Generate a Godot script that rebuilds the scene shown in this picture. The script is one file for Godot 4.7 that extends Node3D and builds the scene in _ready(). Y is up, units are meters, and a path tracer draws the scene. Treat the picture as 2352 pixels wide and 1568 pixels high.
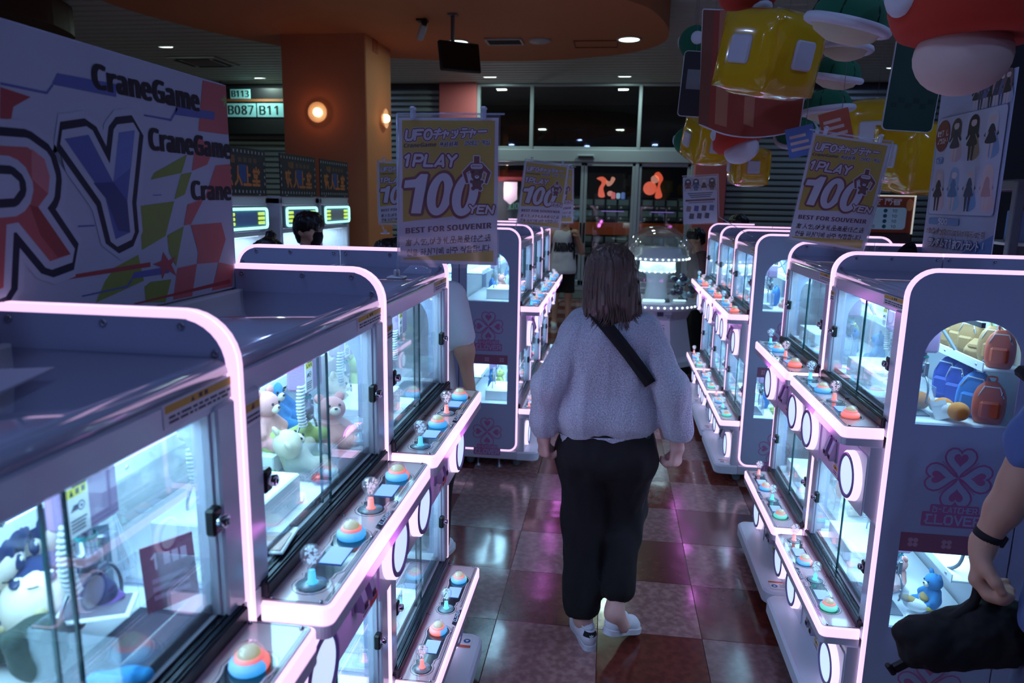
extends Node3D
# A dim amusement arcade at night: rows of two-tier crane games with pink light strips on both sides of a tiled aisle.
# Units are metres; the camera stands at x = 0, z = 0 and looks down the aisle towards -z.

const PITCH := 0.770
var mats := {}
var used := {}
var cache := {}
var rng := RandomNumberGenerator.new()


func _ready() -> void:
	rng.seed = 7
	# ---- camera
	var cam := Camera3D.new()
	cam.name = "camera"
	cam.fov = rad_to_deg(2.0 * atan(784.0 / 1660.0))
	cam.near = 0.05
	cam.far = 100.0
	cam.basis = Basis(Vector3.UP, deg_to_rad(7.61)) * Basis(Vector3.RIGHT, deg_to_rad(-11.11)) * Basis(Vector3.BACK, deg_to_rad(1.05))
	cam.position = Vector3(0, 1.849, 0)
	add_child(cam)
	cam.current = true
	var at := CameraAttributesPhysical.new()
	at.frustum_focal_length = 12.0 * 1660.0 / 784.0
	at.frustum_focus_distance = 2.6
	at.exposure_aperture = 4.0
	at.frustum_near = 0.05
	at.frustum_far = 100.0
	cam.attributes = at
	cam.fov = rad_to_deg(2.0 * atan(784.0 / 1660.0))
	# ---- environment: a closed room, so the sky outside is only a dark night
	var env := Environment.new()
	env.background_mode = Environment.BG_COLOR
	env.background_color = Color(0.004, 0.005, 0.008)
	env.tonemap_mode = Environment.TONE_MAPPER_LINEAR
	env.tonemap_exposure = 1.0
	env.sdfgi_enabled = true
	env.ssao_enabled = true
	env.ssil_enabled = true
	var we := WorldEnvironment.new()
	we.name = "world_environment"
	we.environment = env
	add_child(we)
	mat("black_plastic", rgb(20, 20, 24), 0.4)
	mat("white_plastic", rgb(200, 202, 206), 0.4)
	mat("chrome", rgb(200, 204, 214), 0.12, 1.0)
	mat("claw_steel", rgb(150, 156, 170), 0.28, 0.8)
	mat("dark_steel", rgb(46, 44, 48), 0.4, 0.6)
	mat("grey_steel", rgb(110, 110, 116), 0.4, 0.5)
	mat("dark_slot", rgb(24, 24, 26), 0.7)
	mat("grey_cable", rgb(86, 94, 104), 0.5)
	mat("cabinet_glass", Color(0.92, 0.97, 1.0, 0.05), 0.015, 0.0, {"metallic_specular": 0.55})
	mat("clear_acrylic", Color(0.85, 0.93, 1.0, 0.10), 0.03)
	glow("tube_white", Color(0.78, 0.93, 1.0), 2.2)
	mat("machine_white", rgb(188, 190, 206), 0.32, 0.0, {"clearcoat_enabled": true, "clearcoat": 0.6, "clearcoat_roughness": 0.12})
	# ---- the place
	build_room()
	build_machines()
	build_signs()
	build_background()
	build_hanging()
	build_prizes()
	build_people()


# ------------------------------------------------------------------ helpers
func mat(n: String, c: Color, r := 0.5, m := 0.0, e := {}) -> StandardMaterial3D:
	if mats.has(n):
		return mats[n]
	var x := StandardMaterial3D.new()
	x.resource_name = n
	x.albedo_color = c
	x.roughness = r
	x.metallic = m
	for k in e:
		x.set(k, e[k])
	if c.a < 1.0 and not e.has("refraction_enabled"):
		x.transparency = BaseMaterial3D.TRANSPARENCY_ALPHA
	mats[n] = x
	return x


func glow(n: String, c: Color, k := 1.0, base := Color(0.8, 0.8, 0.8)) -> StandardMaterial3D:
	return mat(n, base, 0.4, 0.0, {"emission_enabled": true, "emission": c, "emission_energy_multiplier": k})


func rgb(r: int, g: int, b: int) -> Color:
	return Color8(r, g, b)


func lin(r: int, g: int, b: int) -> Color:
	return Color8(r, g, b).srgb_to_linear()


class G:
	var st := SurfaceTool.new()
	var col = null
	var n := 0

	func _init(smooth := false) -> void:
		st.begin(Mesh.PRIMITIVE_TRIANGLES)
		st.set_smooth_group(0 if smooth else -1)

	func smooth(on: bool) -> G:
		st.set_smooth_group(0 if on else -1)
		return self

	var shy := 0.0
	var wx = null
	var bend := 0.0

	func vert(p: Vector3) -> void:
		p.y += p.x * shy
		if bend != 0.0:
			p.z -= bend * p.x * p.x
		if wx != null:
			p.x = wx[0] + (p.x - wx[0]) * wx[1]
		if col != null:
			st.set_color(col)
		st.add_vertex(p)

	func tri(a: Vector3, b: Vector3, c: Vector3, o: Vector3) -> void:
		n += 1
		if (b - a).cross(c - a).dot(o) > 0.0:
			vert(a); vert(c); vert(b)
		else:
			vert(a); vert(b); vert(c)

	func quad(a: Vector3, b: Vector3, c: Vector3, d: Vector3, o: Vector3) -> void:
		tri(a, b, c, o)
		tri(a, c, d, o)

	func box(c: Vector3, s: Vector3, v := 0.0, xf := Transform3D()) -> G:
		var h := s / 2.0
		v = minf(v, minf(h.x, minf(h.y, h.z)) * 0.9)
		var i := h - Vector3(v, v, v)
		var o := xf * c
		for ax in 3:
			var a1 := (ax + 1) % 3
			var a2 := (ax + 2) % 3
			for sg in [-1.0, 1.0]:
				var q := []
				for k in [[-1, -1], [1, -1], [1, 1], [-1, 1]]:
					var p := Vector3()
					p[ax] = h[ax] * sg
					p[a1] = i[a1] * k[0]
					p[a2] = i[a2] * k[1]
					q.append(xf * (c + p))
				quad(q[0], q[1], q[2], q[3], (q[0] + q[2]) / 2.0 - o)
		if v <= 0.0:
			return self
		for ax in 3:
			var a1 := (ax + 1) % 3
			var a2 := (ax + 2) % 3
			for s1 in [-1.0, 1.0]:
				for s2 in [-1.0, 1.0]:
					var q := []
					for k in [[-1, 0], [1, 0], [1, 1], [-1, 1]]:
						var p := Vector3()
						p[ax] = i[ax] * k[0]
						p[a1] = (h[a1] if k[1] == 0 else i[a1]) * s1
						p[a2] = (i[a2] if k[1] == 0 else h[a2]) * s2
						q.append(xf * (c + p))
					quad(q[0], q[1], q[2], q[3], (q[0] + q[2]) / 2.0 - o)
		for sx in [-1.0, 1.0]:
			for sy in [-1.0, 1.0]:
				for sz in [-1.0, 1.0]:
					var s3 := Vector3(sx, sy, sz)
					var a := xf * (c + Vector3(h.x, i.y, i.z) * s3)
					var b := xf * (c + Vector3(i.x, h.y, i.z) * s3)
					var d := xf * (c + Vector3(i.x, i.y, h.z) * s3)
					tri(a, b, d, (a + b + d) / 3.0 - o)
		return self

	# a flat outline in XY, extruded from z0 to z1, then placed by xf; the edge at z1 is chamfered by v
	func prism(p: PackedVector2Array, z0: float, z1: float, xf := Transform3D(), v := 0.0) -> G:
		if Geometry2D.is_polygon_clockwise(p):
			p = p.duplicate()
			p.reverse()
		var top := p
		if v > 0.0:
			var off := inset(p, v)
			if off.size() == p.size():
				top = off
		var zt := z1 - v * signf(z1 - z0)
		var up := xf.basis * Vector3(0, 0, signf(z1 - z0))
		face(top, z1, up, xf)
		face(p, z0, -up, xf)
		for k in p.size():
			var a := p[k]
			var b := p[(k + 1) % p.size()]
			var o := xf.basis * Vector3(b.y - a.y, a.x - b.x, 0)
			quad(xf * Vector3(a.x, a.y, z0), xf * Vector3(b.x, b.y, z0), xf * Vector3(b.x, b.y, zt), xf * Vector3(a.x, a.y, zt), o)
			if v > 0.0:
				var c := top[k]
				var d := top[(k + 1) % p.size()]
				quad(xf * Vector3(a.x, a.y, zt), xf * Vector3(b.x, b.y, zt), xf * Vector3(d.x, d.y, z1), xf * Vector3(c.x, c.y, z1), o + up * o.length())
		return self

	func inset(p: PackedVector2Array, v: float) -> PackedVector2Array:
		var r := PackedVector2Array()
		var m := p.size()
		for k in m:
			var d0 := (p[k] - p[(k + m - 1) % m]).normalized()
			var d1 := (p[(k + 1) % m] - p[k]).normalized()
			var n0 := Vector2(-d0.y, d0.x)
			var n1 := Vector2(-d1.y, d1.x)
			var b := (n0 + n1)
			var l := b.length_squared()
			r.append(p[k] + (b * (2.0 * v / l) if l > 0.2 else n0 * v))
		return r

	func face(p: PackedVector2Array, z: float, o: Vector3, xf := Transform3D()) -> void:
		var t := Geometry2D.triangulate_polygon(p)
		for k in range(0, t.size(), 3):
			var a := p[t[k]]
			var b := p[t[k + 1]]
			var c := p[t[k + 2]]
			tri(xf * Vector3(a.x, a.y, z), xf * Vector3(b.x, b.y, z), xf * Vector3(c.x, c.y, z), o)

	# rings of equal length joined into a skin
	func loft(rings: Array, closed := true, caps := true) -> G:
		for k in rings.size() - 1:
			var a = rings[k]
			var b = rings[k + 1]
			var ca := Vector3()
			for q in a:
				ca += q
			for q in b:
				ca += q
			ca /= a.size() + b.size()
			var m: int = a.size()
			for j in (m if closed else m - 1):
				var j2 := (j + 1) % m
				var mid: Vector3 = (a[j] + a[j2] + b[j] + b[j2]) / 4.0
				quad(a[j], a[j2], b[j2], b[j], mid - ca)
		if caps:
			for e in [0, rings.size() - 1]:
				var r = rings[e]
				var c := Vector3()
				for q in r:
					c += q
				c /= r.size()
				var inner = rings[1 if e == 0 else rings.size() - 2]
				var ci := Vector3()
				for q in inner:
					ci += q
				ci /= inner.size()
				for j in r.size():
					tri(c, r[j], r[(j + 1) % r.size()], c - ci)
		return self

	func tube(pts: Array, r, seg := 8, caps := true) -> G:
		var rings := []
		var side := Vector3()
		for k in pts.size():
			var d: Vector3 = (pts[mini(k + 1, pts.size() - 1)] - pts[maxi(k - 1, 0)]).normalized()
			if side == Vector3():
				side = d.cross(Vector3.UP if absf(d.y) < 0.9 else Vector3.RIGHT).normalized()
			side = (side - d * side.dot(d)).normalized()
			var up := d.cross(side)
			var rad: float = r[k] if r is Array else r
			var ring := []
			for j in seg:
				var a := TAU * j / seg
				ring.append(pts[k] + (side * cos(a) + up * sin(a)) * rad)
			rings.append(ring)
		return loft(rings, true, caps)

	func lathe(prof: Array, seg := 16, xf := Transform3D()) -> G:
		for k in prof.size() - 1:
			var a: Vector2 = prof[k]
			var b: Vector2 = prof[k + 1]
			var nrm := Vector2(b.y - a.y, a.x - b.x)
			for j in seg:
				var t0 := TAU * j / seg
				var t1 := TAU * (j + 1) / seg
				var e0 := Vector3(cos(t0), 0, sin(t0))
				var e1 := Vector3(cos(t1), 0, sin(t1))
				var em := (e0 + e1).normalized()
				var o := xf.basis * (em * nrm.x + Vector3.UP * nrm.y)
				var p0 := xf * (e0 * a.x + Vector3.UP * a.y)
				var p1 := xf * (e1 * a.x + Vector3.UP * a.y)
				var p2 := xf * (e1 * b.x + Vector3.UP * b.y)
				var p3 := xf * (e0 * b.x + Vector3.UP * b.y)
				if a.x < 1e-6:
					tri(p0, p2, p3, o)
				elif b.x < 1e-6:
					tri(p0, p1, p2, o)
				else:
					quad(p0, p1, p2, p3, o)
		return self

	func ball(c: Vector3, r: Vector3, nu := 14, nv := 9, xf := Transform3D()) -> G:
		var prof := []
		for k in nv + 1:
			var t := PI * k / nv
			prof.append(Vector2(sin(t) if k > 0 and k < nv else 0.0, -cos(t)))
		return lathe(prof, nu, xf * Transform3D(Basis.from_scale(r), c))

	func mesh(m: Material = null, into: ArrayMesh = null) -> ArrayMesh:
		st.generate_normals()
		var r := st.commit(into) if into else st.commit()
		if m and r.get_surface_count():
			r.surface_set_material(r.get_surface_count() - 1, m)
		return r


func join(parts: Array) -> ArrayMesh:
	var r := ArrayMesh.new()
	for p in parts:
		p[0].mesh(p[1], r)
	return r


func obj(called: String, m: Mesh, material: Material = null, parent: Node = self, xf := Transform3D()) -> MeshInstance3D:
	var o := MeshInstance3D.new()
	o.name = numbered(called) if parent == self else called
	o.mesh = m
	if material:
		o.material_override = material
	o.transform = xf
	parent.add_child(o, true)
	return o


func numbered(called: String) -> String:
	if not used.has(called):
		used[called] = 0
		return called
	used[called] += 1
	return "%s_%03d" % [called, used[called]]


func tag(o: Node, label: String, category: String, group := "", kind := "") -> Node:
	o.set_meta("label", label)
	o.set_meta("category", category)
	if group:
		o.set_meta("group", group)
	elif o.has_meta("group"):
		o.remove_meta("group")
	if kind:
		o.set_meta("kind", kind)
	return o


func thing(called: String, label: String, category: String, xf := Transform3D(), group := "") -> Node3D:
	var o := Node3D.new()
	o.name = numbered(called)
	o.transform = xf
	add_child(o, true)
	tag(o, label, category, group)
	return o


func setting(called: String, m: Mesh, material: Material, xf := Transform3D()) -> MeshInstance3D:
	var o := obj(called, m, material, self, xf)
	o.set_meta("kind", "structure")
	return o


func copy_of(o: Node, called: String, xf: Transform3D, label: String, category: String, group := "") -> Node3D:
	var c: Node3D = o.duplicate()
	c.name = numbered(called)
	c.transform = xf
	add_child(c, true)
	tag(c, label, category, group)
	return c


func T(x: float, y: float, z: float, ry := 0.0, rx := 0.0, rz := 0.0, s := 1.0) -> Transform3D:
	return Transform3D(Basis(Vector3.UP, deg_to_rad(ry)) * Basis(Vector3.RIGHT, deg_to_rad(rx)) * Basis(Vector3.BACK, deg_to_rad(rz)) * Basis.from_scale(Vector3(s, s, s)), Vector3(x, y, z))


func V(x: float, y: float, z: float) -> Vector3:
	return Vector3(x, y, z)


func rect(x0: float, y0: float, x1: float, y1: float, r := 0.0, seg := 4) -> PackedVector2Array:
	var p := PackedVector2Array()
	if r <= 0.0:
		return PackedVector2Array([Vector2(x0, y0), Vector2(x1, y0), Vector2(x1, y1), Vector2(x0, y1)])
	for c in [[x1 - r, y0 + r, -90], [x1 - r, y1 - r, 0], [x0 + r, y1 - r, 90], [x0 + r, y0 + r, 180]]:
		for k in seg + 1:
			var a := deg_to_rad(c[2] + 90.0 * k / seg)
			p.append(Vector2(c[0] + r * cos(a), c[1] + r * sin(a)))
	return p


func disc(x: float, y: float, rx: float, ry := -1.0, seg := 24, from := 0.0, to := 360.0) -> PackedVector2Array:
	var p := PackedVector2Array()
	if ry < 0.0:
		ry = rx
	var full := to - from >= 359.9
	for k in (seg if full else seg + 1):
		var a := deg_to_rad(from + (to - from) * k / seg)
		p.append(Vector2(x + rx * cos(a), y + ry * sin(a)))
	return p


func path2(s: String) -> PackedVector2Array:
	var p := PackedVector2Array()
	var f := s.split_floats(" ", false)
	for k in range(0, f.size() - 1, 2):
		p.append(Vector2(f[k], f[k + 1]))
	return p


func smooth2(p: PackedVector2Array, closed := true, k := 4) -> PackedVector2Array:
	var r := PackedVector2Array()
	var m := p.size()
	for i in (m if closed else m - 1):
		var a := p[(i + m - 1) % m] if closed or i > 0 else p[0]
		var d := p[(i + 2) % m] if closed or i + 2 < m else p[m - 1]
		for j in k:
			r.append(p[i].cubic_interpolate(p[(i + 1) % m], a, d, float(j) / k))
	if not closed:
		r.append(p[m - 1])
	return r


func smooth3(p: Array, k := 4) -> Array:
	var r := []
	var m := p.size()
	for i in m - 1:
		var a: Vector3 = p[maxi(i - 1, 0)]
		var d: Vector3 = p[mini(i + 2, m - 1)]
		for j in k:
			r.append(p[i].cubic_interpolate(p[i + 1], a, d, float(j) / k))
	r.append(p[m - 1])
	return r


# ------------------------------------------------------------------ lettering and print
# strokes on a 10 x 10 grid, each pair of digits one point
const GL := {
	"A": "004669 6990 2272", "B": "00096987764604 467592906000 0004", "C": "9070200224291979", "D": "000969969360 6000", "E": "90000999 0575", "F": "000999 0575", "G": "9777290919020070909555", "H": "0009 9099 0595",
	"I": "5059", "L": "090090", "N": "00099099", "O": "2002072979979270 7020", "P": "000979979674 7404", "R": "000979979674 7404 5490", "S": "97792907169693702002", "T": "0999 5950", "U": "090220709299", "V": "095099", "Y": "095599 5550", "M": "0009559990", "-": "1585",
	"0": "20 ", "1": "275950", "4": "70790393", "5": "9919164575937020", "7": "09993030",
	"キ": "1787 0494 6930", "ャ": "0575 7563 3720", "ッ": "1615 4644 77744010", "チ": "7828 0595 555130", "ー": "0595", "ラ": "1888 0696948230", "ン": "0826 00427597", "ダ": "380402 38885720 3664 7979 9898", "ム": "49111171 6493", "で": "0888553132608 79 98", "1_": "5950",
	"枚": "0747 2720 2502 2543 5947 4797 86534000 556790", "プ": "0888876420 9999", "レ": "1910305586", "ゼ": "0696724 29212181 7989", "ト": "2920 2664", "ホ": "0797 5950 2412 7484", "ロ": "1818818111", "イ": "895300 5550", "ブ": "0777756420 8979", "ウ": "5957 0507777310 0704", "ド": "1910 1654 6989 5878", "ワ": "0508888530 08", "オ": "0797 696031 6610", "リ": "1914 89866321", "ジ": "1827 0514 10427386 8998", "ナ": "0696 595320", "ル": "292610 59515184",
	"ス": "1878531000 5490", "テ": "1888 0595 555120", "カ": "0797974060 474000", "を": "0888 5935153353 7650203080", "描": "0747 2920 0424 4797 6957 4585408045 6250 6563 4363", "き": "0787 0585 495330 1080", "下": "0999 5950 5564", "し": "2913307082", "全": "590494 2575 2363 0090 5550",
	"夹": "1787 0494 2635 7665 595530 5590", "娃": "2913002 05352010 4787 4494 4080 6960", "机": "0747 2920 2502 2643 5850 58787181", "有": "0797 492500 3660 3630 36767020 3464 3252", "人": "594210 5590", "气": "3806 2787 1565652090 9294", "做": "2805 1610 3676 5653 534330305353 797565 7593 8750", "为": "2938 0676765030 594310 5443", "礼": "1828 0646 462604 2620 2443 59535090", "品": "2969652529 0444400004 5494905054", "是": "2878752529 2676 0494 5450 5292 2310 1290", "最": "2979762629 0595 1510 4540 1434 1333 0040 59 5585 855040 536090", "佳": "2805 1610 4787 4494 4080 6960", "之": "5958 1777 770301 030090", "选": "2817 0424212000 2090 4888 6965 3595 555231 75728292",
	"紙": "2805351 0233 3110 4988 47404151 4594 6992", "幣": "0888 5955 28 78 1535 3231 0444 4050", "両": "0999 0606 17779570 1710 5955 3535", "替": "0848 0646 2604 5898 5696 7654 1474701014 1272",
	"上": "5950 5585 0090", "堂": "5957 2826 8886 0606 1797 2565643424 0292 5550 0090", "映": "0828282208 0525 3888 3484 5955 5530 5590", "画": "0999 2777742227 5772 2474 0602 0090 9296",
	"크": "1888848 1585 0191", "레": "0848453505023 5202 4565 69 7970 9990", "인": "2848 1838 4547 2616 4642 9994 2320 2080", "게": "0848432 5545 6961 8990", "임": "2547474 2528 8985 2383802023", "선": "3957 390546 5585 8983 2420 2080", "물": "2878752528 0494 5453 8372702262 2080 2262", "하": "0848 2848 1545421115 7970 7595", "시": "3930 0030 3963 8980", "기": "0848432 10 8980", "에": "1747422217 4565 6961 8990", "아": "1646411116 7970 7595", "주": "0888 5805 5895 0494 5450", "적": "0848 480546 5585 8984 2373707", "합": "1848 2959 0757 2555 7974 7696 2320 2080 8380 2272", "니": "1815152 1262 8980", "다": "084 0848 0802 0252 7970 7595",
}


# draws text as strokes: one flat quad a segment, a small disc at every joint
func strokes(g: G, text: String, x: float, y: float, h: float, w: float, line: float, z: float, c: Color, slant := 0.0, gap := 0.25, rounded := true) -> float:
	g.col = c
	for ch in text:
		if ch == " ":
			x += w * 0.5
			continue
		if ch == "0" or ch == "O" and rounded:
			var last := Vector2()
			for k in 21:
				var a := TAU * k / 20.0
				var p := Vector2(x + w * (0.5 + 0.5 * sin(a)), y + h * (0.5 - 0.5 * cos(a)))
				p.x += slant * (p.y - y)
				if k:
					seg(g, last, p, line, z, true)
				last = p
		elif GL.has(ch):
			for pl in GL[ch].split(" ", false):
				var last := Vector2()
				for k in range(0, pl.length() - 1, 2):
					var p := Vector2(x + w * float(pl[k]) / 9.0, y + h * float(pl[k + 1]) / 9.0)
					p.x += slant * (p.y - y)
					if k:
						seg(g, last, p, line, z, rounded)
					last = p
		x += w * (1.0 + gap) * (0.45 if ch == "I" else 1.0)
	return x


func seg(g: G, a: Vector2, b: Vector2, line: float, z: float, rounded: bool) -> void:
	var d := (b - a).normalized() * line / 2.0
	var n := Vector2(-d.y, d.x)
	z += (g.n % 97) * 1.0e-6
	if not rounded:
		a -= d
		b += d
	g.quad(V(a.x + n.x, a.y + n.y, z), V(b.x + n.x, b.y + n.y, z), V(b.x - n.x, b.y - n.y, z), V(a.x - n.x, a.y - n.y, z), Vector3.BACK)
	if rounded:
		for e in [[a, -1.0], [b, 1.0]]:
			var q: Array = []
			for k in 7:
				var t := PI * k / 6.0 - PI / 2.0
				var v: Vector2 = e[0] + (d * cos(t) + n * sin(t)) * e[1]
				q.append(V(v.x, v.y, z))
			for k in 5:
				g.tri(q[0], q[k + 1], q[k + 2], Vector3.BACK)


func fill(g: G, p: PackedVector2Array, z: float, c: Color) -> void:
	g.col = c
	g.face(p, z, Vector3.BACK)


func grown(p: PackedVector2Array, d: float, join := Geometry2D.JOIN_ROUND) -> PackedVector2Array:
	var r := Geometry2D.offset_polygon(p, d, join)
	return r[0] if r.size() else p


# words set in one of the fonts that are installed, flat, bottom left corner at (x, y), squeezed into the width w
func words(g: G, text: String, x: float, y: float, h: float, w: float, z: float, c: Color, slant := 0.0, heavy := 0.0, family := "Droid Sans") -> void:
	var f := SystemFont.new()
	f.font_names = PackedStringArray([family])
	f.font_weight = 700
	var t := TextMesh.new()
	t.font = f
	t.text = text
	t.font_size = 64
	t.pixel_size = 0.01
	t.depth = 0.0
	t.curve_step = 1.5
	t.horizontal_alignment = HORIZONTAL_ALIGNMENT_LEFT
	if t.get_surface_count() == 0:
		return
	var arr := t.surface_get_arrays(0)
	var v: PackedVector3Array = arr[Mesh.ARRAY_VERTEX]
	var idx: PackedInt32Array = arr[Mesh.ARRAY_INDEX]
	var lo := Vector3(1e9, 1e9, 0)
	var hi := Vector3(-1e9, -1e9, 0)
	for p in v:
		lo = lo.min(p)
		hi = hi.max(p)
	var k := h / 0.46
	var base := lo.y if not ("g" in text or "p" in text or "," in text or "y" in text) else lo.y + 0.13
	var sx := k if w <= 0.0 else w / maxf(hi.x - lo.x, 0.01)
	g.col = c
	var m := idx.size() if idx.size() else v.size()
	for dx in ([0.0] if heavy <= 0.0 else [-heavy, 0.0, heavy]):
		for j in range(0, m, 3):
			var q := []
			for e in 3:
				var p := v[idx[j + e] if idx.size() else j + e]
				var yy := (p.y - base) * k
				q.append(V(x + dx + (p.x - lo.x) * sx + slant * yy, y + yy, z + dx * 0.01))
			g.tri(q[0], q[1], q[2], Vector3.BACK)


func ink() -> StandardMaterial3D:
	return mat("printed_ink", Color.WHITE, 0.55, 0.0, {"vertex_color_use_as_albedo": true})


# ------------------------------------------------------------------ the room
func noise_tex(freq: float, a: Color, b: Color, normal := false, sd := 1, size := 512) -> NoiseTexture2D:
	var n := FastNoiseLite.new()
	n.seed = sd
	n.frequency = freq
	n.fractal_octaves = 2 if normal else 5
	var t := NoiseTexture2D.new()
	t.noise = n
	t.width = size
	t.height = size
	t.seamless = true
	t.as_normal_map = normal
	if normal:
		t.bump_strength = 6.0
	else:
		var r := Gradient.new()
		r.set_color(0, a)
		r.set_color(1, b)
		r.set_offset(0, 0.25)
		r.set_offset(1, 0.75)
		t.color_ramp = r
	return t


func tile_mats(n: String, a: Color, b: Color, sd: int) -> Array:
	var r := []
	var tx := noise_tex(0.035, a, b, false, sd)
	var nm := noise_tex(0.006, a, b, true, 30)
	for k in 3:
		var sh := 1.0 - 0.10 * k
		r.append(mat("%s_%d" % [n, k], Color(sh, sh, sh), 0.13 + 0.03 * k, 0.0, {"albedo_texture": tx, "normal_enabled": true, "normal_texture": nm, "normal_scale": 0.10, "uv1_triplanar": true, "uv1_world_triplanar": true, "uv1_scale": Vector3(1.1, 1.1, 1.1), "metallic_specular": 0.6}))
	return r


func ribbed(called: String, label: String, x0: float, x1: float, y0: float, y1: float, z: float, m: Material) -> void:
	var t := thing(called, label, "shutter", T((x0 + x1) / 2.0, y0, z))
	var w := x1 - x0
	var p := PackedVector2Array([Vector2(0, 0), Vector2(0.045, 0.02), Vector2(0.045, 0.07), Vector2(0, 0.10)])
	var g := G.new()
	var rings := []
	for e in [-w / 2.0, w / 2.0]:
		var ring := []
		for q in p:
			ring.append(V(e, q.y, q.x))
		rings.append(ring)
	g.loft(rings)
	var me := g.mesh()
	var n := int((y1 - y0) / 0.115)
	for k in n:
		obj("slat", me, m, t, T(0, k * 0.115, 0))


func build_room() -> void:
	var paint := mat("dark_wall_paint", rgb(70, 68, 76), 0.8)
	var concrete := mat("floor_base", rgb(60, 45, 45), 0.6)
	var x0 := -9.6
	var x1 := 7.0
	var z0 := -15.2
	var z1 := 3.2
	var h := 4.16
	# floor of square vinyl tiles
	var floor_o := setting("floor", G.new().box(V((x0 + x1) / 2, -0.104, (z0 + z1) / 2 - 2.4), V(x1 - x0 + 0.4, 0.2, z1 - z0 + 5.2)).mesh(), concrete)
	var light := tile_mats("light_tile", rgb(134, 98, 96), rgb(164, 126, 124), 3)
	var dark := tile_mats("dark_tile", rgb(98, 42, 34), rgb(118, 54, 44), 5)
	var tile := G.new().box(V(0, -0.004, 0), V(0.4485, 0.008, 0.4485), 0.0012).mesh()
	var stuff := [G.new(), G.new()]
	for i in range(-20, 16):
		for j in range(-33, 8):
			var cx := -0.436 + 0.45 * (i + 0.5)
			var cz := -4.26 + 0.45 * (j + 0.5)
			if cx < x0 or cx > x1 or cz > z1 or cz < z0 - 0.1:
				continue
			var is_light := posmod(i + j, 2) == 1
			# some tiles were replaced by one of the other colour
			if (i == -1 and j == -1) or (i == -2 and j == -3) or (i == 2 and j == -5):
				is_light = not is_light
			if i >= -5 and i <= 3 and j >= -16 and j <= 5:
				var k := posmod(i * 7 + j * 13, 3)
				obj("floor_tile", tile, (light if is_light else dark)[k], floor_o, T(cx, 0, cz))
			else:
				stuff[0 if is_light else 1].quad(V(cx - 0.224, -0.0002, cz - 0.224), V(cx + 0.224, -0.0002, cz - 0.224), V(cx + 0.224, -0.0002, cz + 0.224), V(cx - 0.224, -0.0002, cz + 0.224), Vector3.UP)
	obj("far_tiles", stuff[0].mesh(), light[0], floor_o).set_meta("kind", "stuff")
	obj("far_tiles", stuff[1].mesh(), dark[0], floor_o).set_meta("kind", "stuff")
	# ceiling of long metal slats
	var ceil_o := setting("ceiling", G.new().box(V((x0 + x1) / 2, h + 0.15, (z0 + z1) / 2 - 2.4), V(x1 - x0 + 0.4, 0.2, z1 - z0 + 5.2)).mesh(), mat("ceiling_void", rgb(60, 66, 64), 0.8))
	var slat_m := mat("ceiling_slat", rgb(190, 200, 194), 0.55)
	var slat := G.new().box(V(0, 0.02, 0), V(x1 - x0, 0.06, 0.2), 0.015).mesh()
	var nz := int((z1 - z0) / 0.25)
	for k in nz:
		obj("ceiling_slat", slat, slat_m, ceil_o, T((x0 + x1) / 2, h, z0 + 0.125 + 0.25 * k))
	# walls
	setting("wall_left", G.new().box(V(x0 - 0.1, h / 2, -6), V(0.2, h + 0.1, z1 - z0 + 0.4)).mesh(), paint)
	setting("wall_right", G.new().box(V(x1 + 0.1, h / 2, -6), V(0.2, h + 0.1, z1 - z0 + 0.4)).mesh(), paint)
	setting("wall_front", G.new().box(V((x0 + x1) / 2, h / 2, z1 + 0.1), V(x1 - x0, h + 0.1, 0.2)).mesh(), paint)
	var gw := G.new()
	gw.box(V((x0 - 2.83) / 2, h / 2, z0 - 0.1), V(-2.83 - x0, h + 0.1, 0.2))
	gw.box(V((x1 + 1.58) / 2, h / 2, z0 - 0.1), V(x1 - 1.58, h + 0.1, 0.2))
	setting("wall_back", gw.mesh(), paint)
	var shut := mat("shutter_metal", rgb(150, 158, 152), 0.45, 0.3)
	ribbed("roller_shutter", "ribbed grey metal shutter behind the orange pillar, left of the glass doors", x0 + 0.02, -3.62, 0.02, h - 0.02, z0 + 0.01, shut)
	ribbed("roller_shutter", "ribbed grey metal shutter right of the glass doors, behind the yellow inflatables", 2.22, x1 - 0.02, 0.02, h - 0.02, z0 + 0.01, shut)
	var pink := mat("pink_plaster", rgb(186, 92, 96), 0.75)
	setting("trim_1", G.new().box(V(-3.215, h / 2, z0 + 0.08), V(0.77, h - 0.01, 0.16), 0.01).mesh(), pink)
	setting("trim_2", G.new().box(V(1.89, h / 2, z0 + 0.08), V(0.62, h - 0.01, 0.16), 0.01).mesh(), pink)
	# shop front: aluminium frames, dark glass above, sliding doors below
	var alu := mat("aluminium", rgb(176, 184, 196), 0.4, 0.4)
	var pane := mat("window_glass", Color(0.05, 0.06, 0.07, 0.10), 0.02, 0.0, {"metallic_specular": 0.7})
	var fr := G.new()
	fr.box(V(-0.625, 2.74, z0), V(4.41, 0.24, 0.16), 0.01)
	fr.box(V(-0.625, 4.12, z0), V(4.41, 0.06, 0.1), 0.01)
	fr.box(V(-0.625, 0.05, z0), V(4.41, 0.1, 0.1), 0.01)
	for x in [-2.80, -1.707, 0.456, 1.55]:
		fr.box(V(x, 2.08, z0), V(0.07, 4.1, 0.12), 0.008)
	setting("trim_3", fr.mesh(), alu)
	var wn := 0
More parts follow.
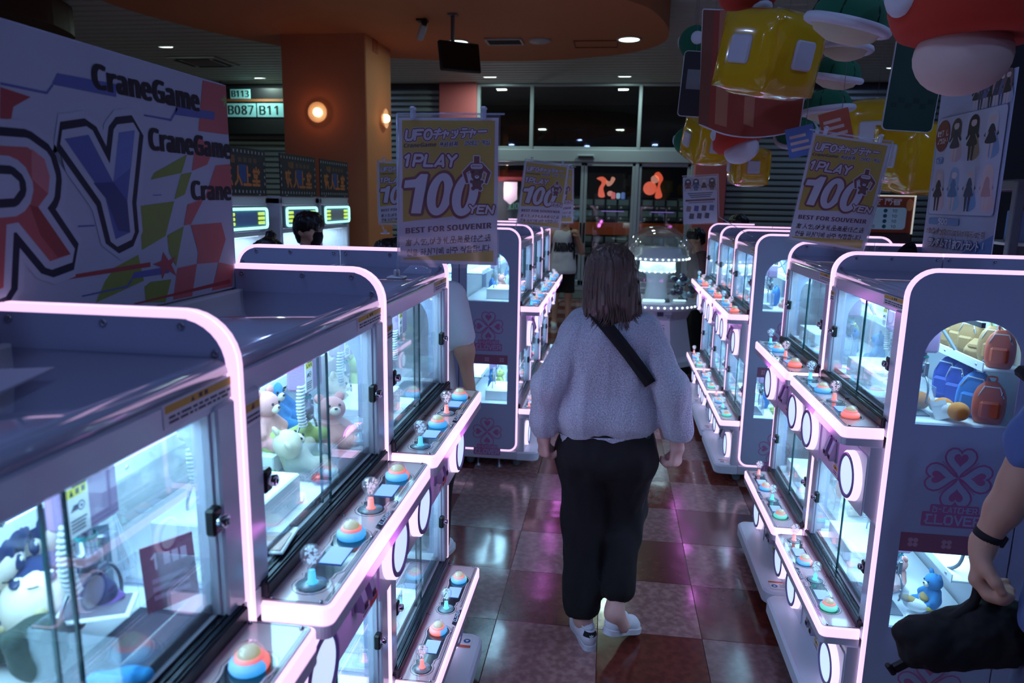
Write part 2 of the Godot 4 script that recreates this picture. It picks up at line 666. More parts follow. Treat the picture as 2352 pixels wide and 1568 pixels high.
	for r in [[-2.76, -1.74], [-1.67, 0.42], [0.49, 1.51]]:
		wn += 1
		var wi := setting("window_%d" % wn, G.new().box(V(0, 0, 0), V(r[1] - r[0], 0.06, 0.07), 0.005).mesh(), alu, T((r[0] + r[1]) / 2, 2.89, z0))
		obj("pane", G.new().box(V(0, 0.605, 0), V(r[1] - r[0], 1.17, 0.01)).mesh(), pane, wi)
	for r in [[-2.76, -1.74], [-1.67, -0.61], [-0.60, 0.42], [0.49, 1.51]]:
		wn += 1
		var w: float = r[1] - r[0]
		var c: float = (r[0] + r[1]) / 2
		var is_door: bool = r[0] > -2.0 and r[1] < 0.45
		var g := G.new()
		for s in [-1.0, 1.0]:
			g.box(V(s * (w / 2 - 0.03), 1.36, 0), V(0.06, 2.5, 0.05), 0.006)
		g.box(V(0, 2.58, 0), V(w, 0.07, 0.05), 0.006)
		g.box(V(0, 0.16, 0), V(w, 0.12, 0.05), 0.006)
		var d := setting("door_%d" % (wn - 4) if is_door else "window_%d" % (4 if wn == 4 else 5), g.mesh(), alu, T(c, 0, z0 + (0.03 if is_door else 0.0)))
		obj("pane", G.new().box(V(0, 1.36, 0), V(w - 0.1, 2.4, 0.01)).mesh(), pane, d)
		if is_door:
			var sgn := 1.0 if r[0] < -1.0 else -1.0
			obj("door_handle", G.new().box(V(sgn * (w / 2 - 0.03), 1.2, 0.04), V(0.035, 0.42, 0.03), 0.01).mesh(), mat("black_plastic", rgb(20, 20, 24), 0.4), d)
	tag(obj("door_sensor", join([[G.new().box(V(0, 0, 0), V(0.36, 0.09, 0.09), 0.02), mat("sensor_grey", rgb(150, 156, 168), 0.4)], [G.new().box(V(0, -0.01, 0.046), V(0.30, 0.045, 0.006), 0.002), mat("black_plastic", Color.BLACK)]]), null, self, T(-0.58, 2.72, z0 + 0.13)), "small grey motion sensor box above the glass sliding doors", "sensor")
	tag(obj("door_mat", G.new().box(V(0, 0.008, 0), V(2.0, 0.014, 1.2), 0.005).mesh(), mat("grey_mat", rgb(70, 78, 82), 0.95), self, T(-0.6, 0, z0 + 0.78)), "grey mat on the floor inside the sliding doors", "mat")
	# the space beyond the glass
	setting("wall_far", G.new().box(V(-0.6, h / 2, -19.1), V(9, h + 0.1, 0.2)).mesh(), mat("far_wall", rgb(16, 16, 18), 0.8))
	# the orange free-form soffit and its neighbour
	var orange := mat("orange_plaster", rgb(196, 122, 78), 0.7)
	var so := smooth2(path2("-5.357 -7.373 -5.061 -8.65 -4.499 -9.676 -3.977 -10.192 -3.176 -10.6 -1.504 -10.891 -0.134 -10.528 0.473 -9.902 0.561 -9.107 0.327 -8.163 0.05 -7.727 -0.5 -6.9 -1.2 -5.9 -2.4 -5.2 -3.8 -5.2 -4.9 -6.0"))
	setting("trim_4", G.new().prism(so, 3.80, h - 0.02, Transform3D(Basis(Vector3.RIGHT, Vector3.BACK, Vector3.UP), V(0, 0, 0))).mesh(), orange)
	var s2 := smooth2(path2("-6.834 -7.6 -6.7 -8.06 -6.75 -8.5 -7.05 -9.15 -7.8 -9.5 -8.6 -9.2 -8.8 -8.3 -8.3 -7.4 -7.4 -7.1"))
	setting("trim_5", G.new().prism(s2, 3.80, h - 0.02, Transform3D(Basis(Vector3.RIGHT, Vector3.BACK, Vector3.UP), V(0, 0, 0))).mesh(), mat("brown_plaster", rgb(84, 54, 42), 0.7))
	# the pillar with its two wall lamps
	setting("wall_pillar", G.new().box(V(-3.617, h / 2, -9.515), V(1.09, h - 0.02, 1.03), 0.012).mesh(), orange)
	obj("plaque", G.new().box(V(0.548, 3.72 - h / 2, 0.14), V(0.006, 0.16, 0.2)).mesh(), mat("plaque_orange", rgb(170, 80, 46), 0.6), get_node("wall_pillar"), T(-3.617, h / 2, -9.515))
	sconce(T(-3.69, 2.87, -9.0, 0, 90), "round glass wall lamp on the front of the orange pillar")
	sconce(T(-3.072, 2.87, -9.64, 90, 90), "round glass wall lamp on the right side of the orange pillar")
	# ceiling fittings
	var lamps := [[-7.22, 4.16, -11.38, "leftmost white downlight over the ribbed ceiling, nearest the air conditioner"], [-7.16, 4.16, -14.53, "white downlight above the black number board"], [-2.45, 4.16, -14.42, "white downlight above the left end of the dark shop windows"], [0.116, 4.16, -14.4, "large white downlight above the right part of the dark shop windows"], [-2.04, 3.80, -9.55, "white downlight in the orange soffit, beside the television pole"], [0.11, 3.80, -9.5, "white downlight near the right tip of the orange soffit"]]
	for l in lamps:
		downlight(T(l[0], l[1] - 0.012, l[2]), l[3], 0.5 if l[1] < 4.0 else 1.3)
	for p in [[-8, -5], [-8, 1], [-4.4, -3.4], [-4.4, 1.2], [-1.4, -1.6], [-1.2, 1.6], [1.6, 0.6], [2.6, -2.4], [4.4, -9.5], [4.9, 1.4], [5.4, -5.0], [4.6, -13.6], [-5.4, -13.2]]:  # added lamps; their lavender fill stands in for glow of unseen machines
		downlight(T(p[0], 4.148, p[1]), "added downlight for bluish fill light in the ceiling beyond the picture's edge", 1.0, "added fill downlights outside the view")
	var white := mat("white_vent", rgb(176, 178, 176), 0.5)
	var ac := thing("air_conditioner", "square ceiling air conditioner left of the orange pillar", "air conditioner", T(-7.26, 4.13, -12.6))
	obj("frame", G.new().box(V(0, 0, 0), V(0.9, 0.03, 0.9), 0.01).mesh(), white, ac)
	obj("grille", G.new().box(V(0, -0.02, 0), V(0.5, 0.02, 0.5), 0.006).mesh(), mat("grey_grille", rgb(120, 112, 108), 0.6), ac)
	for k in 4:
		obj("air_slot", G.new().box(V(0, -0.018, 0.36), V(0.6, 0.01, 0.06)).mesh(), mat("dark_slot", rgb(24, 24, 26), 0.7), ac, T(0, 0, 0, 90 * k))
	var vent := thing("air_vent", "dark rectangular vent with pale frame in the orange soffit", "vent", T(-1.44, 3.79, -9.53))
	var vf := G.new()
	for s in [-1.0, 1.0]:
		vf.box(V(s * 0.22, 0, 0), V(0.03, 0.02, 0.34), 0.004)
		vf.box(V(0, 0, s * 0.155), V(0.41, 0.02, 0.03), 0.004)
	obj("frame", vf.mesh(), white, vent)
	obj("backing", G.new().box(V(0, 0.004, 0), V(0.41, 0.008, 0.28)).mesh(), mat("dark_slot", Color.BLACK), vent)
	for k in 7:
		obj("louvre", G.new().box(V(0, 0, -0.12 + 0.04 * k), V(0.41, 0.012, 0.008)).mesh(), mat("louvre_grey", rgb(70, 66, 64), 0.6), vent)
	tag(obj("ceiling_speaker", G.new(true).lathe([Vector2(0, -0.02), Vector2(0.12, -0.018), Vector2(0.14, -0.005), Vector2(0.14, 0.01), Vector2(0, 0.01)], 24).mesh(), white, self, T(-0.99, 3.79, -9.5)), "pale round ceiling disc right of the dark vent", "speaker")
	var hatch := G.new()
	for s in [-1.0, 1.0]:
		hatch.box(V(s * 0.27, 0, 0), V(0.012, 0.012, 0.4))
		hatch.box(V(0, 0, s * 0.2), V(0.55, 0.012, 0.012))
	tag(obj("access_hatch", hatch.mesh(), mat("hatch_brown", rgb(120, 66, 46), 0.7), self, T(-0.30, 3.795, -9.75)), "faint square hatch outline in the orange soffit", "hatch")
	# camera and television
	var cc := thing("security_camera", "small white security camera hanging under the orange soffit", "camera", T(-2.197, 3.80, -8.387))
	obj("bracket", G.new().box(V(0, -0.01, 0), V(0.12, 0.02, 0.12), 0.004).tube([V(0, 0, 0), V(0, -0.08, 0.0), V(-0.02, -0.1, 0.02)], 0.018).mesh(), mat("dark_steel", rgb(46, 44, 48), 0.4, 0.6), cc)
	obj("camera_body", G.new().box(V(0, 0, 0), V(0.07, 0.07, 0.20), 0.012).mesh(), mat("white_plastic", rgb(200, 202, 206), 0.4), cc, T(0.0, -0.13, 0.02, 35, -40))
	obj("lens", G.new(true).lathe([Vector2(0.03, 0), Vector2(0.03, 0.03), Vector2(0.024, 0.035), Vector2(0, 0.03)], 16, T(0, -0.13, 0.02, 35, -40) * T(0, 0, 0.10, 0, 90)).mesh(), mat("black_plastic", Color.BLACK), cc)
	var tv := thing("television", "black flat television hanging from the soffit on a pole", "television", T(-1.80, 3.80, -8.16))
	obj("pole", G.new().tube([V(0, 0, 0), V(0, -0.55, 0)], 0.022).box(V(0, -0.01, 0), V(0.1, 0.02, 0.1)).mesh(), mat("grey_steel", rgb(110, 110, 116), 0.4, 0.5), tv)
	obj("mount", G.new().box(V(0.0, -0.5, 0.03), V(0.1, 0.12, 0.08), 0.01).mesh(), mat("grey_steel", Color.BLACK), tv)
	obj("case", G.new().box(V(0, 0, 0), V(0.50, 0.31, 0.05), 0.012).mesh(), mat("black_plastic", Color.BLACK), tv, T(0.1, -0.46, 0.1, 42, -8, 2))
	obj("dark_screen", G.new().box(V(0, 0, 0.026), V(0.47, 0.27, 0.004)).mesh(), mat("screen_black", rgb(10, 10, 14), 0.1), tv, T(0.1, -0.46, 0.1, 42, -8, 2))


func sconce(xf: Transform3D, label: String) -> Node3D:
	var t := thing("wall_lamp", label, "wall lamp", xf, "")
	obj("glass_dish", G.new(true).lathe([Vector2(0.02, 0.0), Vector2(0.09, 0.012), Vector2(0.125, 0.04), Vector2(0.128, 0.05), Vector2(0.12, 0.05), Vector2(0.088, 0.024), Vector2(0.03, 0.014)], 28).mesh(), mat("frosted_glass", Color(0.9, 0.8, 0.7, 0.55), 0.3), t)
	obj("lamp_bulb", G.new(true).lathe([Vector2(0.055, 0.01), Vector2(0.056, 0.06), Vector2(0.04, 0.09), Vector2(0, 0.10)], 20).mesh(), glow("warm_bulb", Color(1.0, 0.86, 0.62), 3.0), t)
	var l := OmniLight3D.new()
	l.name = "lamp_light"
	l.light_color = Color(1.0, 0.66, 0.40)
	l.light_energy = 0.022
	l.light_size = 0.04
	l.omni_range = 12.0
	l.omni_attenuation = 2.0
	l.shadow_enabled = true
	l.position = V(0, 0.14, 0)
	t.add_child(l)
	return t


func downlight(xf: Transform3D, label: String, k: float, group := "") -> void:
	var t := thing("downlight", label, "ceiling light", xf, group)
	if not cache.has("dl_ring"):
		cache.dl_ring = G.new(true).lathe([Vector2(0.125, 0.004), Vector2(0.15, 0.0), Vector2(0.155, 0.006), Vector2(0.15, 0.014)], 28).mesh()
		cache.dl_disc = G.new(true).lathe([Vector2(0, 0.003), Vector2(0.126, 0.003), Vector2(0.126, 0.01), Vector2(0, 0.01)], 28).mesh()
	obj("ring", cache.dl_ring, mat("white_plastic", Color.WHITE), t)
	obj("lamp_disc", cache.dl_disc, glow("downlight_white", Color(0.9, 1.0, 0.96), 3.0), t)
	var l := AreaLight3D.new()
	l.name = "downlight_light"
	l.area_size = Vector2(0.2, 0.2)
	l.light_color = DL_COLOR if group else Color(0.85, 1.0, 0.93)
	l.light_energy = DL_ENERGY * k
	l.shadow_enabled = true
	l.transform = T(0, -0.006, 0, 0, -90)
	t.add_child(l)


const DL_COLOR := Color(0.60, 0.72, 1.0)  # tint of the added fill lamps out of view
const DL_ENERGY := 1.9


# ------------------------------------------------------------------ crane games
const TOP := 1.667
const HALF := 0.383
const DEEP := 0.41


# outline of the side panel in (outward, up): front edge at 0, back at -DEEP
func panel_rim() -> PackedVector2Array:
	var p := PackedVector2Array([Vector2(-DEEP, 0.128), Vector2(-0.07, 0.128)])
	for k in 6:
		var a := deg_to_rad(-90.0 + 90.0 * k / 5)
		p.append(Vector2(-0.06 + 0.06 * cos(a), 0.188 + 0.06 * sin(a)))
	for k in 9:
		var a := deg_to_rad(90.0 * k / 8)
		p.append(Vector2(-0.09 + 0.09 * cos(a), TOP - 0.09 + 0.09 * sin(a)))
	p.append(Vector2(-DEEP, TOP))
	return p


# (outward, up) drawn in XY, thickness along the machine's width: X of the plan becomes +Z, Y stays up
func side_xf(x: float) -> Transform3D:
	return Transform3D(Basis(Vector3.BACK, Vector3.UP, Vector3.LEFT), V(x, 0, 0))


func side_panel_mesh() -> ArrayMesh:
	var g := G.new()
	var rim := panel_rim()
	var band := 0.013
	var inner := PackedVector2Array()
	for q in g.inset(rim, band):
		inner.append(Vector2(maxf(q.x, -DEEP), q.y))
	inner[0] = Vector2(-DEEP, 0.141)
	inner[inner.size() - 1] = Vector2(-DEEP, TOP - band)
	var x := side_xf(0)
	# pieces round the two windows: uprights, bars, and the arch
	var t := 0.006
	var front := PackedVector2Array()
	for q in inner:
		if q.x > -0.075:
			front.append(q)
	front = PackedVector2Array([Vector2(-0.075, 0.141)]) + front + PackedVector2Array([Vector2(-0.075, TOP - band)])
	g.prism(front, -t, t, x)
	g.prism(rect(-DEEP, 0.141, -0.36, TOP - band), -t, t, x)
	g.prism(rect(-0.36, 0.141, -0.075, 0.466), -t, t, x)
	g.prism(rect(-0.36, 0.744, -0.075, 1.175), -t, t, x)
	var arch := PackedVector2Array()
	for k in 17:
		var a := PI * k / 16
		arch.append(Vector2(-0.2175 + 0.1425 * cos(a), 1.39 + 0.122 * sin(a)))
	for k in 16:
		var a := arch[k]
		var b := arch[k + 1]
		g.prism(PackedVector2Array([a, Vector2(a.x, TOP - band), Vector2(b.x, TOP - band), b]), -t, t, x)
	return g.mesh()


func rim_strip_mesh() -> ArrayMesh:
	var g := G.new()
	var rim := panel_rim()
	var inner := g.inset(rim, 0.0125)
	inner[0] = Vector2(-DEEP, 0.1405)
	inner[inner.size() - 1] = Vector2(-DEEP, TOP - 0.0125)
	var rings := []
	for k in rim.size():
		rings.append([V(-0.006, rim[k].y, rim[k].x), V(0.006, rim[k].y, rim[k].x), V(0.006, inner[k].y, inner[k].x), V(-0.006, inner[k].y, inner[k].x)])
	return g.loft(rings).mesh()


func shelf_outline(d: float) -> PackedVector2Array:
	# plan of a control shelf in (along, outward)
	return PackedVector2Array([Vector2(-0.361 + d, 0.004)]) + disc(-0.341, 0.112, 0.02 - d, -1, 5, 180, 90) + disc(0.341, 0.112, 0.02 - d, -1, 5, 90, 0) + PackedVector2Array([Vector2(0.361 - d, 0.004)])


func plan_xf(y: float) -> Transform3D:
	# XY of the plan becomes X and Z, thickness goes up
	return Transform3D(Basis(Vector3.RIGHT, Vector3.BACK, Vector3.UP), V(0, y, 0))


func lozenge(d: float) -> PackedVector2Array:
	var p := PackedVector2Array()
	p += disc(-0.291, 0.069, 0.031 + d, -1, 10, 50, 310)
	p += PackedVector2Array([Vector2(-0.255 - d * 0.3, 0.040 - d), Vector2(-0.247, 0.047 - d), Vector2(-0.235, 0.042 - d), Vector2(-0.130, 0.042 - d)])
	p += disc(-0.096, 0.073, 0.038 + d, -1, 10, -120, 120)
	p += PackedVector2Array([Vector2(-0.130, 0.105 + d), Vector2(-0.235, 0.105 + d), Vector2(-0.247, 0.095 + d), Vector2(-0.262 - d * 0.3, 0.095 + d)])
	return p


func joystick_mesh(c: Color, n: String) -> ArrayMesh:
	var lit := glow("led_stem_" + n, c, 1.3)
	var base := G.new(true).lathe([Vector2(0, 0), Vector2(0.027, 0.0), Vector2(0.027, 0.002), Vector2(0.012, 0.004), Vector2(0, 0.004)], 20)
	var stem := G.new(true).lathe([Vector2(0, 0.003), Vector2(0.011, 0.004), Vector2(0.0075, 0.008), Vector2(0.0065, 0.028), Vector2(0, 0.028)], 12)
	var knob := G.new(true)
	var prof := [Vector2(0, 0.026), Vector2(0.0075, 0.026), Vector2(0.009, 0.036), Vector2(0.015, 0.045), Vector2(0.0195, 0.056), Vector2(0.0185, 0.067), Vector2(0.012, 0.075), Vector2(0, 0.078)]
	knob.lathe(prof, 18)
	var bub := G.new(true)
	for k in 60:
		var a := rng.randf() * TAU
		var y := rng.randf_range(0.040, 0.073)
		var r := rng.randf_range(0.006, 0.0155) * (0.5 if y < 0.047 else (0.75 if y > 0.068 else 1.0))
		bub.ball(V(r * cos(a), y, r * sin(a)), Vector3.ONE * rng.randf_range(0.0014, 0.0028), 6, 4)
	var clear := mat("clear_knob", Color(0.92, 0.96, 1.0, 0.14), 0.03, 0.0, {"metallic_specular": 0.8})
	var bm := glow("glint_bubbles_" + n, c.lerp(Color(0.8, 0.86, 0.95), 0.66), 0.6, Color(0.9, 0.9, 0.95))  # bubbles are no lamps; their glow paints in the light they catch
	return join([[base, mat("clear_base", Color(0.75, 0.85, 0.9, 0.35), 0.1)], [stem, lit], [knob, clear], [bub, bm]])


func button_mesh(a: Color, b: Color, n: String) -> ArrayMesh:
	var parts := []
	var cols := [a, b]
	for s in 2:
		var g := G.new(true)
		for j in 12:
			var t0 := TAU * (j + 12 * s) / 24.0
			var t1 := TAU * (j + 1 + 12 * s) / 24.0
			var pr := [Vector2(0.028, 0.0), Vector2(0.0305, 0.005), Vector2(0.0295, 0.012), Vector2(0.022, 0.0175)]
			for k in 3:
				var e0 := V(cos(t0), 0, sin(t0))
				var e1 := V(cos(t1), 0, sin(t1))
				g.quad(e0 * pr[k].x + V(0, pr[k].y, 0), e1 * pr[k].x + V(0, pr[k].y, 0), e1 * pr[k + 1].x + V(0, pr[k + 1].y, 0), e0 * pr[k + 1].x + V(0, pr[k + 1].y, 0), e0 + e1 + V(0, 0.5 * k, 0))
		parts.append([g, glow("led_button_%s_%d" % [n, s], cols[s], 0.9)])
	parts.append([G.new(true).lathe([Vector2(0.0225, 0.0165), Vector2(0.0215, 0.021), Vector2(0.0175, 0.0225), Vector2(0.017, 0.0225)], 22), glow("led_orange_ring", Color(1.0, 0.32, 0.10), 0.9)])
	parts.append([G.new(true).lathe([Vector2(0.0175, 0.022), Vector2(0.017, 0.026), Vector2(0.0125, 0.0315), Vector2(0.006, 0.034), Vector2(0, 0.0345)], 20), glow("led_yellow_dome", Color(0.75, 0.72, 0.28), 0.55)])
	parts.append([G.new(true).lathe([Vector2(0.0235, 0.017), Vector2(0.0225, 0.027), Vector2(0.016, 0.0355), Vector2(0.006, 0.0385), Vector2(0, 0.039)], 20), mat("clear_dome", Color(1, 1, 1, 0.06), 0.03, 0.0, {"metallic_specular": 0.7})])
	return join(parts)


func warning_label(w: float, h: float) -> ArrayMesh:
	# a small sticker: yellow strip with a triangle, then lines of print
	var g := G.new()
	g.col = lin(222, 222, 226)
	g.box(V(0, 0, 0), V(w, h, 0.0012))
	fill(g, rect(-w * 0.48, h * 0.12, w * 0.48, h * 0.46), 0.0009, lin(206, 160, 40))
	fill(g, path2("%f %f %f %f %f %f" % [-w * 0.14, h * 0.17, -w * 0.14 + h * 0.26, h * 0.17, -w * 0.14 + h * 0.13, h * 0.41]), 0.0011, lin(30, 28, 20))
	fill(g, rect(-w * 0.03, h * 0.19, w * 0.02, h * 0.40), 0.0011, lin(40, 34, 20))
	fill(g, rect(w * 0.05, h * 0.19, w * 0.10, h * 0.40), 0.0011, lin(40, 34, 20))
	for k in 2:
		var x := -w * 0.44
		while x < w * 0.42:
			var l := w * rng.randf_range(0.03, 0.14)
			fill(g, rect(x, -h * (0.14 + 0.2 * k), minf(x + l, w * 0.45), -h * (0.03 + 0.2 * k)), 0.0011, lin(50, 50, 70))
			x += l + w * 0.02
	return g.mesh()


func claw_label(w: float, h: float) -> ArrayMesh:
	var g := G.new()
	g.col = lin(226, 228, 232)
	g.box(V(0, 0, 0), V(w, h, 0.0012))
	fill(g, rect(-w * 0.45, h * 0.28, w * 0.45, h * 0.46), 0.001, lin(224, 214, 40))
	fill(g, path2("%f %f %f %f %f %f" % [-w * 0.34, h * 0.31, -w * 0.16, h * 0.31, -w * 0.25, h * 0.44]), 0.0012, lin(30, 28, 20))
	fill(g, rect(-w * 0.06, h * 0.32, w * 0.10, h * 0.43), 0.0012, lin(40, 34, 20))
	fill(g, rect(w * 0.2, h * 0.32, w * 0.36, h * 0.43), 0.0012, lin(40, 34, 20))
	fill(g, disc(w * 0.14, h * 0.06, w * 0.17), 0.001, lin(60, 66, 84))
	fill(g, disc(w * 0.14, h * 0.06, w * 0.12), 0.0012, lin(222, 226, 232))
	fill(g, disc(w * 0.14, h * 0.06, w * 0.06), 0.0014, lin(60, 66, 84))
	fill(g, path2("%f %f %f %f %f %f %f %f" % [-w * 0.36, h * 0.0, -w * 0.02, h * 0.01, w * 0.02, h * 0.12, -w * 0.2, h * 0.12]), 0.0011, lin(46, 52, 70))
	for k in 4:
		fill(g, rect(-w * 0.38, -h * (0.20 + 0.07 * k), w * rng.randf_range(0.2, 0.4), -h * (0.165 + 0.07 * k)), 0.001, lin(70, 74, 90))
	return g.mesh()


func claw_parts(t: Node3D, x: float, y: float, z: float) -> void:
	# carriage, box, cable, head and the two arms; y is the inside ceiling
	var steel := mat("claw_steel", rgb(150, 156, 170), 0.28, 0.8)
	if not cache.has("claw"):
		var c := {}
		c.carriage = G.new().box(V(0, -0.016, 0), V(0.10, 0.02, 0.07), 0.003).box(V(-0.03, -0.035, 0.02), V(0.03, 0.03, 0.03), 0.003).box(V(0.03, -0.03, -0.02), V(0.02, 0.03, 0.02), 0.002).mesh()
		c.box = G.new().box(V(0.012, -0.085, 0), V(0.085, 0.085, 0.06), 0.008).mesh()
		c.label = claw_label(0.042, 0.072)
		var coil := G.new(true)
		var pts := []
		for k in 90:
			var a := k * 0.9
			pts.append(V(-0.032 + 0.009 * cos(a) - 0.012 * sin(k * 0.035), -0.105 - 0.105 * k / 89.0, 0.012 + 0.009 * sin(a)))
		coil.tube(pts, 0.0032, 5)
		c.coil = coil.mesh()
		var hd := G.new(true).lathe([Vector2(0, -0.205), Vector2(0.012, -0.205), Vector2(0.013, -0.19), Vector2(0.020, -0.188), Vector2(0.020, -0.17), Vector2(0.014, -0.168), Vector2(0.014, -0.15), Vector2(0.009, -0.148), Vector2(0.009, -0.125), Vector2(0, -0.125)], 12, T(0.012, 0, 0))
		hd.smooth(false)
		hd.box(V(0.012, -0.205, 0), V(0.056, 0.012, 0.018), 0.002)
		c.head = hd.mesh()
		var arms := []
		for s in [-1.0, 1.0]:
			var g := G.new(true)
			g.tube(smooth3([V(0.012 + s * 0.03, -0.205, 0), V(0.012 + s * 0.052, -0.222, 0), V(0.012 + s * 0.064, -0.25, 0), V(0.012 + s * 0.060, -0.285, 0), V(0.012 + s * 0.050, -0.300, 0)], 3), 0.0032, 5)
			g.smooth(false)
			g.box(V(0.012 + s * 0.032, -0.186, 0), V(0.009, 0.05, 0.012), 0.002)
			arms.append(g.mesh())
		c.arms = arms
		c.cyan = G.new(true).lathe([Vector2(0.0145, -0.15), Vector2(0.0165, -0.147), Vector2(0.0145, -0.143)], 12, T(0.012, 0, 0)).mesh()
		cache.claw = c
	var c: Dictionary = cache.claw
	var u := Node3D.new()
	u.name = "claw_unit"
	u.position = V(x, y, z)
	t.add_child(u, true)
	obj("carriage", c.carriage, mat("dark_steel", Color.BLACK), u)
	obj("motor_box", c.box, mat("mauve_box", rgb(150, 120, 160), 0.35), u)
	obj("caution_label", c.label, ink(), u, T(-0.036, -0.082, 0.0325))
	obj("coiled_cable", c.coil, mat("white_rubber", rgb(200, 204, 210), 0.6), u)
	obj("claw_head", c.head, steel, u)
	obj("cable_tie", c.cyan, mat("cyan_plastic", rgb(40, 190, 190), 0.4), u)
	for a in c.arms:
		obj("claw_arm", a, steel, u)


func lock_mesh() -> ArrayMesh:
	return join([[G.new().box(V(0, 0, 0.006), V(0.026, 0.045, 0.018), 0.004), mat("black_plastic", Color.BLACK)], [G.new(true).lathe([Vector2(0.011, 0), Vector2(0.011, 0.012), Vector2(0.009, 0.014), Vector2(0, 0.014)], 14, T(0.002, 0, 0.014, 0, 90)), mat("chrome", rgb(200, 204, 214), 0.12, 1.0)], [G.new().box(V(0.002, 0, 0.0285), V(0.0025, 0.010, 0.001)), mat("dark_slot", Color.BLACK)]])


func tier(t: Node3D, y: float, top: float, n: int) -> void:
	# one playing tier: window from y to top, shelf below it
	var white := mat("machine_white", Color.WHITE)
	var dark := mat("rail_dark", rgb(34, 38, 50), 0.25, 0.5)
	var hh := top - y
	# the inside: floor, podium, chute box, back shelf, lamp tube
	obj("play_floor", G.new().box(V(0, y - 0.006, -0.2), V(0.742, 0.012, 0.36), 0.003).mesh(), mat("white_felt", rgb(236, 240, 244), 0.9), t)
	obj("podium", G.new().box(V(-0.16, y + 0.035, -0.155), V(0.28, 0.07, 0.17), 0.003).mesh(), mat("white_card", rgb(232, 236, 240), 0.5), t)
	var ch := G.new()
	for s in [-1.0, 1.0]:
		ch.box(V(0.2 + s * 0.11, y + 0.05, -0.09), V(0.003, 0.1, 0.13))
	ch.box(V(0.2, y + 0.05, -0.155), V(0.22, 0.1, 0.003)).box(V(0.2, y + 0.03, -0.027), V(0.22, 0.06, 0.003))
	obj("chute_guard", ch.mesh(), mat("clear_acrylic", Color(0.85, 0.93, 1.0, 0.10), 0.03), t)
	obj("chute_hole", G.new().box(V(0.2, y + 0.002, -0.09), V(0.21, 0.004, 0.12)).mesh(), mat("dark_hole", rgb(50, 52, 78), 0.7), t)
	var sh := G.new()
	sh.box(V(0, y + hh * 0.52, -0.32), V(0.74, 0.008, 0.13), 0.002).box(V(0, y + hh * 0.52 + 0.01, -0.256), V(0.74, 0.03, 0.004), 0.001)
	obj("back_shelf", sh.mesh(), mat("white_shelf", rgb(222, 228, 234), 0.4), t)
	var bolts := G.new(true)
	for k in 4:
		bolts.ball(V(-0.33 + 0.22 * k, y + hh * 0.52 + 0.01, -0.254), V(0.006, 0.006, 0.004), 8, 5)
	obj("shelf_bolts", bolts.mesh(), mat("chrome", Color.WHITE), t)
	obj("led_tube", G.new(true).tube([V(-0.36, top - 0.008, -0.05), V(0.36, top - 0.008, -0.05)], 0.006, 8).mesh(), glow("tube_white", Color(0.78, 0.93, 1.0), 2.2), t)
	obj("led_tube", G.new(true).tube([V(-0.36, top - 0.008, -0.30), V(0.36, top - 0.008, -0.30)], 0.006, 8).mesh(), glow("tube_white", Color.WHITE), t)
	obj("gantry_rail", G.new().box(V(0, top - 0.022, -0.10), V(0.74, 0.016, 0.012)).box(V(0, top - 0.022, -0.24), V(0.74, 0.016, 0.012)).mesh(), mat("dark_steel", Color.BLACK), t)
	claw_parts(t, 0.19, top - 0.012, -0.15)
	claw_parts(t, -0.19, top - 0.012, -0.2)
	obj("power_cable", G.new(true).tube(smooth3([V(0.30, top - 0.03, -0.32), V(0.31, top - 0.13, -0.30), V(0.24, top - 0.17, -0.27), V(0.12, top - 0.10, -0.25), V(0.06, top - 0.03, -0.22)], 5), 0.006, 6).mesh(), mat("grey_cable", rgb(86, 94, 104), 0.5), t)
	obj("power_cable", G.new(true).tube(smooth3([V(-0.02, top - 0.03, -0.30), V(-0.05, top - 0.08, -0.27), V(-0.12, top - 0.10, -0.25), V(-0.20, top - 0.06, -0.24), V(-0.22, top - 0.02, -0.24)], 5), 0.0045, 6).mesh(), mat("grey_cable", Color.WHITE), t)
	# front frame, panes, locks
	for s in [-1.0, 1.0]:
		obj("window_post", G.new().box(V(s * 0.343, y + hh / 2.0, -0.016), V(0.056, hh + 0.02, 0.03), 0.004).box(V(s * 0.314, y + hh / 2.0, -0.028), V(0.008, hh, 0.03), 0.001).mesh(), white, t)
	var edge := mat("glass_edge", rgb(10, 70, 74), 0.1)
	var gl := mat("cabinet_glass", Color(0.92, 0.97, 1.0, 0.05), 0.015, 0.0, {"metallic_specular": 0.55})
	for s in [-1.0, 1.0]:
		var z := -0.014 if s < 0 else -0.024
		var p := obj("glass_pane", G.new().box(V(s * 0.15, y + hh / 2.0, z), V(0.32, hh, 0.004)).mesh(), gl, t)
		obj("pane_edge", G.new().box(V(-s * 0.0115, y + hh / 2.0, z), V(0.004, hh, 0.0046)).mesh(), edge, p)
	if not cache.has("lock"):
		cache.lock = lock_mesh()
	for s in [-1.0, 1.0]:
		obj("door_lock", cache.lock, null, t, T(s * 0.300, y + hh * 0.5, -0.014))
	# sill rails
	var ra := G.new()
	ra.box(V(0, y - 0.018, -0.004), V(0.70, 0.030, 0.036), 0.003)
	for k in 3:
		ra.box(V(0, y - 0.004, -0.018 + 0.012 * k), V(0.70, 0.008, 0.004), 0.001)
	ra.box(V(0, y + 0.008, -0.03), V(0.70, 0.02, 0.006), 0.001)
	obj("sliding_rail", ra.mesh(), dark, t)
	# control shelf
	var sy := y - 0.035
	var cp := obj("control_panel", G.new().prism(shelf_outline(0.004), 0.0, 0.02, plan_xf(sy - 0.055)).prism(shelf_outline(0.0), 0.0, 0.024, plan_xf(sy - 0.06)).box(V(0, sy - 0.03, 0.055), V(0.70, 0.05, 0.10)).mesh(), white, t)
	var strip := G.new()
	var o0 := shelf_outline(0.0)
	var o1 := shelf_outline(0.007)
	var rings := []
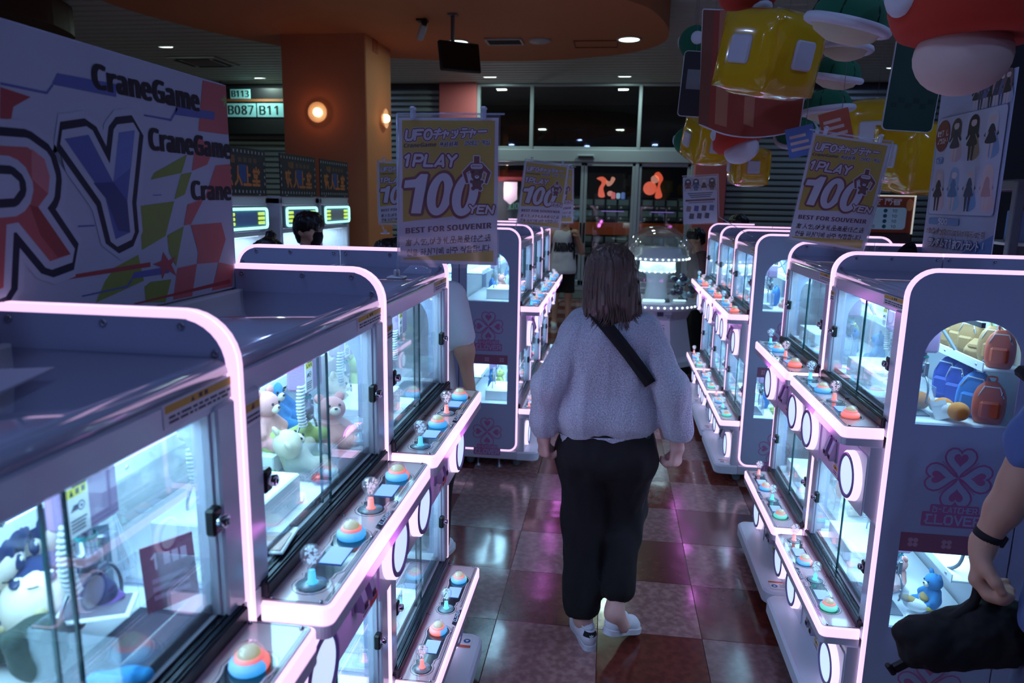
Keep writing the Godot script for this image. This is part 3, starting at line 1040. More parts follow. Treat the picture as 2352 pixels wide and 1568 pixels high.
	for k in o0.size():
		rings.append([V(o0[k].x, sy - 0.034, o0[k].y), V(o0[k].x, sy - 0.004, o0[k].y), V(o1[k].x, sy + 0.001, o1[k].y), V(o1[k].x, sy - 0.034, o1[k].y)])
	strip.loft(rings)
	obj("led_strip", strip.mesh(), led_pink(), cp)
	obj("deck_plate", G.new().prism(shelf_outline(0.007), 0.0, 0.006, plan_xf(sy - 0.004), 0.0015).mesh(), mat("mauve_metal", rgb(224, 184, 192), 0.3, 0.0, {"clearcoat_enabled": true, "clearcoat": 1.0, "clearcoat_roughness": 0.05}), cp)
	var pr := G.new()
	for sx in [0.0, 0.332]:
		for l in [[0.006, rgb(40, 42, 66)], [0.0045, rgb(224, 184, 192)], [0.0, rgb(30, 34, 52)]]:
			pr.col = l[1].srgb_to_linear()
			pr.prism(lozenge(l[0]), 0.0, 0.0006 + 0.0003 * (0.006 - l[0]) * 200, plan_xf(sy + 0.002) * T(sx, 0, 0))
	for s in [-1.0, 1.0]:
		pr.col = lin(40, 42, 66)
		pr.box(V(s * 0.20, sy + 0.0022, 0.118), V(0.28, 0.001, 0.002)).box(V(s * 0.20, sy + 0.0022, 0.114), V(0.28, 0.001, 0.001))
		pr.box(V(s * 0.349, sy + 0.0022, 0.065), V(0.0015, 0.001, 0.1))
	pr.col = lin(26, 28, 44)
	pr.prism(path2("-0.055 0.123 -0.045 0.108 0.035 0.108 0.045 0.123"), 0.0, 0.0012, plan_xf(sy + 0.002))
	obj("deck_print", pr.mesh(), mat("deck_print", Color.WHITE, 0.15, 0.0, {"vertex_color_use_as_albedo": true, "clearcoat_enabled": true, "clearcoat": 1.0, "clearcoat_roughness": 0.04}), cp)
	var tx := G.new()
	strokes(tx, "CLOVER", -0.032, -0.0045, 0.009, 0.009, 0.0022, 0.0, lin(200, 205, 225), 0.12, 0.3, false)
	obj("deck_lettering", tx.mesh(), ink(), cp, T(0, sy + 0.0037, 0.1155, 0, -90))
	var bolt := G.new(true)
	for b in [[-0.345, 0.018], [-0.345, 0.108], [0.345, 0.018], [0.345, 0.108], [0.09, 0.116], [-0.09, 0.116], [0.0, 0.02]]:
		bolt.ball(V(b[0], sy + 0.003, b[1]), V(0.0045, 0.003, 0.0045), 8, 5)
	obj("deck_bolts", bolt.mesh(), mat("chrome", Color.WHITE), cp)
	for k in 2:
		var x := 0.332 * k
		var sc := obj("screen", G.new().box(V(0, 0, 0), V(0.068, 0.0016, 0.046), 0.0005).mesh(), glow("screen_blue", Color(0.22, 0.45, 0.95), 0.75), cp, T(-0.182 + x, sy + 0.0045, 0.073))
		sc.name = "screen"
		obj("led_joystick", cache.joy[(k + n) % 3], null, cp, T(-0.291 + x, sy + 0.003, 0.069))
		obj("led_button", cache.btn[(k * 2 + n) % 4], null, cp, T(-0.096 + x, sy + 0.003, 0.073, 30 + 50 * k))
	# the front below the shelf: lit rings, coin slots, labels
	var b0 := sy - 0.292 if n == 0 else 0.10
	var by := sy - 0.06
	var fp := G.new()
	if n == 0:
		fp.prism(PackedVector2Array([Vector2(-0.30, by), Vector2(-0.30, b0 - 0.045), Vector2(-0.016, b0 - 0.045), Vector2(0.044, b0 + 0.01), Vector2(0.044, by)]), -0.371, 0.371, side_xf(0))
	else:
		fp.prism(PackedVector2Array([Vector2(-0.30, by), Vector2(-0.30, 0.12), Vector2(0.044, 0.12), Vector2(0.044, by)]), -0.371, 0.371, side_xf(0))
	obj("front_panel", fp.mesh(), white, t)
	var ry := sy - 0.198
	if not cache.has("ring"):
		cache.sq = G.new().prism(rect(-0.105, -0.105, 0.105, 0.105, 0.012), 0.0, 0.004, Transform3D(), 0.001).mesh()
		cache.drum = G.new(true).lathe([Vector2(0.086, 0.0), Vector2(0.085, 0.024), Vector2(0.080, 0.028), Vector2(0.077, 0.028)], 32, T(0, 0, 0, 0, 90)).mesh()
		cache.ring = G.new(true).lathe([Vector2(0.078, 0.027), Vector2(0.077, 0.031), Vector2(0.066, 0.031), Vector2(0.065, 0.026)], 32, T(0, 0, 0, 0, 90)).mesh()
		cache.lens = G.new(true).lathe([Vector2(0.066, 0.027), Vector2(0.04, 0.030), Vector2(0, 0.031)], 28, T(0, 0, 0, 0, 90)).mesh()
		var cs := G.new()
		cs.prism(rect(-0.022, -0.05, 0.022, 0.05, 0.006), 0.0, 0.004)
		cs.prism(path2("0.004 -0.044 0.026 -0.044 0.026 -0.02 0.012 0.03 0.004 0.03"), -0.012, 0.012, side_xf(0))
		cache.slot = join([[cs, mat("slot_steel", rgb(150, 152, 172), 0.3, 0.7)], [G.new().box(V(0, 0.036, 0.005), V(0.004, 0.022, 0.003)), mat("dark_slot", Color.BLACK)], [G.new().box(V(0, -0.03, 0.0275), V(0.018, 0.014, 0.002), 0.001), mat("dark_slot", Color.BLACK)]])
	for s in [-1.0, 1.0]:
		var rl := obj("ring_panel", cache.sq, white, t, T(s * 0.26, ry, 0.044))
		obj("lamp_drum", cache.drum, glow("ring_white", Color(0.93, 0.84, 1.0), 1.15), rl)
		obj("ring", cache.ring, mat("ring_mauve", rgb(120, 104, 160), 0.35), rl)
		obj("lamp_lens", cache.lens, glow("ring_lens", Color(0.78, 0.88, 1.0), 0.95), rl)
		obj("coin_slot", cache.slot, null, t, T(0.028 * s + 0.02, ry + 0.02, 0.044))
	if not cache.has("wl"):
		cache.wl = warning_label(0.185, 0.034)
		cache.wl2 = warning_label(0.05, 0.04)
		cache.red = G.new().box(V(0, 0, 0), V(0.05, 0.018, 0.0012)).mesh()
	obj("price_sticker", cache.wl2, ink(), t, T(0.06, ry - 0.06, 0.0448))
	obj("red_sticker", cache.red, mat("red_print", rgb(176, 60, 50), 0.5), t, T(0.12, ry - 0.07, 0.0448))
	var li := AreaLight3D.new()
	li.name = "tier_light"
	li.area_size = Vector2(0.66, 0.26)
	li.light_color = Color(0.64, 0.88, 1.0)
	li.light_energy = TIER_ENERGY
	li.shadow_enabled = true
	li.transform = T(0, top - 0.006, -0.19, 0, -90)
	t.add_child(li, true)


const TIER_ENERGY := 0.85


func led_pink() -> StandardMaterial3D:
	return glow("led_pink", Color(0.94, 0.76, 0.93), 1.3)


func make_machine() -> Node3D:
	var white := mat("machine_white", rgb(188, 190, 206), 0.32, 0.0, {"clearcoat_enabled": true, "clearcoat": 0.6, "clearcoat_roughness": 0.12})
	mat("black_plastic", rgb(20, 20, 24), 0.4)
	mat("chrome", rgb(200, 204, 214), 0.12, 1.0)
	var cy := Color(0.06, 0.62, 0.95)
	var co := Color(1.0, 0.42, 0.28)
	var cg := Color(0.25, 0.85, 0.75)
	cache.joy = [joystick_mesh(Color(0.08, 0.7, 0.95), "cyan"), joystick_mesh(Color(1.0, 0.42, 0.34), "coral"), joystick_mesh(Color(0.2, 0.85, 0.85), "teal")]
	cache.btn = [button_mesh(cy, cy, "cyan"), button_mesh(cy, co, "mixed"), button_mesh(co, cy, "warm"), button_mesh(cg, cy, "mint")]
	var t := thing("crane_game", "x", "crane game")
	# carcass: back, tier floors, roof, plinth
	var g := G.new()
	g.box(V(0, 0.90, -0.398), V(0.75, 1.40, 0.014))
	g.box(V(0, 1.145, -0.19), V(0.742, 0.05, 0.38))
	g.box(V(0, 0.83, -0.19), V(0.742, 0.03, 0.38))
	g.box(V(0, 0.42, -0.19), V(0.742, 0.04, 0.38))
	obj("carcass", g.mesh(), mat("inner_white", rgb(226, 230, 236), 0.45), t)
	var rf := G.new()
	var prof := PackedVector2Array([Vector2(-0.405, 1.555), Vector2(-0.014, 1.555), Vector2(-0.012, 1.568)])
	for k in 6:
		var a := deg_to_rad(90.0 * k / 5)
		prof.append(Vector2(-0.034 + 0.024 * cos(a), 1.570 + 0.024 * sin(a)))
	prof.append(Vector2(-0.405, 1.594))
	rf.smooth(true)
	rf.prism(prof, -0.371, 0.371, side_xf(0))
	obj("roof", rf.mesh(), mat("roof_gloss", rgb(160, 166, 186), 0.11, 0.0, {"clearcoat_enabled": true, "clearcoat": 1.0, "clearcoat_roughness": 0.06, "metallic_specular": 0.7}), t)
	var hd := obj("header", G.new().box(V(0, 1.541, -0.016), V(0.742, 0.046, 0.016), 0.003).box(V(0, 1.535, -0.20), V(0.742, 0.03, 0.36)).mesh(), white, t)
	obj("plinth", G.new().box(V(0, 0.098, -0.205), V(0.762, 0.062, DEEP), 0.006).mesh(), white, t)
	# foot tray
	var ft := PackedVector2Array([Vector2(-0.379, 0.0)]) + disc(-0.329, 0.096, 0.05, -1, 7, 180, 90) + disc(0.329, 0.096, 0.05, -1, 7, 90, 0) + PackedVector2Array([Vector2(0.379, 0.0)])
	var tray := obj("foot_tray", G.new().prism(ft, 0.068, 0.128, plan_xf(0), 0.010).mesh(), mat("tray_white", rgb(206, 212, 226), 0.35), t)
	var st := G.new()
	st.col = lin(220, 222, 228)
	st.box(V(0, 0, 0), V(0.10, 0.07, 0.001))
	fill(st, rect(-0.05, 0.02, 0.05, 0.035), 0.0008, lin(196, 84, 60))
	fill(st, disc(-0.03, -0.008, 0.014), 0.0008, lin(50, 100, 160))
	fill(st, path2("-0.037 -0.014 -0.023 -0.014 -0.03 0.0"), 0.001, lin(220, 226, 232))
	for k in 3:
		fill(st, rect(-0.008, 0.004 - 0.011 * k, 0.042, 0.008 - 0.011 * k), 0.0008, lin(90, 96, 120))
	obj("caution_sticker", st.mesh(), ink(), tray, T(0.31, 0.129, 0.06, 0, -90) * T(0, 0, 0, 0, 0, 90))
	# castors and levelling feet
	var wheel := G.new(true).lathe([Vector2(0, -0.012), Vector2(0.024, -0.012), Vector2(0.027, -0.008), Vector2(0.027, 0.008), Vector2(0.024, 0.012), Vector2(0, 0.012)], 16, T(0, 0.027, 0, 0, 0, 90))
	wheel.smooth(false)
	wheel.box(V(0.016, 0.045, 0.006), V(0.003, 0.05, 0.026)).box(V(-0.016, 0.045, 0.006), V(0.003, 0.05, 0.026)).box(V(0, 0.068, 0.006), V(0.036, 0.006, 0.03))
	wheel.box(V(0, 0.046, 0.03), V(0.02, 0.02, 0.012), 0.003)
	var wm := wheel.mesh()
	var lf := G.new(true).lathe([Vector2(0, 0), Vector2(0.024, 0), Vector2(0.024, 0.006), Vector2(0.008, 0.014), Vector2(0.007, 0.07), Vector2(0, 0.07)], 14).mesh()
	for sx in [-1.0, 1.0]:
		for z in [-0.04, -0.37]:
			obj("castor", wm, mat("grey_castor", rgb(110, 130, 140), 0.5), t, T(sx * 0.30, 0, z + 0.03))
		for z in [-0.13, -0.28]:
			obj("levelling_foot", lf, mat("claw_steel", Color.WHITE), t, T(sx * 0.34, 0, z))
	# side panels with their light strips, screws and glass
	var sp := side_panel_mesh()
	var rs := rim_strip_mesh()
	var sgm := [G.new().prism(rect(-0.362, 1.170, -0.073, 1.514), -0.001, 0.001, side_xf(0)).mesh(), G.new().prism(rect(-0.362, 0.46, -0.073, 0.746), -0.001, 0.001, side_xf(0)).mesh()]
	var scm := []
	for s in [-1.0, 1.0]:
		var scr := G.new(true)
		for p in [[-0.03, 1.600], [-0.085, 1.642], [-0.22, 1.642], [-0.39, 1.642]]:
			scr.lathe([Vector2(0.0065, 0), Vector2(0.006, 0.003), Vector2(0.003, 0.003), Vector2(0.0025, 0.001), Vector2(0, 0.001)], 10, T(-s * 0.006, p[1], p[0], 0, 0, 90 * s))
		scm.append(scr.mesh())
	for s in [-1.0, 1.0]:
		var p := obj("side_panel", sp, mat("panel_paint", rgb(164, 172, 200), 0.42), t, T(s * 0.3765, 0, 0))
		obj("led_strip", rs, led_pink(), p)
		for w in sgm:
			obj("side_window", w, mat("cabinet_glass", Color.WHITE), p)
		obj("screws", scm[0 if s < 0 else 1], mat("claw_steel", Color.WHITE), p)
	tier(t, 1.180, 1.518, 0)
	tier(t, 0.466, 0.806, 1)
	obj("warning_sticker", cache.wl, ink(), hd, T(0.285, 1.5475, -0.0073))
	obj("warning_sticker", cache.wl2, ink(), t, T(-0.345, 1.488, -0.0003))
	var glow_l := OmniLight3D.new()
	glow_l.name = "led_glow_light"
	glow_l.light_color = Color(0.95, 0.5, 1.0)
	glow_l.light_energy = 0.022
	glow_l.light_size = 0.05
	glow_l.omni_attenuation = 2.0
	glow_l.omni_range = 8.0
	glow_l.shadow_enabled = true
	glow_l.position = V(0, 1.06, 0.17)
	t.add_child(glow_l)
	return t


# the print on an outer end panel: two clover marks, and the band over the lower window
func end_print() -> ArrayMesh:
	var g := G.new()
	var mauve := lin(176, 104, 150)
	var ground := lin(164, 172, 200)
	for cy in [1.005, 0.262]:
		var petals := []
		for k in 4:
			var a := TAU * k / 4
			var h := PackedVector2Array()
			for j in 24:
				var t := TAU * j / 24.0
				# a heart with its point towards the middle
				var x := 0.0031 * 16.0 * pow(sin(t), 3) * 0.86
				var y := 0.0031 * (13.0 * cos(t) - 5.0 * cos(2 * t) - 2.0 * cos(3 * t) - cos(4 * t)) + 0.058
				h.append(Vector2(x, y).rotated(a) + Vector2(-0.21, cy))
			petals.append(h)
		for h in petals:
			fill(g, grown(h, 0.007), 0.0004, mauve)
		for h in petals:
			fill(g, grown(h, 0.001), 0.0007, ground)
		for k in 4:
			var a := TAU * k / 4
			var h := PackedVector2Array()
			for q in petals[k]:
				var c: Vector2 = Vector2(0, 0.066).rotated(a) + Vector2(-0.21, cy)
				h.append(c + (q - c) * 0.5)
			fill(g, h, 0.0009, mauve)
		for a in [45.0, -45.0]:
			g.col = mauve
			seg(g, Vector2(-0.21, cy) + Vector2(0.075, 0).rotated(deg_to_rad(a)), Vector2(-0.21, cy) - Vector2(0.075, 0).rotated(deg_to_rad(a)), 0.002, 0.0009, false)
		fill(g, rect(-0.305, cy - 0.168, -0.115, cy - 0.118, 0.006), 0.0012, mauve)
		fill(g, rect(-0.282, cy - 0.125, -0.135, cy - 0.092, 0.006), 0.0009, mauve)
		strokes(g, "G-CATCHER", -0.273, cy - 0.117, 0.017, 0.0112, 0.0034, 0.0015, ground, 0.0, 0.34, false)
		strokes(g, "CLOVER", -0.292, cy - 0.158, 0.029, 0.0215, 0.0062, 0.0015, ground, 0.0, 0.36, false)
	fill(g, rect(-0.36, 0.744, -0.075, 0.81), 0.0006, lin(150, 96, 118))
	for x in [-0.32, -0.2175, -0.115]:
		for k in 4:
			fill(g, disc(x + 0.011 * cos(TAU * k / 4 + 0.78), 0.777 + 0.011 * sin(TAU * k / 4 + 0.78), 0.008, -1, 10), 0.0009, lin(190, 150, 168))
	return g.mesh()


func build_machines() -> void:
	var m := make_machine()
	var ep := end_print()
	# x of the front, z of the middle, facing (+1 the front looks to +x), label, group
	var list := [
		[-0.587, -0.681, 1, "nearest crane game on the left, with plush dolls in its upper window"],
		[-0.587, -1.451, 1, "second crane game on the left, with plush bears and a green glitter case"],
		[-0.587, -2.221, 1, "third crane game on the left, with the large yellow price sign on its roof"],
		[0.902, -2.730, -1, "nearest crane game on the right, with blue and brown pouches behind its arched side window"],
		[0.902, -3.500, -1, "second crane game on the right, under the right yellow price sign"],
		[-0.587, -5.130, 1, "crane game with clover marks on its end panel, left of the walking woman"],
		[-0.587, -5.900, 1, "middle crane game of the far left block, behind the clover end panel"],
		[-0.587, -6.670, 1, "last crane game of the far left block, before the man in white"],
		[0.902, -5.130, -1, "crane game of the far right block nearest the camera, base lit pink"],
		[0.902, -5.900, -1, "middle crane game of the far right block"],
		[0.902, -6.670, -1, "last crane game of the far right block, beside the glass dome"],
		[-1.413, -1.451, -1, "crane game back to back with the second left one, behind the banner board"],
		[-1.413, -2.221, -1, "crane game behind the third left one, in front of the masked man"],
		[1.728, -2.730, 1, "crane game back to back behind the nearest right one"],
		[1.728, -3.500, 1, "crane game behind the second right one, with the black wrap lying on its roof"],
		[-1.413, -5.130, -1, "crane game behind the clover end panel of the far left block"],
		[-1.413, -5.900, -1, "crane game behind the middle one of the far left block"],
		[1.728, -5.130, 1, "crane game behind the near end of the far right block"],
		[1.728, -5.900, 1, "crane game behind the middle one of the far right block"],
	]
	for k in list.size():
		var d: Array = list[k]
		var xf := T(d[0], 0, d[1], 90 if d[2] > 0 else -90)
		var o: Node3D = m
		if k == 0:
			m.transform = xf
			tag(m, d[3], "crane game", "two-tier crane games")
		else:
			o = copy_of(m, "crane_game", xf, d[3], "crane game", "two-tier crane games")
		if k in [3, 8, 5, 15, 17, 13, 2, 4]:
			# the end that faces the camera (or, for the far ends, looks away from it)
			var near_is_right: bool = d[2] < 0
			var left := not near_is_right
			if k in [2, 4]:
				left = not left
			if left:
				obj("end_print", ep, ink(), o, Transform3D(Basis(V(0, 0, 1), Vector3.UP, V(-1, 0, 0)), V(-0.3826, 0, 0)))
			else:
				obj("end_print", ep, ink(), o, Transform3D(Basis(V(0, 0, -1), Vector3.UP, V(1, 0, 0)), V(0.3826, 0, -0.435)))


# ------------------------------------------------------------------ signs and posters
func price_print() -> ArrayMesh:
	var g := G.new()
	var yel := lin(186, 158, 20)
	var red := lin(120, 30, 26)
	var wh := lin(202, 200, 214)
	var bk := lin(60, 22, 28)
	g.col = wh
	g.box(V(0, 0.212, 0), V(0.297, 0.424, 0.001))
	fill(g, path2("-0.138 0.416 0.138 0.416 0.138 0.158 -0.138 0.122"), 0.0009, yel)
	fill(g, path2("-0.138 0.010 0.138 0.010 0.138 0.044 -0.138 0.014"), 0.0009, yel)
	g.shy = 0.045
	for l in [[0.0165, wh, 0.0012], [0.0140, red, 0.0014], [0.0072, wh, 0.0016]]:
		var x := strokes(g, "UFO", -0.128, 0.366, 0.026, 0.021, l[0], l[2], l[1], 0.16, 0.33)
		strokes(g, "キャッチャー", x, 0.367, 0.026, 0.0225, l[0] * 0.8, l[2], l[1], 0.12, 0.18)
	for l in [[0.0045, wh, 0.0012], [0.0019, bk, 0.0014]]:
		strokes(g, "夹娃娃机", -0.026, 0.3435, 0.013, 0.0125, l[0], l[2], l[1], 0.1, 0.18)
		strokes(g, "크레인 게임", 0.048, 0.3435, 0.013, 0.0125, l[0], l[2], l[1], 0.1, 0.14)
	words(g, "CraneGame", -0.134, 0.344, 0.0115, 0.098, 0.0014, bk, 0.15, 0.0005)
	g.shy = 0.0
	for l in [[0.0195, wh, 0.0018], [0.0175, red, 0.0020], [0.0078, wh, 0.0022]]:
		strokes(g, "1PLAY", -0.138, 0.287, 0.030, 0.024, l[0], l[2], l[1], 0.22, 0.38)
	# 100
	for l in [[0.008, red, 0.0024], [0.0, wh, 0.0026]]:
		g.col = l[1]
		fill(g, grown(path2("-0.113 0.148 -0.083 0.148 -0.060 0.263 -0.082 0.263 -0.098 0.248 -0.130 0.244 -0.134 0.222 -0.099 0.224"), l[0]), l[2], l[1])
		for cx in [-0.024, 0.052]:
			var o := PackedVector2Array()
			for q in disc(0, 0, 0.038 + l[0], 0.062 + l[0], 36):
				o.append(Vector2(cx + q.x + 0.2 * q.y, 0.205 + q.y))
			fill(g, o, l[2] + (0.00025 if cx > 0 else 0.0), l[1])
	for cx in [-0.024, 0.052]:
		for l in [[0.0105, 0.040, red, 0.0029], [0.0035, 0.032, lin(170, 120, 20), 0.0030]]:
			var o := PackedVector2Array()
			for q in disc(0, 0, l[0], l[1], 24):
				o.append(Vector2(cx + q.x + 0.2 * q.y, 0.205 + q.y))
			fill(g, o, l[3], l[2])
	for l in [[0.0125, red, 0.0030], [0.0058, wh, 0.0032]]:
		strokes(g, "YEN", 0.062, 0.153, 0.021, 0.0195, l[0], l[2], l[1], 0.22, 0.35)
	# a claw that holds a plain toy bear
	var claw := [path2("0.078 0.316 0.094 0.316 0.094 0.292 0.078 0.292"), path2("0.070 0.297 0.102 0.297 0.128 0.270 0.117 0.238 0.110 0.240 0.117 0.268 0.098 0.280 0.074 0.280 0.055 0.268 0.062 0.240 0.055 0.238 0.044 0.270")]
	var bear := [disc(0.086, 0.262, 0.0165), disc(0.073, 0.273, 0.007), disc(0.099, 0.273, 0.007), disc(0.087, 0.238, 0.014, 0.016), disc(0.076, 0.224, 0.006), disc(0.097, 0.224, 0.006), disc(0.071, 0.243, 0.005), disc(0.102, 0.243, 0.005)]
	for s in claw + bear:
		fill(g, grown(s, 0.003), 0.0034, wh)
	for s in claw:
		fill(g, s, 0.0036, red)
	fill(g, rect(0.066, 0.278, 0.106, 0.296, 0.008), 0.0037, red)
	fill(g, rect(0.068, 0.280, 0.104, 0.294, 0.006), 0.0038, wh)
	words(g, "ROUND1", 0.0725, 0.2845, 0.006, 0.027, 0.0039, red)
	for s in bear:
		fill(g, s, 0.0038, lin(110, 40, 34))
	fill(g, disc(0.087, 0.257, 0.0065, 0.005), 0.0040, wh)
	fill(g, disc(0.087, 0.259, 0.0024, 0.0018), 0.0041, red)
	for s in [-1.0, 1.0]:
		seg(g, Vector2(0.087 + s * 0.011, 0.2665), Vector2(0.087 + s * 0.005, 0.2655), 0.0016, 0.0041, true)
	# the lines on the white part
	g.shy = 0.085
	words(g, "BEST FOR SOUVENIR", -0.130, 0.098, 0.0165, 0.262, 0.0012, lin(96, 36, 66), 0.0, 0.0007)
	strokes(g, "有人气", -0.130, 0.062, 0.019, 0.0185, 0.0026, 0.0012, bk, 0.06, 0.22)
	seg(g, Vector2(-0.059, 0.065), Vector2(-0.062, 0.060), 0.003, 0.0012, true)
	strokes(g, "做为礼品是最佳之选", -0.056, 0.062, 0.019, 0.0172, 0.0024, 0.0012, bk, 0.06, 0.22)
	strokes(g, "선물 하시기에 아주 적합합니다", -0.128, 0.031, 0.019, 0.0158, 0.0026, 0.0012, bk, 0.06, 0.13)
	return g.mesh()


func price_sign(me: ArrayMesh, xf: Transform3D, rod_x: float, base: Vector3, label: String) -> void:
	# xf is the middle of the poster's lower edge; base is where the stand's foot stands, in the sign's own space
	var t := thing("price_sign", label, "sign", xf, "yellow price signs on clear stands")
	var clear := mat("clear_acrylic", Color.WHITE)
	var p := obj("poster", me, mat("poster_print", Color.WHITE, 0.5, 0.0, {"vertex_color_use_as_albedo": true}), t)
	obj("plastic_sleeve", G.new().box(V(0, 0.211, 0.0062), V(0.31, 0.445, 0.0006)).mesh(), mat("sleeve_film", Color(1, 1, 1, 0.04), 0.08), p)
	var rod := G.new(true)
	rod.tube([base + V(0, 0.005, 0), V(rod_x, 0.05, -0.006), V(rod_x, 0.435, -0.006)], 0.004, 8)
	rod.tube([V(rod_x, 0.435, -0.006), V(-signf(rod_x) * 0.165, 0.435, -0.006)], 0.003, 8)
	obj("stand_rod", rod.mesh(), mat("clear_rod", Color(0.8, 0.86, 0.95, 0.35), 0.1), t)
	var b := G.new()
	b.box(base + V(0, 0.004, 0), V(0.055, 0.008, 0.05), 0.003).box(base + V(0, 0.018, 0), V(0.018, 0.022, 0.018), 0.003)
	obj("stand_foot", b.mesh(), mat("white_plastic", Color.WHITE), t)
	for s in [-1.0, 1.0]:
		obj("clip", G.new().box(V(s * 0.105, 0.435, 0), V(0.014, 0.036, 0.020), 0.004).box(V(s * 0.105, 0.450, 0), V(0.018, 0.010, 0.024), 0.004).mesh(), mat("clear_clip", Color(0.9, 0.94, 1.0, 0.4), 0.08), t)


# a plain standing figure as printed art: hair, head, dress, legs in the given colours
func art_figure(g: G, x: float, y: float, h: float, z: float, hair: Color, dress: Color, shade: Color, kind: int) -> void:
	var g0 := g
	g = G.new()
	g.st = g0.st
	g.wx = [x, 1.75]
	fill(g, smooth2(PackedVector2Array([Vector2(x + h * 0.02, y), Vector2(x + h * 0.20, y + h * 0.10), Vector2(x + h * 0.16, y + h * 0.36), Vector2(x + h * 0.08, y + h * 0.55), Vector2(x - h * 0.05, y + h * 0.3)])), z, shade)
	var skin := lin(214, 196, 204)
	for s in [-1.0, 1.0]:
		fill(g, PackedVector2Array([Vector2(x + s * h * 0.02, y), Vector2(x + s * h * 0.055, y), Vector2(x + s * h * 0.075, y + h * 0.38), Vector2(x + s * h * 0.01, y + h * 0.38)]), z + 0.0002, dress.lerp(lin(40, 40, 60), 0.5) if kind % 2 else skin)
		fill(g, PackedVector2Array([Vector2(x + s * h * 0.07, y + h * 0.70), Vector2(x + s * h * 0.16, y + h * 0.50), Vector2(x + s * h * 0.13, y + h * 0.46), Vector2(x + s * h * 0.05, y + h * 0.60)]), z + 0.0003, dress)
	fill(g, smooth2(PackedVector2Array([Vector2(x - h * 0.12, y + h * 0.34), Vector2(x + h * 0.12, y + h * 0.34), Vector2(x + h * 0.06, y + h * 0.55), Vector2(x + h * 0.085, y + h * 0.72), Vector2(x - h * 0.085, y + h * 0.72), Vector2(x - h * 0.06, y + h * 0.55)])), z + 0.0004, dress)
	fill(g, smooth2(PackedVector2Array([Vector2(x - h * 0.12, y + h * (0.55 - 0.05 * kind)), Vector2(x - h * 0.04, y + h * 0.70), Vector2(x + h * 0.04, y + h * 0.70), Vector2(x + h * 0.12, y + h * (0.58 - 0.04 * kind)), Vector2(x + h * 0.11, y + h * 0.88), Vector2(x, y + h), Vector2(x - h * 0.11, y + h * 0.88)])), z + 0.0005, hair)
	fill(g, disc(x, y + h * 0.82, h * 0.065, h * 0.08), z + 0.0007, skin)
	fill(g, disc(x, y + h * 0.885, h * 0.08, h * 0.05, 16, 0, 180), z + 0.0008, hair)


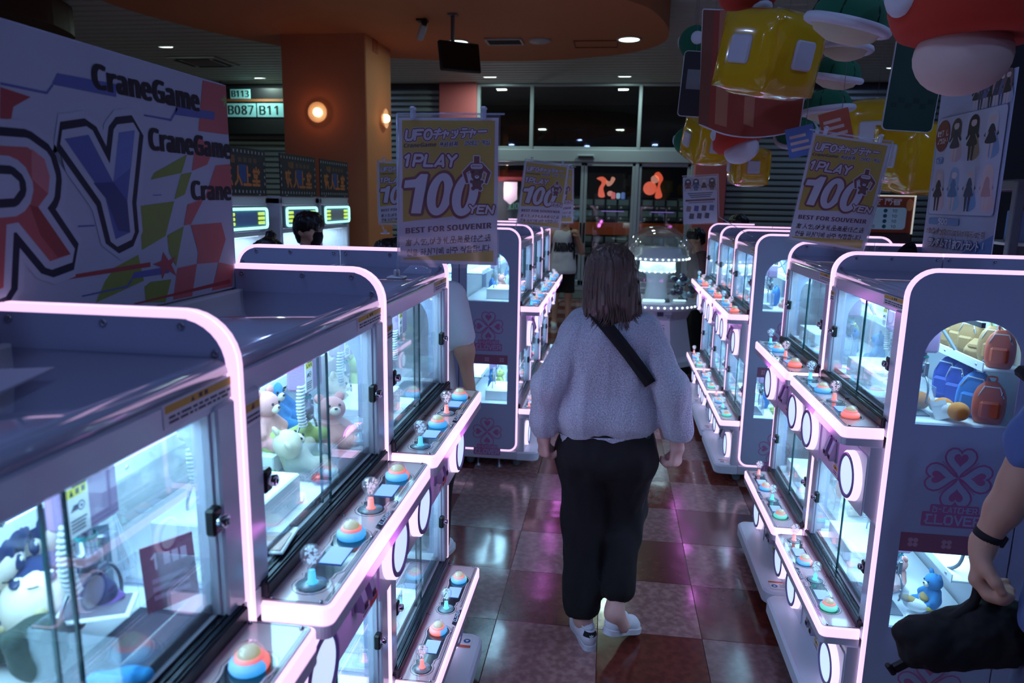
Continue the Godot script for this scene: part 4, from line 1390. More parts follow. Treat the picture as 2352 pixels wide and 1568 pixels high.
func build_signs() -> void:
	var print_m := mat("board_print", Color.WHITE, 0.6, 0.0, {"vertex_color_use_as_albedo": true})
	# ---- the long white banner board on the left row; X runs away from the camera, it faces the aisle
	var g := G.new()
	g.col = lin(172, 174, 194)
	g.box(V(1.041, 1.863, -0.010), V(1.586, 0.522, 0.02), 0.001)
	var red := lin(186, 92, 96)
	var grn := lin(128, 140, 62)
	var blu := lin(86, 96, 160)
	for s in ["1.504 1.892 1.636 1.939 1.609 1.896 1.491 1.877", "1.606 1.893 1.651 1.899 1.616 1.847 1.573 1.835", "1.444 1.821 1.572 1.831 1.529 1.754 1.442 1.728", "1.536 1.755 1.603 1.773 1.561 1.682 1.538 1.716", "1.428 1.719 1.440 1.662 1.286 1.635 1.319 1.675 1.352 1.699", "1.440 1.649 1.462 1.657 1.539 1.655 1.511 1.606 1.440 1.614"]:
		fill(g, path2(s), 0.0006, grn)
	for s in ["1.724 2.119 1.832 2.122 1.832 2.001 1.691 1.998", "1.651 1.902 1.684 1.988 1.754 1.957 1.720 1.920", "1.760 1.920 1.832 1.927 1.832 1.856 1.701 1.838", "1.604 1.775 1.624 1.823 1.697 1.838 1.633 1.777", "1.632 1.775 1.771 1.777 1.788 1.733 1.747 1.677 1.647 1.681 1.656 1.708", "1.566 1.678 1.647 1.681 1.618 1.606 1.540 1.607", "1.747 1.677 1.820 1.662 1.807 1.608 1.706 1.608"]:
		fill(g, path2(s), 0.0007, red)
	for s in ["1.194 1.695 1.467 1.700 1.466 1.690 1.197 1.688", "1.399 1.618 1.798 1.628 1.797 1.617 1.407 1.615", "1.113 2.014 1.175 2.007 1.135 1.986 1.128 1.966 1.105 1.962", "1.070 1.660 1.190 1.690 1.240 1.640 1.195 1.632 1.215 1.668"]:
		fill(g, path2(s), 0.0009, lin(160, 58, 62))
	fill(g, path2("1.515 1.719 1.533 1.699 1.564 1.706 1.543 1.688 1.560 1.660 1.524 1.679 1.505 1.659 1.502 1.687 1.474 1.695 1.507 1.700"), 0.001, lin(168, 70, 82))
	for s in ["1.243 2.057 1.401 2.062 1.399 2.037 1.228 2.036", "1.605 2.045 1.771 2.051 1.765 2.031 1.599 2.025", "1.409 1.683 1.536 1.685 1.531 1.670 1.397 1.670", "1.114 2.022 1.213 2.021 1.228 2.036 1.231 2.034 1.214 2.017 1.113 2.018", "1.484 2.013 1.580 2.014 1.605 2.042 1.611 2.039 1.582 2.009 1.485 2.010", "1.250 1.654 1.382 1.658 1.397 1.670 1.401 1.667 1.385 1.654 1.250 1.651", "1.493 1.845 1.525 1.846 1.524 1.844 1.493 1.843", "1.258 1.786 1.304 1.786 1.303 1.783 1.257 1.783"]:
		fill(g, path2(s), 0.0008, blu)
	fill(g, path2("1.820 2.100 1.826 2.092 1.831 2.092 1.829 2.078 1.815 2.068 1.816 2.081 1.802 2.085 1.814 2.090"), 0.001, lin(150, 160, 90))
	for b in [[1.335, 2.043, 0.047, 0.365], [1.496, 1.939, 0.047, 0.338]]:
		words(g, "CraneGame", b[0], b[1], b[2], b[3], 0.0012, lin(22, 20, 34), 0.0, 0.0035)
	words(g, "Crane", 1.645, 1.833, 0.045, 0.180, 0.0012, lin(22, 20, 34), 0.0, 0.0035)
	var ry := path2("1.243 1.943 1.307 1.956 1.366 1.869 1.396 1.968 1.447 1.977 1.404 1.831 1.405 1.767 1.358 1.755 1.339 1.837")
	var rr := path2("1.038 1.919 1.154 1.922 1.190 1.904 1.198 1.875 1.190 1.844 1.164 1.821 1.230 1.734 1.178 1.725 1.117 1.796 1.092 1.793 1.071 1.690 1.006 1.677")
	var ra := path2("0.70 1.65 0.76 1.65 0.79 1.72 0.86 1.72 0.89 1.65 0.95 1.65 0.85 1.92 0.80 1.92")
	var hole := path2("1.076 1.875 1.112 1.875 1.127 1.864 1.127 1.850 1.112 1.836 1.070 1.834")
	var halo := lin(176, 178, 198)
	for l in [[0.043, halo, 0.0014], [0.030, lin(22, 22, 52), 0.0017], [0.0155, halo, 0.0020]]:
		for p in [ra, rr, ry]:
			fill(g, grown(p, l[0]), l[2], l[1])
	fill(g, ry, 0.0023, lin(84, 96, 158))
	fill(g, path2("1.308 1.866 1.366 1.869 1.404 1.831 1.405 1.767 1.369 1.772 1.339 1.837"), 0.0025, lin(60, 68, 120))
	fill(g, path2("1.366 1.869 1.396 1.968 1.447 1.977 1.425 1.90"), 0.0025, lin(104, 118, 180))
	fill(g, rr, 0.0023, lin(176, 84, 88))
	fill(g, ra, 0.0023, lin(176, 84, 88))
	fill(g, path2("1.145 1.825 1.164 1.821 1.230 1.734 1.197 1.731 1.162 1.772"), 0.0025, lin(146, 56, 58))
	fill(g, path2("1.163 1.920 1.190 1.904 1.198 1.875 1.190 1.844 1.156 1.869"), 0.0025, lin(196, 116, 122))
	fill(g, grown(hole, 0.030), 0.0027, halo)
	fill(g, grown(hole, 0.0145), 0.0029, lin(22, 22, 52))
	fill(g, hole, 0.0031, halo)
	tag(obj("banner_board", g.mesh(), print_m, self, Transform3D(Basis(V(0, 0, -1), Vector3.UP, V(1, 0, 0)), V(-1.0, 0, 0))), "long white banner board with big outlined letters standing on the left machines", "banner")
	tag(obj("card_sheet", G.new().box(V(0, 0.012, 0), V(0.24, 0.004, 0.30), 0.001).mesh(), mat("grey_card", rgb(150, 148, 164), 0.6), self, T(-0.83, 1.594, -0.70, 14, 0, 2)), "pale card lying on the roof of the nearest left machine", "card")
	# ---- price signs
	var me := price_print()
	price_sign(me, T(-0.485, 1.655, -2.14), -0.155, V(-0.19, -0.061, -0.10), "large yellow price sign in front, on the third left machine")
	price_sign(me, T(0.8625, 1.689, -3.10, 0, 0, -8), 0.155, V(0.155, -0.073, -0.06), "tilted yellow price sign on the right machines, under the hanging inflatables")
	price_sign(me, T(-0.498, 1.669, -4.98, 0, 0, -6.5), -0.150, V(-0.165, -0.094, -0.05), "front one of the two small yellow price signs on the far left block")
	price_sign(me, T(-0.457, 1.672, -5.85, 0, 0, 1), -0.155, V(-0.19, -0.078, -0.02), "half-hidden small yellow price sign behind another, on the far left block")
	price_sign(me, T(-1.468, 1.662, -4.95), -0.155, V(-0.12, -0.068, -0.05), "small yellow price sign partly hidden behind the large left one")
	# ---- small white poster with printed figures
	var s := G.new()
	s.col = lin(196, 196, 214)
	s.box(V(0, 0.16, 0), V(0.23, 0.32, 0.001))
	fill(s, rect(-0.108, 0.225, -0.002, 0.312), 0.0007, lin(178, 170, 180))
	fill(s, rect(0.002, 0.225, 0.108, 0.312), 0.0007, lin(168, 164, 184))
	for k in 4:
		art_figure(s, -0.082 + 0.054 * k, 0.212, 0.095, 0.0009, [lin(50, 40, 44), lin(30, 30, 60), lin(180, 180, 190), lin(24, 22, 30)][k], [lin(120, 50, 40), lin(60, 76, 120), lin(34, 32, 42), lin(28, 26, 36)][k], lin(170, 164, 178), k)
	fill(s, rect(-0.108, 0.200, 0.108, 0.226), 0.0020, lin(196, 196, 214))
	for k in 3:
		fill(s, rect(-0.085 + 0.01 * k, 0.205 - 0.013 * k, 0.085 - 0.008 * k, 0.212 - 0.013 * k), 0.0021, lin(90, 86, 104))
	fill(s, rect(-0.10, 0.155, 0.10, 0.168), 0.0021, lin(110, 62, 40))
	fill(s, rect(-0.08, 0.142, 0.09, 0.148), 0.0021, lin(110, 104, 130))
	for k in 7:
		var cx := -0.078 + 0.052 * (k % 4) + (0.02 if k > 3 else 0.0)
		var cy := 0.105 - 0.052 * (k / 4)
		fill(s, path2("%f %f %f %f %f %f %f %f" % [cx - 0.018, cy - 0.016, cx + 0.012, cy - 0.021, cx + 0.018, cy + 0.016, cx - 0.012, cy + 0.021]), 0.0021, [lin(130, 110, 110), lin(50, 66, 140), lin(70, 70, 74), lin(80, 90, 130), lin(40, 46, 70), lin(40, 44, 90), lin(44, 50, 74)][k])
	var sp := thing("small_poster", "small white poster with printed figures left of the yellow inflatables", "poster", T(0.611, 1.708, -5.25, 0, 0, 4))
	obj("sheet", s.mesh(), print_m, sp)
	obj("plastic_sleeve", G.new().box(V(0, 0.16, 0.004), V(0.24, 0.335, 0.0006)).mesh(), mat("sleeve_film", Color.WHITE), sp)
	obj("stand_rod", G.new(true).tube([V(0.35, -0.108, 0.0), V(0.128, 0.04, -0.004), V(0.122, 0.33, -0.004), V(-0.12, 0.33, -0.004)], 0.0035, 8).mesh(), mat("clear_rod", Color.WHITE), sp)
	# ---- tall blue-white poster on the right rear machines, turned towards the aisle
	var p := G.new()
	p.col = lin(176, 188, 220)
	p.box(V(0, 0.37, 0), V(0.56, 0.76, 0.004))
	fill(p, path2("0.02 0.60 0.20 0.66 0.24 0.75 0.06 0.75"), 0.0026, lin(150, 166, 210))
	for k in 7:
		art_figure(p, 0.02 + 0.036 * k, 0.625, 0.13, 0.003 + 0.0004 * k, [lin(40, 36, 60), lin(190, 170, 180), lin(30, 30, 44), lin(90, 110, 170), lin(180, 150, 160), lin(60, 50, 70), lin(120, 90, 100)][k], [lin(24, 24, 40), lin(60, 60, 90), lin(90, 100, 150)][k % 3], lin(170, 184, 214), k)
	fill(p, rect(-0.255, 0.20, 0.265, 0.625, 0.02), 0.0066, lin(120, 140, 190))
	fill(p, rect(-0.252, 0.203, 0.262, 0.622, 0.018), 0.0068, lin(192, 200, 226))
	var hc := [lin(70, 50, 60), lin(26, 24, 34), lin(200, 206, 220), lin(190, 190, 206), lin(140, 170, 206), lin(190, 206, 222), lin(220, 196, 202)]
	var dc := [lin(44, 40, 66), lin(22, 20, 28), lin(40, 44, 66), lin(34, 32, 44), lin(84, 124, 168), lin(60, 76, 110), lin(190, 150, 158)]
	var sc := [lin(196, 180, 196), lin(150, 136, 110), lin(120, 156, 206), lin(206, 186, 202), lin(140, 180, 216), lin(110, 160, 214), lin(214, 190, 200)]
	for k in 7:
		var x := -0.095 + 0.135 * k if k < 3 else -0.19 + 0.127 * (k - 3)
		art_figure(p, x, 0.425 if k < 3 else 0.218, 0.185, 0.0072, hc[k], dc[k], sc[k], k)
	fill(p, disc(-0.205, 0.545, 0.060, 0.068), 0.0084, lin(118, 40, 38))
	fill(p, disc(-0.205, 0.545, 0.055, 0.063), 0.0086, lin(134, 50, 46))
	strokes(p, "描き下ろし", -0.252, 0.545, 0.022, 0.0165, 0.0034, 0.0088, lin(226, 220, 230), 0.0, 0.15)
	strokes(p, "イラスト", -0.242, 0.512, 0.022, 0.0165, 0.0034, 0.0088, lin(226, 220, 230), 0.0, 0.15)
	seg(p, Vector2(-0.160, 0.532), Vector2(-0.160, 0.518), 0.004, 0.0088, true)
	fill(p, rect(-0.235, 0.425, -0.175, 0.452, 0.008), 0.0084, lin(84, 140, 200))
	strokes(p, "全7", -0.228, 0.430, 0.017, 0.017, 0.003, 0.0088, lin(226, 230, 240), 0.0, 0.3)
	fill(p, rect(-0.24, 0.158, 0.02, 0.186, 0.01), 0.0068, lin(110, 150, 206))
	strokes(p, "500", -0.15, 0.161, 0.022, 0.02, 0.005, 0.0072, lin(224, 228, 240), 0.0, 0.35)
	fill(p, path2("-0.05 0.0 0.278 0.13 0.278 -0.008 -0.05 -0.008"), 0.0028, lin(90, 140, 206))
	fill(p, path2("-0.28 0.14 -0.28 0.05 -0.10 -0.008 -0.28 -0.008"), 0.0028, lin(140, 170, 216))
	for l in [[0.0078, lin(224, 228, 240), 0.0070], [0.0032, lin(120, 60, 84), 0.0074]]:
		strokes(p, "ホロライブ", -0.25, 0.115, 0.023, 0.0185, l[0], l[2], l[1], 0.0, 0.12)
		strokes(p, "ラウンドワンオリジナルステッカーを", -0.13, 0.115, 0.023, 0.0185, l[0], l[2], l[1], 0.0, 0.12)
	for l in [[0.013, lin(70, 100, 176), 0.0070], [0.006, lin(220, 228, 244), 0.0074]]:
		strokes(p, "ランダムで", -0.22, 0.062, 0.034, 0.031, l[0], l[2], l[1], 0.0, 0.18)
		strokes(p, "1枚プレゼント", -0.04, 0.062, 0.034, 0.031, l[0], l[2], l[1], 0.0, 0.14)
	seg(p, Vector2(0.225, 0.096), Vector2(0.225, 0.074), 0.007, 0.0074, true)
	fill(p, rect(-0.27, -0.008, 0.10, 0.026, 0.01), 0.0084, lin(96, 44, 48))
	for k in 9:
		fill(p, rect(-0.24 + 0.034 * k, 0.004, -0.216 + 0.034 * k, 0.014), 0.0088, lin(190, 176, 186))
	var tp := thing("tall_poster", "tall pale blue poster of printed figures on the right rear machines", "poster", T(1.548, 1.602, -3.555, -88))
	obj("panel", p.mesh(), print_m, tp, Transform3D(Basis.from_scale(V(1.12, 1.06, 1)), Vector3.ZERO))
	obj("easel_foot", G.new().box(V(0, -0.004, -0.03), V(0.4, 0.006, 0.10), 0.002).mesh(), mat("white_plastic", Color.WHITE), tp)
	# ---- lit sign of the money changer
	var c := thing("money_changer", "dark money changer with a lit teal and brown panel behind the tilted sign", "money changer", T(2.38, 0, -7.2))
	obj("case", G.new().box(V(0, 0.96, -0.2), V(0.78, 1.92, 0.36), 0.015).box(V(0.06, 1.40, -0.01), V(0.34, 0.18, 0.04), 0.01).mesh(), mat("changer_case", rgb(58, 40, 40), 0.5), c)
	var q := G.new()
	q.col = lin(150, 74, 50)
	q.box(V(0, 0, 0), V(0.72, 0.33, 0.008), 0.001)
	fill(q, rect(-0.35, -0.135, 0.305, 0.065, 0.03), 0.0046, lin(206, 240, 240))
	fill(q, disc(0.325, 0.09, 0.03, 0.055), 0.0046, lin(230, 150, 90))
	strokes(q, "紙幣両替", -0.055, 0.090, 0.052, 0.066, 0.007, 0.0048, lin(236, 236, 236), 0.0, 0.2)
	strokes(q, "有紙", -0.225, 0.090, 0.052, 0.066, 0.007, 0.0048, lin(236, 236, 236), 0.0, 0.2)
	for k in 4:
		var y := 0.035 - 0.048 * k
		fill(q, rect(-0.30, y - 0.014, -0.19, y + 0.014, 0.004), 0.0048, lin(40, 110, 116))
		fill(q, path2("%f %f %f %f %f %f" % [-0.165, y - 0.006, -0.165, y + 0.006, -0.148, y]), 0.0048, lin(120, 50, 50))
		fill(q, rect(-0.12, y - 0.016, -0.04, y + 0.016, 0.004), 0.0048, lin(60, 150, 156))
		strokes(q, ["9", "4", "1", "10"][k].replace("9", "5"), 0.0, y - 0.012, 0.024, 0.016, 0.005, 0.0048, lin(40, 110, 116))
		fill(q, disc(0.12, y, 0.018), 0.0048, lin(30, 100, 106))
		strokes(q, "10", 0.18, y - 0.012, 0.024, 0.018, 0.005, 0.0048, lin(40, 110, 116))
	obj("lit_panel", q.mesh(), mat("lit_panel", Color.WHITE, 0.3, 0.0, {"vertex_color_use_as_albedo": true}), c, T(0, 1.775, 0.0))
	var fr := G.new()
	for e in [-1.0, 1.0]:
		fr.box(V(e * 0.366, 1.775, 0.004), V(0.012, 0.35, 0.02), 0.002)
	fr.box(V(0, 1.945, 0.004), V(0.744, 0.012, 0.02), 0.002)
	obj("lamp_frame", fr.mesh(), glow("frame_glow", Color(0.9, 0.9, 0.85), 0.5), c)
	var al := AreaLight3D.new()  # added lamp out in front, standing in for the panel's own glow
	al.name = "panel_fill_light"
	al.area_size = Vector2(0.70, 0.05)
	al.light_color = Color(0.85, 1.0, 1.0)
	al.light_energy = 0.25
	al.shadow_enabled = true
	al.transform = T(0, 1.95, 0.14, 180, 60)
	c.add_child(al)
	# ---- hanging board of lit numbers
	var nb := thing("number_board", "black hanging board with lit teal panels reading B113 and B087", "display board", T(-7.1, 3.1, -14.82))
	obj("board", G.new().box(V(0, 0.45, 0), V(2.6, 0.92, 0.12), 0.01).mesh(), mat("black_plastic", Color.BLACK), nb)
	for s2 in [-1.0, 1.0]:
		obj("hanger", G.new(true).tube([V(s2 * 1.1, 0.9, 0), V(s2 * 1.1, 1.05, 0)], 0.02, 8).mesh(), mat("grey_steel", Color.WHITE), nb)
	obj("orange_bar", G.new().box(V(0, 0.665, 0.064), V(2.5, 0.05, 0.01)).mesh(), mat("orange_bar", rgb(120, 70, 40), 0.6), nb)
	for d in [[-0.64, 0.79, 0.44, 0.19, "B113"], [-0.645, 0.468, 0.66, 0.27, "B087"], [0.045, 0.468, 0.66, 0.27, "B11"]]:
		var pn := obj("display_panel", G.new().box(V(0, 0, 0), V(d[2], d[3], 0.01), 0.002).mesh(), glow("panel_teal", Color(0.30, 0.52, 0.56), 0.22, Color(0.5, 0.7, 0.72)), nb, T(d[0], d[1], 0.065))
		var n := G.new()
		words(n, d[4], -d[2] * 0.42, -d[3] * 0.32, d[3] * 0.66, d[2] * (0.84 if d[4].length() > 3 else 0.6), 0.008, lin(14, 22, 26), 0.0, 0.008, "Droid Sans Mono")
		obj("digits", n.mesh(), ink(), pn)
	# ---- clear wrap and cable on the roofs
	tag(obj("cable_wrap", G.new(true).tube(smooth3([V(-0.04, 0.02, 0), V(0.0, 0.06, 0.01), V(0.04, 0.03, 0.0), V(0.0, 0.012, 0.02), V(-0.03, 0.04, 0.01), V(0.02, 0.085, 0), V(0.05, 0.03, -0.02)], 4), 0.013, 8).box(V(0, 0.02, 0), V(0.07, 0.05, 0.05), 0.01).mesh(), mat("black_fabric", rgb(16, 16, 22), 0.8), self, T(1.36, 1.594, -3.60)), "black bundled cable lying on the right machines' roof", "cable")
	var pb := G.new(true)
	pb.loft([ring3(V(0, 0.0, 0), 0.05, 0.035, 10), ring3(V(0.01, 0.014, 0), 0.045, 0.03, 10), ring3(V(0, 0.026, 0.005), 0.02, 0.015, 10)])
	tag(obj("plastic_bag", pb.mesh(), mat("bag_film", Color(0.85, 0.9, 1.0, 0.25), 0.1), self, T(-0.66, 1.595, -2.42)), "crumpled clear plastic bag on the roof beside the large price sign's foot", "bag")


func ring3(c: Vector3, rx: float, rz: float, n: int, wob := 0.0) -> Array:
	var r := []
	for k in n:
		var a := TAU * k / n
		var w := 1.0 + wob * sin(a * 3.0 + c.y * 40.0)
		r.append(c + V(rx * w * cos(a), 0, rz * w * sin(a)))
	return r


# ------------------------------------------------------------------ what stands in the background
func vpaint(n: String, r := 0.6, e := {}) -> StandardMaterial3D:
	var d := {"vertex_color_use_as_albedo": true}
	d.merge(e)
	return mat(n, Color.WHITE, r, 0.0, d)


func prize_cabinet(z: float, label: String, k: int) -> void:
	# a tall lit cabinet of the left wall row, its front looks to +x
	var t := thing("prize_cabinet", label, "prize machine", T(-3.2, 0, z, 90), "lit prize cabinets by the orange pillar")
	var white := mat("machine_white", Color.WHITE)
	var g := G.new()
	for s in [-1.0, 1.0]:
		g.box(V(s * 0.425, 0.92, -0.4), V(0.05, 1.82, 0.8), 0.012)
	g.box(V(0, 1.80, -0.4), V(0.90, 0.08, 0.8), 0.012).box(V(0, 0.92, -0.78), V(0.86, 1.7, 0.03)).box(V(0, 0.32, -0.38), V(0.82, 0.64, 0.74), 0.01).box(V(0, 1.50, -0.04), V(0.80, 0.04, 0.06), 0.005)
	obj("cabinet", g.mesh(), white, t)
	obj("deck", G.new().box(V(0, 0.66, 0.06), V(0.84, 0.06, 0.22), 0.015).mesh(), mat("deck_grey", rgb(110, 112, 130), 0.4), t)
	obj("glass_front", G.new().box(V(0, 1.09, -0.02), V(0.80, 0.78, 0.006)).mesh(), mat("cabinet_glass", Color.WHITE), t)
	var sh := [G.new(), G.new()]
	for j in 2:
		sh[j].box(V(0, 0.92 + 0.27 * j, -0.45), V(0.80, 0.015, 0.4), 0.003)
		obj("shelf", sh[j].mesh(), mat("red_shelf", rgb(196, 70, 90), 0.5), t)
	for j in 10:
		var c: Color = [rgb(210, 190, 200), rgb(90, 130, 190), rgb(220, 220, 230), rgb(200, 120, 130), rgb(230, 210, 120)][(j * 3 + k) % 5]
		var x := -0.32 + 0.16 * (j % 5)
		var y := 0.93 if j < 5 else 1.20
		var bx := thing("prize_box", "small prize box on a shelf of the lit prize cabinets by the orange pillar", "box", t.transform * T(x, y, -0.42, rng.randf_range(-20, 20)), "boxes in the lit prize cabinets")
		obj("carton", G.new().box(V(0, 0.075, 0), V(0.10, 0.15, 0.08), 0.004).mesh(), mat("carton_%d" % ((j * 3 + k) % 5), c, 0.6), bx)
		obj("lid_band", G.new().box(V(0, 0.11, 0.0), V(0.102, 0.03, 0.082), 0.002).mesh(), mat("white_plastic", Color.WHITE), bx)
	# the lit header: glowing frame, yellow pills, blue middle
	obj("header_plate", G.new().box(V(0, 1.64, 0.0), V(0.80, 0.22, 0.04), 0.01).mesh(), mat("header_grey", rgb(120, 140, 150), 0.4), t)
	var ring := []
	for q in rect(-0.37, 1.555, 0.37, 1.725, 0.03):
		ring.append(V(q.x, q.y, 0.03))
	ring.append(ring[0])
	obj("neon_frame", G.new(true).tube(ring, 0.012, 8).mesh(), glow("neon_cyan", Color(0.62, 1.0, 0.98), 1.7), t)
	obj("screen", G.new().box(V(0, 1.64, 0.022), V(0.36, 0.12, 0.006)).mesh(), mat("header_screen_%d" % k, [rgb(120, 150, 200), rgb(110, 120, 180), rgb(190, 190, 205)][k], 0.3), t)
	for s in [-1.0, 1.0]:
		for j in 3:
			obj("lamp_pill", G.new().box(V(s * 0.27, 1.60 + 0.04 * j, 0.024), V(0.12, 0.026, 0.012), 0.008).mesh(), glow("pill_yellow", Color(0.80, 0.95, 0.10), 0.85), t)
	obj("led_tube", G.new(true).tube([V(-0.38, 1.48, -0.08), V(0.38, 1.48, -0.08)], 0.012, 8).mesh(), glow("tube_white", Color.WHITE), t)
	var l := AreaLight3D.new()
	l.name = "cabinet_light"
	l.area_size = Vector2(0.7, 0.4)
	l.light_color = Color(0.72, 0.93, 1.0)
	l.light_energy = 1.1
	l.shadow_enabled = true
	l.transform = T(0, 1.46, -0.36, 0, -90)
	t.add_child(l)
	# the film-strip banner on top
	var b := G.new()
	b.col = lin(26, 30, 48)
	b.box(V(0, 0.20, 0), V(0.86, 0.41, 0.008))
	for j in 13:
		for y in [0.03, 0.37]:
			fill(b, rect(-0.405 + 0.0645 * j, y - 0.012, -0.385 + 0.0645 * j, y + 0.014, 0.005), 0.0046, lin(150, 160, 176))
	for j in 4:
		for s in [-1.0, 1.0]:
			fill(b, rect(s * 0.405 - 0.01, 0.09 + 0.06 * j, s * 0.405 + 0.01, 0.115 + 0.06 * j, 0.005), 0.0046, lin(150, 160, 176))
	fill(b, rect(-0.37, 0.062, 0.37, 0.34), 0.0044, lin(34, 38, 58))
	fill(b, rect(-0.06, 0.08, 0.10, 0.26), 0.0046, lin(40, 72, 140))
	strokes(b, "映画", -0.24, 0.275, 0.05, 0.05, 0.012, 0.0048, lin(130, 84, 50), 0.0, 0.2)
	for j in 4:
		fill(b, rect(-0.07 + 0.09 * j, 0.28, -0.01 + 0.09 * j, 0.32), 0.0047, lin(96, 70, 60))
	for l2 in [[0.036, lin(70, 44, 40), 0.0050], [0.024, lin(190, 112, 62), 0.0052]]:
		strokes(b, "映人上堂", -0.31, 0.09, 0.15, 0.125, l2[0], l2[2], l2[1], 0.0, 0.3)
	var ft := thing("film_banner", label.replace("lit prize cabinet", "dark film-strip banner on the lit cabinet"), "banner", T(-3.2, 1.845, z, 90), "film-strip banners")
	obj("sheet", b.mesh(), vpaint("banner_print"), ft)
	for s in [-1.0, 1.0]:
		obj("clip_foot", G.new().box(V(s * 0.3, 0.004, -0.015), V(0.03, 0.012, 0.04), 0.003).mesh(), mat("white_plastic", Color.WHITE), ft)


func build_background() -> void:
	prize_cabinet(-6.06, "lit prize cabinet half hidden by the banner board", 0)
	prize_cabinet(-7.22, "lit prize cabinet behind the masked man", 1)
	prize_cabinet(-8.20, "lit prize cabinet nearest the orange pillar", 2)
	# ---- round game under a clear dome
	var d := thing("dome_game", "round prize game with a clear dome and rings of white lights", "dome machine", T(0.52, 0, -8.15))
	var six := []
	for q in [[0.50, 0.10], [0.50, 0.16], [0.44, 0.20], [0.36, 0.60], [0.42, 0.72]]:
		var r := []
		for k in 8:
			var a := TAU * (k + 0.5) / 8
			r.append(V(q[0] * cos(a), q[1], q[0] * sin(a)))
		six.append(r)
	obj("pedestal", G.new().loft(six).mesh(), mat("machine_white", Color.WHITE), d)
	obj("skirt", G.new().lathe([Vector2(0, 0), Vector2(0.44, 0.0), Vector2(0.44, 0.10), Vector2(0, 0.10)], 24).mesh(), mat("black_plastic", Color.BLACK), d)
	obj("rim", G.new(true).lathe([Vector2(0.40, 0.70), Vector2(0.47, 0.72), Vector2(0.475, 0.78), Vector2(0.45, 0.79), Vector2(0, 0.785)], 40).mesh(), mat("machine_white", Color.WHITE), d)
	obj("dome", G.new(true).lathe([Vector2(0.452, 0.79), Vector2(0.465, 0.95), Vector2(0.46, 1.1), Vector2(0.43, 1.25), Vector2(0.375, 1.38), Vector2(0.29, 1.49), Vector2(0.18, 1.565), Vector2(0.08, 1.592), Vector2(0, 1.598)], 40).mesh(), mat("cabinet_glass", Color.WHITE), d)
	obj("inner_dome", G.new(true).lathe([Vector2(0.34, 1.27), Vector2(0.31, 1.38), Vector2(0.22, 1.49), Vector2(0.10, 1.55), Vector2(0, 1.56)], 32).mesh(), mat("cabinet_glass", Color.WHITE), d)
	obj("plate", G.new(true).lathe([Vector2(0, 1.22), Vector2(0.30, 1.225), Vector2(0.335, 1.25), Vector2(0.33, 1.27), Vector2(0.26, 1.30), Vector2(0.25, 1.36), Vector2(0, 1.37)], 40).mesh(), mat("glass_white", rgb(210, 232, 236), 0.25), d)
	obj("column_light", G.new(true).lathe([Vector2(0.18, 1.10), Vector2(0.20, 1.12), Vector2(0.19, 1.22)], 32).mesh(), glow("column_glow", Color(0.80, 0.97, 1.0), 0.9), d)
	obj("column", G.new(true).lathe([Vector2(0.13, 0.79), Vector2(0.11, 0.95), Vector2(0.12, 1.06), Vector2(0.18, 1.10)], 24).mesh(), mat("glass_white", Color.WHITE), d)
	var bulb := G.new(true).ball(V(0, 0, 0), V(0.012, 0.012, 0.012), 8, 6).mesh()
	for c in [[0.478, 0.755, 44], [0.338, 1.25, 34], [0.19, 1.105, 18]]:
		for k in c[2]:
			var a: float = TAU * k / c[2]
			obj("bulb", bulb, glow("bulb_white", Color(0.92, 1.0, 1.0), 1.8), d, T(c[0] * cos(a), c[1], c[0] * sin(a)))
	obj("light_bar", G.new().box(V(-0.04, 0.81, 0.30), V(0.24, 0.03, 0.03), 0.008).mesh(), glow("column_glow", Color.WHITE), d)
	obj("light_bar", G.new().box(V(0.24, 0.81, 0.22), V(0.14, 0.02, 0.03), 0.006, T(0, 0, 0, 0)).mesh(), glow("column_glow", Color.WHITE), d)
	var pr := G.new()
	fill(pr, rect(0.02, 0.655, 0.085, 0.705), 0.001, lin(40, 44, 80))
	fill(pr, rect(0.10, 0.66, 0.19, 0.668), 0.001, lin(60, 60, 100))
	fill(pr, rect(0.12, 0.64, 0.20, 0.648), 0.001, lin(60, 60, 100))
	strokes(pr, "5", 0.06, 0.50, 0.06, 0.04, 0.007, 0.001, lin(90, 80, 130))
	obj("pedestal_print", pr.mesh(), ink(), d, T(-0.02, 0, 0.395, 0, 12) * T(0, 0, 0, 0, -12))
	var dl := AreaLight3D.new()
	dl.name = "dome_light"
	dl.area_size = Vector2(0.4, 0.4)
	dl.light_color = Color(0.78, 0.95, 1.0)
	dl.light_energy = 0.9
	dl.shadow_enabled = true
	dl.transform = T(0, 1.21, 0, 0, -90)
	d.add_child(dl)
	for k in 26:
		var a := rng.randf_range(-0.9, 1.3)
		var r := rng.randf_range(0.22, 0.40)
		var y := 0.80 + 0.05 * float(k % 6)
		tag(obj("capsule_prize", G.new(true).ball(V(0, 0, 0), V(0.036, 0.032, 0.036), 10, 7).mesh(), mat("prize_dark_%d" % (k % 3), [rgb(30, 60, 62), rgb(150, 180, 190), rgb(40, 44, 70)][k % 3], 0.25, 0.3), self, T(0.52 + r * cos(a), y, -8.15 + r * sin(a))), "small shiny capsule heaped under the clear dome", "capsule", "capsules under the dome")
	# ---- capsule machines behind the glass doors
	var unit := thing("capsule_machine", "small capsule machine in the rack beyond the glass doors", "capsule machine", T(0, 0, 0), "capsule machines beyond the glass")
	obj("case", G.new().box(V(0, 0.12, 0), V(0.25, 0.235, 0.30), 0.012).box(V(0.05, 0.05, 0.155), V(0.07, 0.06, 0.02), 0.006).mesh(), mat("capsule_case", rgb(70, 80, 86), 0.4), unit)
	obj("window", G.new().box(V(0, 0.165, 0.152), V(0.21, 0.12, 0.006), 0.002).mesh(), mat("capsule_window", rgb(130, 150, 156), 0.15), unit)
